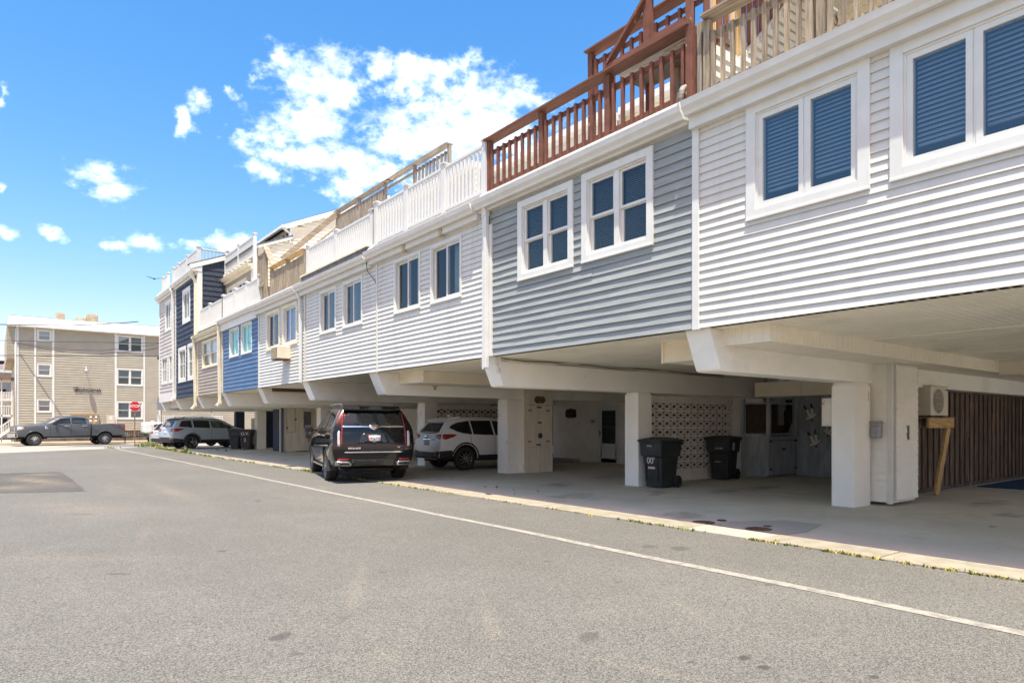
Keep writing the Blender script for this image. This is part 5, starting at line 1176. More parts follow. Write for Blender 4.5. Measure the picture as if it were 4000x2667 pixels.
for s in (1, -1):
    v.patch('tail_lamp', [(s*.79, .92), (s*.79, 1.12), (s*.768, 1.42), (s*.728, 1.70), (s*.708, 1.70), (s*.748, 1.40), (s*.765, .92)], 'rear', red_lens, .015)
    v.patch('tail_lamp', [(s*.88, .90), (s*.875, 1.22), (s*.85, 1.28), (s*.815, 1.26), (s*.815, .90)], 'rear', clear_lens, .02)
    v.patch('reflector', [(s*.88, .555), (s*.88, .60), (s*.60, .605), (s*.60, .565)], 'rear', red_lens, .02)
    ob_ = v.patch('exhaust_trim', [(s*.97, .545), (s*.96, .44), (s*.56, .425), (s*.54, .50), (s*.60, .535)], 'rear', satin, .03)
    v.patch('exhaust_opening', [(s*.86, .505), (s*.85, .455), (s*.60, .45), (s*.58, .495)], 'rear', under_m, .034, ob_)
    v.strip('tailgate_gap', [(s*.745, 1.36), (s*.75, .9), (s*.70, .76)], .012, 'rear', under_m, .003)
v.strip('trim_bar', [(-.71, .755), (.71, .755)], .028, 'rear', chrome, .02); v.strip('tailgate_crease', [(-.73, .93), (-.4, .965), (.4, .965), (.73, .93)], .02, 'rear', blk, .03)
v.patch('bumper_panel', [(-.55, .58), (.55, .58), (.5, .44), (.3, .42), (.24, .46), (-.24, .46), (-.3, .42), (-.5, .44)], 'rear', mat('gloss_black_trim', (.01, .01, .011), .2, var=0, coat=.5), .02)
v.patch('plate_recess', [(-.38, .965), (.38, .965), (.28, 1.21), (-.28, 1.21)], 'rear', mat('gloss_black_trim', (.01, .01, .011), .2), .002)
pf = v.patch('number_plate', [(-.165, .995), (.165, .995), (.165, 1.185), (-.165, 1.185)], 'rear', black, .02)
v.patch('plate_face', [(-.15, 1.02), (.15, 1.02), (.15, 1.155), (-.15, 1.155)], 'rear', plate_m, .024, pf); v.text('plate_lettering', '8A6307', .085, -.02, 1.088, 'rear', ink, .028, pf, spacing=.92)
v.text('plate_lettering', 'BALTIMORE', .026, 0, 1.168, 'rear', plate_m, .024, pf); v.text('plate_lettering', 'RAVENS', .024, 0, 1.006, 'rear', plate_m, .024, pf)
v.patch('plate_mark', [(.15, 1.02), (.115, 1.02), (.125, 1.155), (.15, 1.155)], 'rear', mat('plate_red', (.4, .03, .03), .5), .026, pf)
em = v.patch('emblem', [(-.12, 1.42), (.12, 1.42), (.105, 1.34), (.05, 1.305), (0, 1.29), (-.05, 1.305), (-.105, 1.34)], 'rear', chrome, .03)
for (a, c, cc) in ((-.05, 1.385, (.4, .03, .03)), (.05, 1.385, (.5, .4, .1)), (-.045, 1.35, (.5, .4, .1)), (.045, 1.35, (.4, .03, .03)), (0, 1.325, (.4, .03, .03))): v.patch('emblem_field', [(a-.026, c-.006), (a+.026, c-.006), (a+.026, c+.006), (a-.026, c+.006)], 'rear', mat('enamel_%d' % int(cc[1]*100), cc, .3, var=0), .036, em)
v.text('lettering', 'ESCALADE', .052, .48, .85, 'rear', chrome, .012, spacing=1.25, bold=.002); v.text('lettering', '600', .04, -.6, .87, 'rear', chrome, .012, spacing=1.1)
b = MB(); b.box((-.9, -.55, .26), (.6, .55, .36)); b.tube([(-.4, -.85, .40), (-.4, .85, .40)], .05, 8); b.tube([(-1.0, -.5, .33), (-1.0, .5, .33)], .04, 8); b.tube([(-.9, .62, .38), (-.3, .6, .35)], .06, 10); b.tube([(-.9, -.62, .38), (-.3, -.6, .35)], .06, 10); b.build('underbody', under_m, v.root, local=True)

# ------------------------------------------------------------- white compact SUV nosed into the bay
wht = paint('white_pearl_paint', (.86, .86, .85), rough=.3)
v = Vehicle('parked_suv', 'white compact SUV with black wheel arches parked nose-in between two columns', 'car', (11.52, 17.93, .012), rad(-2.5), 'cars parked under the houses')
dxr = [.06, .02, 0, .01, .03, .10, .36, .42, .48]
st = [(-.90, dxr, prof(.34, .74, .83, .80, 1.17, .58, 1.46, 1.565)), (-.80, dxr, prof(.33, .80, .885, .85, 1.16, .60, 1.48, 1.585)), (-.35, None, prof(.30, .86, .92, .885, 1.10, .63, 1.52, 1.63)), (.55, None, prof(.28, .86, .92, .885, 1.06, .64, 1.55, 1.665)),
      (1.35, None, prof(.28, .86, .92, .885, 1.04, .63, 1.54, 1.65)), (1.75, None, prof(.28, .86, .92, .88, 1.03, .60, 1.5, 1.59)), (2.45, None, prof(.28, .86, .92, .86, 1.0, .70, 1.05, 1.1)), (3.3, None, prof(.28, .84, .88, .80, .9, .66, .95, .99)), (3.62, None, prof(.3, .7, .76, .7, .74, .58, .8, .84))]
R_, WBX = .362, 2.7
wh = [(0, .8, R_, .43, 1), (0, -.8, R_, .43, -1), (WBX, .8, R_, .43, 1), (WBX, -.8, R_, .43, -1)]
v.add_shell(shell(st, 'suv'), wh, wht)
rims = mat('silver_alloy', (.6, .6, .6), .25, 1., var=0)
for (x, s) in ((0, 1), (0, -1), (WBX, 1), (WBX, -1)): v.wheel(x, s*.79, R_, .225, .225, 10, rims, 0, s)
def arch(v, x, z, r0, r1, view, m=None, a0=-12, a1=192, n=16, th=.012):
    P = [(x+r0*math.cos(rad(a0+(a1-a0)*k/n)), z+r0*math.sin(rad(a0+(a1-a0)*k/n))) for k in range(n+1)]; Q = [(x+r1*math.cos(rad(a0+(a1-a0)*k/n)), z+r1*math.sin(rad(a0+(a1-a0)*k/n))) for k in range(n+1)]
    return v.patch('wheel_arch_trim', Q+P[::-1], view, m or clad_m, th, fine=.05)
for s in ('left', 'right'):
    sg = 1 if s == 'left' else -1
    v.patch('window', [(-.50, 1.30), (-.42, 1.38), (-.2, 1.46), (.25, 1.525), (.25, 1.10), (-.05, 1.13), (-.28, 1.19)], s, car_glass); v.patch('window', [(.30, 1.10), (.30, 1.53), (1.05, 1.53), (1.05, 1.07)], s, car_glass); v.patch('window', [(1.12, 1.07), (1.12, 1.525), (1.6, 1.48), (2.2, 1.1), (2.2, 1.05)], s, car_glass)
    arch(v, 0, R_, .425, .50, s); arch(v, WBX, R_, .425, .50, s)
    v.patch('sill_cladding', [(.46, .30), (2.22, .30), (2.24, .46), (.46, .46)], s, clad_m, .012)
    v.strip('door_gap', [(.18, 1.08), (.2, .85), (.42, .62), (.46, .46)], .010, s, under_m, .002); v.strip('door_gap', [(1.08, 1.06), (1.06, .45)], .010, s, under_m, .002)
    v.patch('handle', [(.3, .93), (.52, .94), (.52, .975), (.3, .965)], s, wht, .03); v.patch('handle', [(1.2, .94), (1.42, .95), (1.42, .985), (1.2, .975)], s, wht, .03)
    v.patch('tail_lamp', [(-.84, .98), (-.70, .95), (-.42, 1.03), (-.30, 1.10), (-.55, 1.115), (-.80, 1.11)], s, red_lens, .012)
    v.patch('bumper_cladding', [(-.86, .35), (-.45, .34), (-.40, .52), (-.5, .62), (-.86, .60)], s, clad_m, .008)
    mirror_box(v, 1.9, sg*.86, 1.1, wht, sg, s=.8)
v.patch('rear_window', [(-.62, 1.17), (-.56, 1.32), (-.50, 1.46), (.50, 1.46), (.56, 1.32), (.62, 1.17), (.4, 1.13), (-.4, 1.13)], 'rear', car_glass, .005, fine=.12)
v.patch('tail_lamp', [(.52, .99), (.55, 1.09), (.80, 1.10), (.80, .96)], 'rear', red_lens, .012); v.patch('tail_lamp', [(-.52, .99), (-.55, 1.09), (-.80, 1.10), (-.80, .96)], 'rear', red_lens, .012)
v.patch('bumper_cladding', [(-.80, .36), (.80, .36), (.80, .60), (.5, .56), (-.5, .56), (-.80, .60)], 'rear', clad_m, .012)
for s in (1, -1): v.patch('reflector', [(s*.70, .47), (s*.55, .46), (s*.55, .50), (s*.70, .52)], 'rear', red_lens, .02)
b = MB(); b.prism([(-.62, 1.50), (-.64, 1.525), (-.45, 1.60), (.0, 1.655), (0, 1.61), (-.4, 1.55)], lambda a, c, d: (a, d, c), -.56, .56); b.build('spoiler', wht, v.root, bevel=.01, local=True)
b = MB(); b.prism([(-.12, 1.63), (.06, 1.645), (.02, 1.675), (-.08, 1.72), (-.13, 1.72)], lambda a, c, d: (a, d, c), -.02, .02); b.build('roof_fin', wht, v.root, bevel=.006, local=True)
v.strip('trim_bar', [(-.30, .955), (.30, .955)], .03, 'rear', chrome, .03)
pf = v.patch('number_plate', [(-.16, .77), (.16, .77), (.16, .92), (-.16, .92)], 'rear', plate_m, .012); v.text('plate_lettering', '8AX413', .09, 0, .85, 'rear', ink, .016, pf); v.patch('plate_mark', [(-.15, .775), (.15, .775), (.15, .80), (-.15, .80)], 'rear', mat('plate_brown', (.2, .12, .06), .6), .015, pf)
em = MB(); em.lathe([(.066, -.02), (.078, -.02), (.078, .01), (.066, .01)], (-.90, 0, 1.04), 'x', 24); em.bar((-.915, -.06, 1.06), (-.915, 0, 1.03), .015, .015); em.bar((-.915, .06, 1.06), (-.915, 0, 1.03), .015, .015); em.build('emblem', chrome, v.root, local=True)
v.patch('badge', [(-.52, .935), (-.36, .93), (-.36, .955), (-.50, .96)], 'rear', clad_m, .008)
b = MB(); b.tube([(-.6, -.2, .30), (-.1, .3, .32), (.4, .3, .3)], .05, 8); b.box((-.7, -.5, .26), (.4, .5, .34)); b.tube([(0, -.75, .36), (0, .75, .36)], .05, 8); b.build('underbody', under_m, v.root, local=True)

# ------------------------------------------------------------- mid-size SUVs at the far end
def mid_suv(label, loc, rz, pm, silver=False):
    v = Vehicle('parked_suv', label, 'car', loc, rz, 'cars parked under the houses')
    dxr = [.08, .03, 0, .0, .02, .08, .36, .42, .46]
    st = [(-1.10, dxr, prof(.40, .80, .92, .88, 1.22, .66, 1.60, 1.70)), (-1.0, dxr, prof(.38, .88, .975, .93, 1.22, .68, 1.62, 1.72)), (-.5, None, prof(.34, .94, .995, .955, 1.18, .70, 1.66, 1.765)), (.5, None, prof(.32, .94, .995, .955, 1.14, .71, 1.69, 1.80)),
          (1.5, None, prof(.32, .94, .995, .955, 1.12, .70, 1.68, 1.79)), (1.95, None, prof(.32, .94, .995, .95, 1.11, .67, 1.63, 1.72)), (2.75, None, prof(.32, .94, .99, .93, 1.09, .76, 1.13, 1.17)), (3.65, None, prof(.32, .92, .95, .9, 1.02, .76, 1.06, 1.09)), (3.95, None, prof(.34, .8, .85, .8, .88, .68, .93, .96))]
    R_, WBX = .385, 2.89
    wh = [(0, .86, R_, .455, 1), (0, -.86, R_, .455, -1), (WBX, .86, R_, .455, 1), (WBX, -.86, R_, .455, -1)]
    v.add_shell(shell(st, 'suv'), wh, pm)
    for (x, s) in ((0, 1), (0, -1), (WBX, 1), (WBX, -1)): v.wheel(x, s*.85, R_, .25, .245, 5, rims, 1, s)
    for s in ('left', 'right'):
        sg = 1 if s == 'left' else -1
        v.patch('window', [(-.72, 1.26), (-.50, 1.58), (.02, 1.61), (.02, 1.21)], s, car_glass); v.patch('window', [(.12, 1.21), (.12, 1.615), (1.05, 1.61), (1.05, 1.175)], s, car_glass); v.patch('window', [(1.14, 1.175), (1.14, 1.61), (1.7, 1.57), (2.05, 1.4), (2.45, 1.17)], s, mat('pale_car_glass', (.05, .065, .055), .03, var=.5, scale=2.5, spec=.8))
        arch(v, 0, R_, .45, .52, s); arch(v, WBX, R_, .45, .52, s); v.patch('sill_cladding', [(.5, .33), (2.4, .33), (2.4, .52), (.5, .52)], s, clad_m, .012)
        v.strip('door_gap', [(.07, 1.2), (.1, .9), (.42, .6)], .012, s, under_m, .002); v.strip('door_gap', [(1.1, 1.16), (1.08, .5)], .012, s, under_m, .002)
        for xx in (.25, 1.22): v.patch('handle', [(xx, 1.03), (xx+.22, 1.03), (xx+.22, 1.065), (xx, 1.06)], s, pm, .03)
        v.patch('tail_lamp', [(-1.0, .98), (-.78, 1.0), (-.42, 1.15), (-.46, 1.17), (-.98, 1.16)], s, red_lens, .012)
        v.patch('bumper_cladding', [(-1.05, .42), (-.52, .38), (-.5, .55), (-1.05, .62)], s, clad_m, .008)
        mirror_box(v, 2.05, sg*.93, 1.2, clad_m, sg, s=.9)
        b = MB(); b.tube([(-.35, sg*.6, 1.76), (-.2, sg*.61, 1.83), (1.2, sg*.61, 1.845), (1.4, sg*.6, 1.77)], .018, 8); b.build('roof_rail', clad_m, v.root, local=True)
    v.patch('rear_window', [(-.66, 1.24), (-.56, 1.56), (.56, 1.56), (.66, 1.24)], 'rear', car_glass, .005, fine=.14)
    for s in (1, -1): v.patch('tail_lamp', [(s*.56, 1.0), (s*.60, 1.16), (s*.88, 1.16), (s*.88, .98)], 'rear', red_lens, .012); v.patch('reflector', [(s*.84, .55), (s*.64, .55), (s*.64, .60), (s*.84, .62)], 'rear', red_lens, .02)
    v.patch('bumper_cladding', [(-.86, .42), (.86, .42), (.86, .62), (.5, .66), (-.5, .66), (-.86, .62)], 'rear', clad_m, .012)
    b = MB(); b.prism([(-.78, 1.60), (-.80, 1.63), (-.6, 1.72), (-.3, 1.765), (-.3, 1.72), (-.6, 1.66)], lambda a, c, d: (a, d, c), -.62, .62); b.build('spoiler', clad_m, v.root, bevel=.01, local=True)
    pf = v.patch('number_plate', [(-.16, .86), (.16, .86), (.16, 1.0), (-.16, 1.0)], 'rear', plate_m, .012); v.strip('trim_bar', [(-.35, 1.06), (.35, 1.06)], .03, 'rear', chrome, .012)
    b = MB(); b.box((-.8, -.5, .28), (3., .5, .36)); b.build('underbody', under_m, v.root, local=True)
    return v
mid_suv('pale blue-grey SUV with black roof rails at the far end, beside the brown bin', (8.72, 41.9, .01), rad(12), paint('blue_grey_paint', (.36, .42, .46), rough=.3))
q_ = mid_suv('silver car mostly hidden behind the blue-grey SUV, only its tail showing', (8.75, 44.9, 0), rad(14), paint('silver_paint', (.5, .5, .5), .2, .3)); q_.root.scale = (.95, .93, .84)

# ------------------------------------------------------------- grey pick-up across the street
pk_p = paint('dark_grey_metallic', (.115, .122, .13), .35, .3)
v = Vehicle('pickup_truck', 'dark grey crew cab pickup truck parked side-on before the tan apartment building', 'pickup truck', (5.95, 54.55, -.008), rad(190))
R_, WBX = .42, 4.06
def bedprof(zs, w, zb): return [(0, zs), (w*.95, zs), (w, zs+.06), (w+.02, zs+.3), (w+.02, zs+.6), (w, zb), (w-.07, zb+.01), (w-.1, zb-.06), (0, zb-.08)]
sh = shell([(-1.26, None, bedprof(.60, .95, 1.42)), (-1.2, None, bedprof(.60, .985, 1.43)), (-.2, None, bedprof(.58, .99, 1.43)), (.7, None, bedprof(.58, .99, 1.43)), (.82, None, bedprof(.58, .985, 1.43))], 'bed')
v.add_shell(sh, [(0, .86, R_, .50, 1), (0, -.86, R_, .50, -1)], pk_p, 'cargo_bed')
for s in ('left', 'right'):
    arch(v, 0, R_, .5, .56, s, pk_p, th=.03)
    v.patch('tail_lamp', [(-1.25, .95), (-1.08, .95), (-1.1, 1.36), (-1.25, 1.36)], s, red_lens, .012)
    v.text('decal', 'FX4', .13, -.68, 1.28, s, mat('decal_red', (.6, .06, .02), .4, var=0), .008, bold=.006, shear=.2)
v.patch('tail_lamp', [(.8, .95), (.94, .95), (.94, 1.36), (.82, 1.36)], 'rear', red_lens, .012); v.patch('tail_lamp', [(-.8, .95), (-.94, .95), (-.94, 1.36), (-.82, 1.36)], 'rear', red_lens, .012)
MB().box((-1.42, -.95, .58), (-1.24, .95, .80)).build('bumper', chrome, v.root, bevel=.02, local=True)
dxc = [0, 0, 0, 0, 0, .0, .16, .2, .22]
sh = shell([(.87, dxc, prof(.56, .93, .985, .96, 1.42, .77, 1.88, 1.94)), (.94, dxc, prof(.55, .96, 1.0, .965, 1.42, .78, 1.90, 1.965)), (1.9, None, prof(.54, .97, 1.01, .97, 1.40, .79, 1.92, 1.99)), (2.7, None, prof(.54, .97, 1.01, .97, 1.39, .77, 1.88, 1.95)),
            (3.42, None, prof(.54, .97, 1.01, .965, 1.37, .86, 1.41, 1.45)), (4.2, None, prof(.54, .97, 1.02, .96, 1.31, .86, 1.36, 1.40)), (4.88, None, prof(.54, .94, .99, .95, 1.26, .86, 1.31, 1.34)), (5.02, None, prof(.56, .86, .93, .9, 1.18, .82, 1.24, 1.27))], 'cab')
v.add_shell(sh, [(WBX, .86, R_, .51, 1), (WBX, -.86, R_, .51, -1)], pk_p, 'cab')
sg_ = mat('pale_car_glass', (.05, .065, .055), .03, var=.5, scale=2.5, spec=.8)
for s in ('left', 'right'):
    sg = 1 if s == 'left' else -1
    v.patch('window', [(1.12, 1.46), (1.18, 1.80), (1.26, 1.83), (1.98, 1.83), (1.98, 1.44)], s, car_glass); v.patch('window', [(2.06, 1.44), (2.06, 1.83), (2.6, 1.80), (2.85, 1.66), (3.15, 1.42)], s, car_glass)
    for pts in ([(2.02, 1.42), (2.02, .68)], [(3.2, 1.40), (3.22, .7)], [(1.0, 1.42), (1.0, .9)]): v.strip('door_gap', pts, .014, s, under_m, .002)
    for xx in (1.12, 2.14): v.patch('handle', [(xx, 1.26), (xx+.25, 1.26), (xx+.25, 1.31), (xx, 1.31)], s, chrome, .03)
    arch(v, WBX, R_, .51, .57, s, pk_p, th=.03)
    v.patch('badge', [(3.34, 1.1), (3.5, 1.1), (3.5, 1.27), (3.38, 1.27)], s, chrome, .015); v.patch('head_lamp', [(4.6, 1.06), (4.98, 1.02), (4.98, 1.2), (4.66, 1.22)], s, clear_lens, .012); v.patch('marker_lamp', [(4.62, 1.08), (4.72, 1.07), (4.72, 1.2), (4.66, 1.21)], s, amber, .018)
    MB().box((.9, sg*.93, .46), (3.4, sg*1.06, .52)).build('running_board', satin, v.root, bevel=.01, local=True)
    mirror_box(v, 2.85, sg*1.0, 1.5, clad_m, sg, s=1.25)
v.patch('grille', [(-.72, .88), (.72, .88), (.72, 1.2), (-.72, 1.2)], 'front', chrome, .03)
for zz in (.95, 1.04, 1.13): v.strip('grille_slot', [(-.64, zz), (.64, zz)], .05, 'front', under_m, .036)
MB().box((4.96, -.97, .56), (5.14, .97, .80)).build('bumper', chrome, v.root, bevel=.03, local=True)
MB().box((4.9, -.8, .38), (5.02, .8, .58)).build('air_dam', clad_m, v.root, local=True)
MB().box((-1.2, -.5, .45), (4.9, .5, .6)).build('chassis', under_m, v.root, local=True)
rimc = mat('bright_alloy', (.7, .7, .7), .15, 1., var=0)
for (x, s) in ((0, 1), (0, -1), (WBX, 1), (WBX, -1)): v.wheel(x, s*.86, R_, .29, .245, 12, rimc, 0, s)
# ================================================================== BINS AND THINGS UNDER THE HOUSES
bin_black = mat('bin_black', (.022, .026, .025), .55, var=.1, scale=6, bump=.15, bscale=200, dirt=(.07, .07, .065), dscale=3, damt=.3)
bin_brown = mat('bin_brown', (.05, .036, .038), .6, var=.1, scale=6, dirt=(.09, .075, .07), dscale=3, damt=.4)
stencil = mat('white_stencil', (.72, .72, .7), .6, var=.06, scale=40)
def rrect(hx, hy, r, z, n=4, cx=0.):
    P = []
    for (sx, sy, a0) in ((1, 1, 0), (-1, 1, 90), (-1, -1, 180), (1, -1, 270)):
        for k in range(n+1):
            a = rad(a0+90*k/n); P.append((cx+sx*(hx-r)+r*math.cos(a), sy*(hy-r)+r*math.sin(a), z))
    return P
def loft(b, rings, mi=0, cap=True):
    n = len(rings[0]); vs = [p for q in rings for p in q]; fs = [(i*n+k, i*n+(k+1) % n, (i+1)*n+(k+1) % n, (i+1)*n+k) for i in range(len(rings)-1) for k in range(n)]
    if cap: fs += [tuple(range(n))[::-1], tuple(range((len(rings)-1)*n, len(rings)*n))]
    return b.add(vs, fs, mi, False)
def wheelie_bin(label, loc, front_deg, m, texts=(), rnd_lid=False, s=1.):
    t = thing('wheeled_bin', label, 'wheeled bin', loc, rad(front_deg), 'wheeled refuse bins')
    b = MB(); cr = .05
    loft(b, [rrect(.25, .225, cr, .02), rrect(.27, .25, cr, .30), rrect(.295, .272, cr, .68), rrect(.345, .30, cr, .71), rrect(.352, .31, cr, .80), rrect(.362, .325, cr, 1.0), rrect(.385, .345, cr, 1.005), rrect(.385, .345, cr, 1.03)])
    o = b.build('tub', m, t, bevel=.006, local=True)
    p = MB(); p.box((.28, -.18, .15), (.305, -.16, .66)).box((.28, .16, .15), (.305, .18, .66)); p.build('rib', m, o, local=True)
    l = MB()
    if rnd_lid: loft(l, [rrect(.405, .365, .06, 1.03), rrect(.405, .365, .06, 1.06), rrect(.37, .33, .08, 1.09), rrect(.2, .2, .1, 1.115)])
    else: loft(l, [rrect(.41, .37, .04, 1.03, cx=-.01), rrect(.41, .37, .04, 1.055, cx=-.01), rrect(.37, .33, .04, 1.075), rrect(.13, .10, .03, 1.125), rrect(.1, .07, .03, 1.13)])
    for k in (-.2, 0, .2): l.bar((.36, k, 1.085), (.13, k*.4, 1.128), .02, .012); l.bar((-.36, k, 1.085), (-.13, k*.4, 1.128), .02, .012)
    l.build('lid', m, t, bevel=.006, local=True)
    h = MB(); h.tube([(-.44, -.26, .98), (-.44, .26, .98)], .017, 8); h.box((-.45, -.28, .95), (-.34, -.24, 1.0)); h.box((-.45, .24, .95), (-.34, .28, 1.0)); h.build('handle', m, t, local=True)
    for sy in (-1, 1):
        w = MB(); w.lathe([(.125, -.03), (.135, -.02), (.135, .02), (.125, .03), (.09, .03), (.08, .012), (.03, .012), (.03, .034), (.001, .034)] if sy > 0 else [(.001, -.034), (.03, -.034), (.03, -.012), (.08, -.012), (.09, -.03), (.125, -.03), (.135, -.02), (.135, .02), (.125, .03)], (-.26, sy*.265, .135), 'y', 24)
        for k in range(5): a = k*1.2566; w.bar((-.26+.03*math.cos(a), sy*.284, .135+.03*math.sin(a)), (-.26+.09*math.cos(a), sy*.284, .135+.09*math.sin(a)), .016, .016, up=(0, 1, 0))
        w.build('wheel', black, t, local=True)
    a = MB(); a.tube([(-.26, -.26, .135), (-.26, .26, .135)], .012, 6); a.build('axle', metal_grey, t, local=True)
    for (txt, size, face, u, z, kw) in texts:
        dpt = .25+(.295-.25)*(z-.02)/.66+.014 if z < .69 else .352+.03*(z-.8)/.2+.003
        if face == 'front': letters('lettering', txt, size, (dpt, u, z), (0, 1, 0), (.06, 0, 1), stencil, o, local=True, extrude=.002, **kw)
        else:
            dp = .225+(.272-.225)*(z-.02)/.66+.006 if z < .69 else .31+.016*(z-.8)/.2+.004
            sy = 1 if face == 'left' else -1
            letters('lettering', txt, size, (u, sy*dp, z), (-sy, 0, 0), (0, sy*.06, 1), stencil, o, local=True, extrude=.002, **kw)
    return t, o
# parts are built in the bin's own axes, so the empties carry place and heading
t, o = wheelie_bin('black wheeled bin numbered 00 standing against the square white column', (11.90, 9.80, .015), 178, bin_black, [("00'", .2, 'front', -.02, .60, dict(spacing=1.0)), ('970415', .05, 'front', .0, .93, {})])
MB().box((.296, -.1, .42), (.302, .1, .47)).build('sticker', mat('torn_label', (.55, .45, .38), .7, var=.2, scale=40), o, local=True)
t, o = wheelie_bin('black wheeled bin numbered 8 with rounded lid in front of the pierced block wall', (14.9, 10.22, .015), 191, bin_black, [('32461857', .055, 'front', .04, .80, {}), ('8', .27, 'left', .1, .84, dict(bold=.006))], True)
MB().box((.285, -.1, .45), (.30, .06, .465)).build('sticker', mat('torn_label', (.55, .45, .38), .7, var=.2, scale=40), o, local=True)
wheelie_bin('brown wheeled bin marked O.V. 2 beside the navy closet', (11.1, 38.15, .015), 238, bin_brown, [('O.V.', .24, 'front', .0, .86, {}), ('2', .27, 'front', -.02, .52, {})], True)
wheelie_bin('black wheeled bin tucked behind the brown one marked O.V. 2', (10.75, 38.95, .015), 235, bin_black, (), True)
# outdoor unit of the split air conditioner on its timber stand
ac_w = mat('ac_casing', (.66, .63, .54), .5, var=.03, dirt=(.5, .45, .36), dscale=3, damt=.2)
t = thing('air_conditioner', 'white split air conditioner outdoor unit with a round fan grille on a timber stand', 'air conditioner', (14.9, 5.38, 1.58))
AX0, AX1, AY0, AY1, AZ0, AZ1 = 14.46, 15.32, 5.22, 5.52, 1.60, 2.18
MB().box((AX0, AY0, AZ0), (AX1, AY1, AZ1)).build('casing', ac_w, t, bevel=.02)
MB().box((AX0-.008, AY0-.01, AZ1-.0), (AX1+.008, AY1+.01, AZ1+.02)).build('top_cover', ac_w, t, bevel=.008)
b = MB(); b.lathe([(.001, 0), (.235, 0)], (14.8, AY0-.004, 1.89), 'y', 36); fan = b.build('fan_opening', mat('fan_dark', (.02, .02, .022), .7), t)
for k in range(3):
    a = k*2.094; bb = MB(); bb.add([(14.8+.05*math.cos(a), AY0-.006, 1.89+.05*math.sin(a)), (14.8+.2*math.cos(a-.4), AY0-.006, 1.89+.2*math.sin(a-.4)), (14.8+.21*math.cos(a+.2), AY0-.009, 1.89+.21*math.sin(a+.2))], [(0, 1, 2)]); bb.build('fan_blade', mat('fan_grey', (.12, .12, .125), .5), fan)
b = MB()
for k in range(13): x = 14.56+k*.04; q = math.sqrt(max(.0, .25**2-(x-14.8)**2)); b.box((x-.004, AY0-.02, 1.89-q), (x+.004, AY0-.014, 1.89+q))
for rr_ in (.08, .16, .245): b.lathe([(rr_-.004, -.02), (rr_+.004, -.02), (rr_+.004, -.014), (rr_-.004, -.014)], (14.8, AY0, 1.89), 'y', 32)
for k in range(14): b.box((15.09+.0, AY0-.006, 1.66+k*.034), (15.28, AY0-.001, 1.67+k*.034))
b.build('grille', ac_w, t)
letters('badge_lettering', 'PIONEER', .042, (15.22, AY0-.008, 2.12), (1, 0, 0), (0, 0, 1), mat('badge_ink', (.03, .04, .08), .5), t, extrude=.001)
MB().box((14.55, AY0+.02, 1.575), (14.65, AY1, 1.60)).box((15.1, AY0+.02, 1.575), (15.2, AY1, 1.60)).build('foot', black, t)
b = MB(); b.tube([(14.82, 5.45, 2.2), (14.85, 5.46, 2.35), (14.92, 5.46, 2.5)], .022, 8); b.build('hose', black, t); b = MB(); b.tube([(14.86, 5.44, 2.2), (14.89, 5.45, 2.35), (14.96, 5.45, 2.5)], .012, 8); b.build('hose', white_trim, t)
t = thing('timber_stand', 'new lumber bracket with a leaning brace carrying the split air conditioner', 'stand', (14.9, 5.4, 0))
MB().box((14.2, 5.16, 1.36), (15.42, 5.2, 1.55)).build('front_board', newwood['x'], t, bevel=.004); MB().box((14.2, 5.55, 1.36), (15.42, 5.57, 1.55)).build('back_board', newwood['x'], t)
MB().box((15.42, 5.16, 1.36), (15.46, 5.57, 1.55)).build('side_board', newwood['y'], t); MB().box((14.2, 5.14, 1.552), (15.47, 5.57, 1.572)).build('platform', weathered['x'], t)
b = MB(); b.bar((15.3, 5.22, 1.36), (14.92, 5.3, .02), .05, .2, up=(1, 0, 0)); b.build('brace', newwood['z'], t, bevel=.005)
# window air conditioner
t = thing('air_conditioner', 'boxy cream window air conditioner with rusty base jutting from the white wall', 'air conditioner', (XW, 21.25, 3.47))
MB().box((7.02, 20.93, 3.49), (7.45, 21.52, 3.88)).build('casing', cream_trim, t, bevel=.015)
b = MB()
for k in range(9): b.box((7.0, 20.98+k*.06, 3.53), (7.02, 21.0+k*.06, 3.84))
for k in range(6): b.box((7.0, 20.96, 3.54+k*.058), (7.02, 21.49, 3.55+k*.058))
b.build('grille', mat('dull_cream', (.42, .37, .27), .6), t); MB().box((7.02, 20.93, 3.46), (7.45, 21.52, 3.49)).build('base_pan', rust, t)
# electrics on the near column and closet
t = thing('outlet_box', 'grey weatherproof outlet box on the white sided closet', 'outlet box', (12.24, 5.3, 1.2))
MB().box((12.2, 5.2, 1.2), (12.29, 5.42, 1.47)).build('box', metal_grey, t, bevel=.02); MB().box((12.165, 5.21, 1.2), (12.2, 5.36, 1.4)).build('cover', metal_grey, t, bevel=.015); MB().box((12.17, 5.19, 1.45), (12.29, 5.43, 1.49)).build('hood', metal_grey, t, bevel=.01)
t = thing('fuse_box', 'rust-stained white metal box on the far side of the thick white column', 'fuse box', (11.9, 5.9, 1.4))
bx = mat('rusty_white_box', (.68, .65, .58), .6, var=.04, dirt=(.35, .17, .06), dscale=7, damt=.9, dthr=(.62, .68))
MB().box((11.72, 5.77, 1.4), (12.1, 6.0, 1.9)).build('box', bx, t, bevel=.008); MB().box((11.705, 5.79, 1.42), (11.72, 5.98, 1.88)).build('door', bx, t, bevel=.004); MB().box((11.72, 5.78, 1.385), (12.1, 5.99, 1.4)).build('base', rust, t)
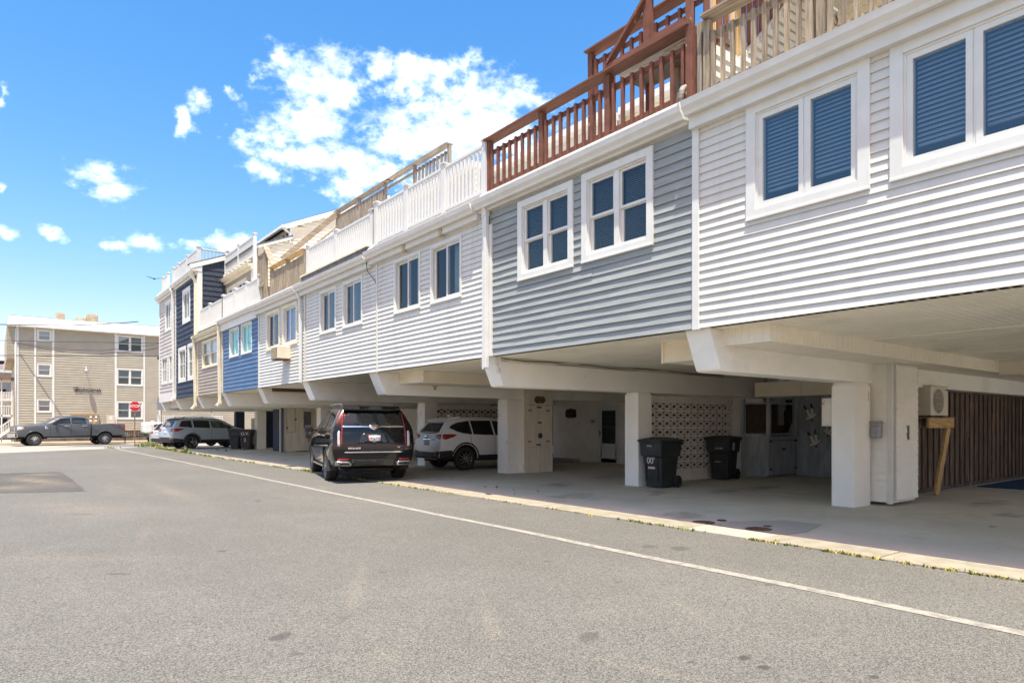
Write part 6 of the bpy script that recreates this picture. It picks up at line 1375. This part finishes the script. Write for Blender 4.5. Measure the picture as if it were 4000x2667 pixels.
# little wooden chair and blue mat
t = thing('wooden_chair', 'small pale wooden chair in the dark bay behind the black SUV', 'chair', (14.45, 25.8, .015))
pw = wood('pale_chair_wood', (.45, .33, .2), 'z', var=.1)
for (xx, yy) in ((-.2, -.2), (.2, -.2), (-.2, .2), (.2, .2)): b = MB(); b.bar((14.45+xx*1.2, 25.8+yy*1.2, .02), (14.45+xx*.8, 25.8+yy*.8, .56), .05, .05); b.build('leg', pw, t)
MB().box((14.2, 25.55, .56), (14.7, 26.05, .6)).build('seat', pw, t)
b = MB(); loft(b, [[(14.45+p[0], 26.02, .88+p[1]) for p in [( .16*math.cos(rad(k*30)), .26*math.sin(rad(k*30))) for k in range(12)]], [(14.45+p[0], 26.06, .88+p[1]) for p in [(.16*math.cos(rad(k*30)), .26*math.sin(rad(k*30))) for k in range(12)]]]); b.box((14.42, 26.02, .58), (14.48, 26.05, .7)); b.build('backrest', pw, t)
mt = mat('blue_mat', (.012, .05, .13), .9, var=.1, bump=.3, bscale=150)
t = thing('floor_mat', 'dark blue floor mat lying in front of the old board fence', 'mat', (19, 4.9, .015)); MB().box((17.6, 4.45, .016), (21.2, 5.42, .03)).build('mat', mt, t)
letters('lettering', 'welcome', .2, (19.6, 4.75, .032), (1, 0, 0), (0, 1, 0), mat('mat_print', (.1, .16, .25), .9), t, extrude=.001) if False else None
# old white bulkhead light at the beam tip
t = thing('bulkhead_lamp', 'small caged white lamp under the edge of the white house beside the double downspout', 'lamp', (7.7, 10.9, 2.7))
b = MB(); b.lathe([(.09, 0), (.09, -.03), (.075, -.06)], (7.75, 10.85, 2.72), 'z', 16); b.build('base', white_trim, t); b = MB(); b.lathe([(.075, -.06), (.07, -.12), (.04, -.15), (.001, -.16)], (7.75, 10.85, 2.72), 'z', 16); b.build('lens', mat('lamp_lens', (.5, .47, .4), .3), t)

# ================================================================== STREET FURNITURE
post_m = mat('rusty_brown_post', (.25, .13, .075), .8, var=.15, scale=8)
t = thing('stop_sign', 'red octagonal stop sign on a rusty post at the street corner', 'stop sign', (6.9, 46.7, 0))
MB().box((6.87, 46.7, 0), (6.93, 46.74, 2.8)).build('post', post_m, t)
R8 = .335; oc = [(R8*math.cos(rad(22.5+45*k)), R8*math.sin(rad(22.5+45*k))) for k in range(8)]
fn = lambda a, c, d: (6.9+a, 46.69-d, 2.51+c)
pl = MB().prism(oc, fn, 0, .006).build('border', mat('sign_white', (.75, .75, .75), .4, var=.02), t)
MB().prism([(a*.93, c*.93) for a, c in oc], fn, .006, .010).build('face', mat('sign_red', (.56, .02, .02), .4, var=.03), t)
letters('lettering', 'STOP', .235, (6.9, 46.676, 2.505), (1, 0, 0), (0, 0, 1), mat('sign_white', (.75, .75, .75), .4), t, extrude=.001, spacing=1.0, bold=.005)
t = thing('road_sign', 'back of a plain grey road sign on a thin rusty post behind the stop sign', 'road sign', (9.0, 50.3, 0))
MB().box((8.98, 50.3, 0), (9.03, 50.34, 3.15)).build('post', post_m, t); MB().box((8.75, 50.26, 2.35), (9.22, 50.29, 3.2)).build('sign_plate', metal_grey, t)
t = thing('utility_pedestal', 'sage green utility pedestal standing in weeds beside the road', 'utility pedestal', (8.02, 47.7, 0))
ped = mat('sage_green', (.30, .35, .24), .7, var=.05)
MB().box((7.87, 47.58, 0), (8.17, 47.84, .74)).build('body', ped, t, bevel=.02); MB().box((7.855, 47.565, .72), (8.185, 47.855, .78)).build('cap', ped, t, bevel=.02); MB().box((7.97, 47.57, .62), (8.04, 47.58, .68)).build('latch', black, t)
# trailer with a white water tank
t = thing('tank_trailer', 'small black trailer with a white water tank hitched behind the grey pickup', 'trailer', (9.3, 55.3, 0))
ty = 55.2; tk = mat('white_tank_plastic', (.72, .71, .66), .5, var=.04, scale=2)
b = MB()
loft(b, [[(8.62+.0+p[0]*.9, ty+p[1], z) for p in []] or [(x_+9.3, y_+ty, z_) for x_, y_, z_ in rrect(.66, .5, .18, .72)], [(x_+9.3, y_+ty, z_) for x_, y_, z_ in rrect(.72, .55, .2, .82)], [(x_+9.3, y_+ty, z_) for x_, y_, z_ in rrect(.72, .55, .2, 1.38)], [(x_+9.3, y_+ty, z_) for x_, y_, z_ in rrect(.66, .5, .2, 1.5)], [(x_+9.3, y_+ty, z_) for x_, y_, z_ in rrect(.4, .35, .18, 1.56)]])
b.lathe([(.14, 0), (.14, .05), (.001, .06)], (9.3, ty, 1.56), n=16)
tn = b.build('tank', tk, t, bevel=.02)
lb = MB(); lb.lathe([(.001, 0), (.15, 0), (.15, .008)], (9.45, ty-.558, 1.28), 'y', 20); lo = lb.build('logo', mat('logo_dark', (.08, .06, .065), .5), tn); lo.scale = (1, 1, 1)
MB().box((8.3, ty-.5, .50), (10.4, ty+.5, .58)).build('frame', black, t); b = MB(); b.bar((8.3, ty-.4, .5), (7.1, ty, .48), .08, .08); b.bar((8.3, ty+.4, .5), (7.1, ty, .48), .08, .08); b.bar((8.1, ty-.4, .7), (10.5, ty-.62, .7), .04, .05); b.build('drawbar', black, t)
MB().box((7.5, ty-.03, 0), (7.56, ty+.03, .75)).build('jack', black, t)
for (x_, z_, y_, nm) in ((9.5, .74, ty-.72, 'spare_wheel'), (9.35, .30, ty-.6, 'wheel'), (9.35, .30, ty+.6, 'wheel')):
    b = MB(); b.lathe([(.19, -.08), (.27, -.09), (.30, -.06), (.30, .06), (.27, .09), (.19, .08)], (x_, y_, z_), 'y', 24); w = b.build(nm, tyre_m, t)
    b = MB(); b.lathe([(.19, -.07), (.17, -.05), (.06, -.06), (.001, -.06)], (x_, y_, z_), 'y', 20); b.build('rim', mat('white_rim', (.6, .6, .6), .4), w)
MB().box((8.7, ty-.4, .6), (8.85, ty-.3, .95)).build('pump', mat('green_pump', (.02, .25, .1), .5), t); MB().box((8.95, ty-.63, .5), (9.08, ty-.6, .58)).build('marker_lamp', amber, t)
MB().box((10.2, ty-.4, .6), (10.7, ty+.3, 1.1)).build('pump_engine', black, t)

# ================================================================== APARTMENT BUILDING WITH RAISED LETTERS
TY = 60.; TS = side(TY)
tan_sid = mat('tan_lap_siding', (.39, .345, .265), .6, var=.03, scale=1.5, dirt=(.46, .38, .25), dscale=.8, damt=.4)
t = thing('apartment_building', 'tan three-storey apartment building with white scalloped roof edge and raised lettering', 'building', (8, TY, 0))
ho = []
tg = glass('apartment_glass', (.5, .55, .55), .12)
for (z0, z1) in ((7.5, 8.36), (4.88, 5.84), (2.24, 3.24)): ho.append(window(t, TS, 2.54, 3.44, z0, z1, 'hung', tw=.08, fill='shade', gl=tg, fw=.04))
for (z0, z1) in ((7.04, 8.36), (4.4, 5.74), (1.78, 3.16)): ho.append(window(t, TS, 7.62, 9.44, z0, z1, 'double', tw=.08, fill='shade', gl=tg, fw=.04))
lap_wall(t, TS, 1.37, 10.62, .92, 8.45, .182, tan_sid, ho, p=.03, seed=91, sheath=tan_sid, joints=False)
lap_wall(t, TS, 10.7, 22., .92, 8.45, .182, tan_sid, (), p=.03, seed=92, sheath=tan_sid, joints=False)
for (a, c) in ((1.32, 1.46), (2.38, 2.5), (3.46, 3.6), (7.48, 7.62), (9.46, 9.58), (10.56, 10.7)): b = MB(); pbox(b, TS, a, c, -.02, .05, .9, 8.45); b.build('corner_trim', white_trim, t)
MB().box((1.3, TY+.1, .2), (22, TY+14, 8.5)).build('wall', tan_sid, t)
b = MB(); lt = mat('dark_lattice', (.16, .13, .1), .9, var=.2)
for k in range(60): x = 1.4+k*.16; b.box((x, TY-.02, .1), (x+.07, TY, .9))
b.box((1.35, TY+.05, 0), (22, TY+.08, .9)); b.build('skirting', lt, t)
# mansard: five courses of scalloped shingles
sc_m = mat('white_scallop', (.76, .76, .74), .6, var=.03)
MB().box((.82, TY-.42, 8.43), (22, TY, 8.50)).build('eave', white_trim, t)
b = MB(); b.add([(.8, TY-.42, 8.5), (22, TY-.42, 8.5), (22, TY-.12, 9.2), (.9, TY-.12, 9.2), (.9, TY+14, 9.2), (22, TY+14, 9.2), (.8, TY+14, 8.5)], [(0, 1, 2, 3), (3, 2, 5, 4), (0, 3, 4, 6)]); b.build('roof', sc_m, t)
b = MB()
for row in range(5):
    f0, f1 = row/5, (row+1.25)/5
    for k in range(85):
        x0 = .85+k*.25+(.125 if row % 2 else 0); P = []
        for q in range(7): a = math.pi*q/6; P.append((x0+.125-.12*math.cos(a), f0+.11*(1-math.sin(a))))
        P += [(x0+.245, f1), (x0+.005, f1)]
        b.add([(x_, TY-.42+.3*f_-.02*(1-(f_-f0)*4)-.012, 8.5+.7*f_) for x_, f_ in P], [tuple(range(len(P)))])
tag(b.build('scalloped_shingles', sc_m, t), kind='stuff')
MB().box((.86, TY-.14, 9.18), (22, TY-.06, 9.24)).build('ridge_cap', mat('roof_edge_grey', (.3, .28, .25), .8), t)
b = MB(); b.box((.78, TY-.1, 6.15), (1.28, TY+14, 8.45)); b.build('side_overhang', tan_sid, t)
b = MB()
for k in range(8): b.box((.775+k*.07, TY-.112, 6.15), (.785+k*.07, TY-.1, 8.45))
for k in range(9): b.box((.78, TY-.112, 6.2+k*.26), (1.28, TY-.1, 6.215+k*.26))
b.build('panel_grid', mat('tan_grid_line', (.36, .3, .19), .8), t)  # grid strips in a slightly darker tan than the panel
let_m = mat('dark_bronze_letter', (.06, .045, .03), .5, var=.1)
letters('lettering', 'ROPICANA', .33, (5.74, TY-.07, 3.98), (1, 0, 0), (0, 0, 1), let_m, t, extrude=.015, spacing=1.03, bold=.004)
b = MB(); b.prism([(4.97, 4.1), (5.0, 4.12), (4.97, 3.98), (4.96, 3.8), (4.91, 3.8), (4.925, 3.98)], lambda a, c, d: (a, TY-.05-d, c), 0, .04)
b.prism([(4.76, 4.10), (4.82, 4.18), (4.95, 4.2), (5.06, 4.19), (5.15, 4.13), (5.12, 4.11), (5.0, 4.14), (4.9, 4.15), (4.82, 4.11), (4.78, 4.05)], lambda a, c, d: (a, TY-.05-d, c), 0, .04); b.build('palm_letter', let_m, t)
b = MB(); b.tube([(5.55, TY-.02, 5.45), (5.55, TY-.2, 5.72), (5.55, TY-.5, 5.74), (5.55, TY-.62, 5.6)], .022, 8); b.lathe([(.02, .0), (.05, -.12), (.19, -.3), (.17, -.3)], (5.55, TY-.62, 5.64), 'z', 16); b.build('wall_lamp', rail_white, t)
pan = mat('meter_panel_tan', (.46, .31, .15), .7, var=.1)
MB().box((4.62, TY-.25, 1.38), (6.4, TY-.03, 2.08)).build('meter_panel', pan, t); MB().box((4.6, TY-.3, 2.08), (6.42, TY-.02, 2.12)).build('panel_hood', pan, t)
MB().box((5.2, TY-.27, 1.4), (5.72, TY-.25, 2.05)).build('panel_door', mat('meter_door_tan', (.42, .27, .12), .7), t)
for (x, z) in ((5.88, 1.9), (6.22, 1.9), (5.88, 1.62), (6.22, 1.62)): b = MB(); b.lathe([(.001, -.12), (.08, -.115), (.1, -.06), (.11, 0)], (x, TY-.25, z), 'y', 18); b.build('meter_dial', mat('meter_face', (.5, .5, .48), .2), t)
for (x0, z0, x1, z1) in ((6.92, 1.44, 7.46, 2.1), (7.68, .95, 8.1, 1.42), (6.56, 1.4, 6.66, 1.56)): MB().box((x0, TY-.2, z0), (x1, TY-.03, z1)).build('service_box', mat('beige_box', (.52, .47, .38), .6, var=.04), t)
MB().box((7.1, TY-.21, 1.75), (7.3, TY-.2, 2.0)).build('notice', white_trim, t)
b = MB(); b.tube([(1.28, TY-.1, 8.3), (1.28, TY-.1, .2)], .045, 8); b.build('downspout', white_trim, t)
hv = mat('beige_hvac', (.42, .33, .22), .7, var=.1)
for (x0, x1, z1, lab) in ((3.66, 4.22, 9.78, 'boxy beige rooftop air conditioner, standing alone on the left of the tan building'), (4.95, 5.55, 9.56, 'low beige rooftop air conditioner beside a taller one on the tan building'), (5.6, 6.32, 9.9, 'tall louvred beige rooftop air conditioner, right one of the two side by side')):
    q = thing('air_conditioner', lab, 'air conditioner', ((x0+x1)/2, TY+1.6, 9.2), 0, 'rooftop air conditioners'); s_ = 1.03
    MB().box((x0*s_, TY+1.2, 9.2), (x1*s_, TY+1.9, 9.2+(z1-9.2)*1.05+.05)).build('casing', hv, q)
    for k in range(6): zz = 9.3+k*(z1-9.25)/6; MB().box((x0*s_+.04, TY+1.18, zz), (x1*s_-.04, TY+1.2, zz+.035)).build('louver', mat('hvac_louver', (.5, .42, .3), .7), q)
# overhead wires
wire_m = mat('wire', (.03, .03, .035), .7, var=0)
for (pts, r_, lab) in (([(-9, 52, 7.3), (.34, 52, 7.57), (3.85, 52, 7.82), (6.73, 52, 8.23), (7.9, 52, 8.46)], .03, 'uppermost overhead cable, its loose end hanging before the tan building roof'),
                       ([(-9, 52, 6.4), (.34, 52, 6.58), (4.2, 52, 6.77), (9.18, 52, 7.07), (24, 52, 8.6)], .016, 'thin straight overhead wire crossing the top storey of the tan building'),
                       ([(-9, 52, 5.45), (.34, 52, 5.65), (5.38, 52, 5.94), (9.1, 52, 6.16), (24, 52, 7.2)], .026, 'lowest overhead cable crossing the tan building'),
                       ([(1.36, 59.8, 7.2), (4.2, 58, 6.6), (6.2, 56, 6.45), (8.6, 52.5, 6.6), (12, 46, 7.3), (14, 42.2, 7.6)], .022, 'sagging cable from the corner of the tan building to the row of houses'),
                       ([(1.36, 59.8, 7.26), (4.2, 58, 6.8), (6.2, 56, 6.7), (8.6, 52.5, 6.9), (12, 46, 7.5), (14, 42.2, 7.8)], .014, 'thin second cable just above the sagging one on the tan building')):
    b = MB(); b.tube(pts, r_, 6); tag(b.build('overhead_wire', wire_m), lab, 'overhead wire', 'wires over the cross street')
b = MB(); b.lathe([(.05, -.1), (.09, 0), (.05, .1)], (7.42, 42.05, 5.15), 'x', 10); tag(b.build('wire_splice', wire_m), 'black cable clamp where a wire meets the corner of the pale grey house', 'cable clamp')

# ================================================================== FARTHER AWAY
far_grey = mat('far_grey_wall', (.40, .41, .42), .8, var=.04)
t = thing('balcony_building', 'grey apartment building with glass balconies behind the tan one', 'building', (-2, 78, 0))
MB().box((-9, 78, 0), (2.4, 90, 7.3)).build('wall', far_grey, t); b = MB(); b.add([(-9.2, 77.6, 7.3), (2.6, 77.6, 7.3), (2.2, 80, 7.7), (-9.2, 80, 7.7)], [(0, 1, 2, 3)]); b.build('roof', mat('far_roof', (.5, .5, .52), .6), t)
for z in (3.5, 6.12):
    MB().box((-9, 76.6, z), (1.75, 78, z+.25)).build('balcony_slab', mat('far_white', (.62, .62, .62), .7), t)
    pb = MB(); pb.box((-9, 76.6, z+.27), (1.72, 76.63, z+.72)); pb.build('balcony_glass', mat('pinkish_panel', (.45, .40, .42), .4, var=.1, scale=6), t)
    for k in range(12): MB().box((1.66-k*.9, 76.56, z+.25), (1.72-k*.9, 76.66, z+.8)).build('balcony_post', rail_white, t)
for (x, z) in ((.2, 6.6), (-1.6, 6.6), (.2, 4.0), (-1.6, 4.0), (.3, 1.3)): ob = MB().box((x, 77.96, z), (x+.75, 78, z+.62)).build('window', dark_room, t); MB().box((x-.06, 77.94, z-.06), (x+.81, 77.97, z)).build('sill', rail_white, ob)
t = thing('porch', 'white railed wooden porch and stair beside the tan building', 'porch', (.6, 63, 0))
wp = mat('porch_white', (.68, .66, .62), .7, var=.04)
for z in (2.08, 4.75): MB().box((-2.5, 62.6, z-.12), (1.2, 64.5, z)).build('floor', wp, t)
MB().box((-2.6, 62.4, 4.72), (1.25, 64.6, 4.9)).build('porch_roof', mat('brown_roof', (.22, .12, .08), .9), t)
for x in (-2.4, -.9, .5, 1.12): MB().box((x-.04, 62.6, 0), (x+.04, 62.7, 4.75)).build('post', wp, t)
for z in (2.1, 3.12):
    MB().box((-2.5, 62.62, z+.62), (1.15, 62.68, z+.68)).build('rail', wp, t)
    for k in range(26): MB().box((-2.45+k*.14, 62.63, z), (-2.41+k*.14, 62.67, z+.64)).build('baluster', wp, t)
MB().box((-2.5, 63.2, 2.1), (1.1, 63.3, 3.1)).build('wall', wp, t)
b = MB(); b.bar((1.2, 61.6, 1.85), (-1.2, 61.6, -.15), .06, .08); b.bar((1.2, 61.6, 1.2), (-1.2, 61.6, -.85), .06, .2); b.build('stair_rail', wp, t)
for k in range(16): x = 1.15-k*.14; z = 1.8-k*.14*.834; MB().box((x, 61.58, max(.0, z-.6)), (x+.04, 61.62, max(.06, z))).build('baluster', wp, t)
for k in range(9): MB().box((1.15-k*.26, 61.6, max(.02, 1.2-k*.2)), (1.45-k*.26, 62.6, max(.05, 1.24-k*.2))).build('stair_tread', wp, t)
t = thing('picket_fence', 'white picket railing beyond the cross street, seen under the far house', 'fence', (12, 58.2, 0))
pm_ = MB().box((-.025, -.02, 0), (.025, .02, .98)).mesh('picket', rail_white); pp = MB().box((-.06, -.06, 0), (.06, .06, 1.2)).box((-.08, -.08, 1.2), (.08, .08, 1.24)).mesh('post', rail_white)
MB().box((10.2, 58.17, 2.0), (15., 58.23, 2.08)).box((10.2, 58.18, 1.15), (15., 58.22, 1.21)).build('rail', rail_white, t)
for k in range(40): link('picket', pm_, t, loc=(10.3+k*.12, 58.2, 1.08))
for x in (10.2, 11.3, 12.7, 14.2): link('post', pp, t, loc=(x, 58.2, .9))
MB().box((10.1, 58.1, .1), (15.1, 60, 1.08)).build('deck', mat('tan_skirting', (.3, .22, .14), .9, var=.1), t)
MB().box((11.5, 60.5, 1.0), (16, 66, 4.4)).build('porch_wall', mat('dark_porch', (.09, .06, .07), .8, var=.3), t) if False else None
t = thing('beach_house', 'distant cream house with a white deck seen through the gap under the far house', 'house', (17, 70, 0))
MB().box((14.5, 70, 0), (18.6, 78, 6)).build('wall', mat('far_cream', (.6, .5, .34), .8, var=.04), t); MB().box((14.5, 69.3, 2.2), (18.7, 70, 2.3)).build('deck', rail_white, t)
for k in range(20): MB().box((14.6+k*.2, 69.32, 2.3), (14.66+k*.2, 69.36, 2.9)).build('baluster', rail_white, t)
MB().box((14.5, 69.3, 2.9), (18.7, 69.38, 2.97)).build('rail', rail_white, t); b = MB(); b.add([(14, 69, 6), (19, 69, 6), (19, 74, 8), (14, 74, 8)], [(0, 1, 2, 3)]); b.build('roof', mat('far_roof_brown', (.2, .15, .12), .9), t)
# dune with beach grass
b = MB(); N = 30; vs = []
for j in range(12):
    for i in range(N): vs.append((18.7+i*.5, 66+j*1.2, -.1+1.35*math.exp(-((j-6)/3.2)**2)*(1-.12*math.sin(i*.9))*min(1, i/2+.3)))
b.add(vs, [(j*N+i, j*N+i+1, (j+1)*N+i+1, (j+1)*N+i) for j in range(11) for i in range(N-1)], 0, True); tag(b.build('dune', sand), kind='structure')
r = random.Random(8); b = MB()
for _ in range(1500):
    j = r.uniform(1, 10); x = r.uniform(18.6, 30); tuft(b, x, 66+j*1.2, -.1+1.3*math.exp(-((j-6)/3.2)**2)*min(1, (x-18.7)+.3), .55, 3, .2, r, r.choice((0, 0, 1)))
tag(b.build('dune_grass', [mat('dune_straw', (.45, .36, .17), .8, var=.2), weed_y]), kind='stuff')
b = MB(); b.bar((18.9, 66, 0), (18.65, 66, 2.0), .05, .05); tag(b.build('guy_guard', mat('yellow_plastic', (.7, .5, .04), .5)), 'thin yellow guy-wire guard leaning at the foot of the dune', 'guy guard')
# a gull in the sky
t = thing('gull', 'tiny dark gull gliding in the blue sky left of the row of houses', 'bird', (6.83, 40, 9.2))
gm = mat('gull_plumage', (.05, .05, .055), .7)
b = MB(); b.lathe([(.001, -.16), (.04, -.1), (.05, 0), (.03, .12), (.001, .2)], (6.83, 40, 9.2), 'y', 8); b.build('body', gm, t)
for s in (-1, 1): b = MB(); b.prism([(0, .05), (s*.18, .08), (s*.4, 0), (s*.2, -.05), (0, -.06)], lambda a, c, d: (6.83+a, 40+c, 9.2+d+.25*abs(a)), 0, .012); b.build('wing', gm, t)
# ---- plain houses across the road, behind the photographer (they only show in windows and paint)
for k, (y0, y1, c) in enumerate(((-22, -8, (.45, .38, .28)), (-6.5, 6, (.5, .47, .42)), (7.5, 21, (.42, .34, .25)), (22.5, 36, (.5, .48, .45)))):
    t = thing('beach_house', ('tan', 'off-white', 'sandy brown', 'pale')[k]+' two-storey house across the road, reflected in the windows', 'house', (-48, (y0+y1)/2, 0), 0, 'houses across the road')
    m_ = mat('across_wall_%d' % k, c, .8, var=.05); MB().box((-58, y0, 0), (-48, y1, 6.2)).build('wall', m_, t)
    b = MB(); b.prism([(-58.5, 6.2), (-47.5, 6.2), (-53, 8.2)], lambda x, z, d: (x, d, z), y0-.4, y1+.4); b.build('roof', mat('across_roof', (.13, .12, .11), .9, var=.1), t)
    for q in range(3):
        for z in (1.0, 3.9): wdw = MB().box((-47.96, y0+1.5+q*3.8, z), (-47.9, y0+3.1+q*3.8, z+1.4)).build('window', dark_room, t)
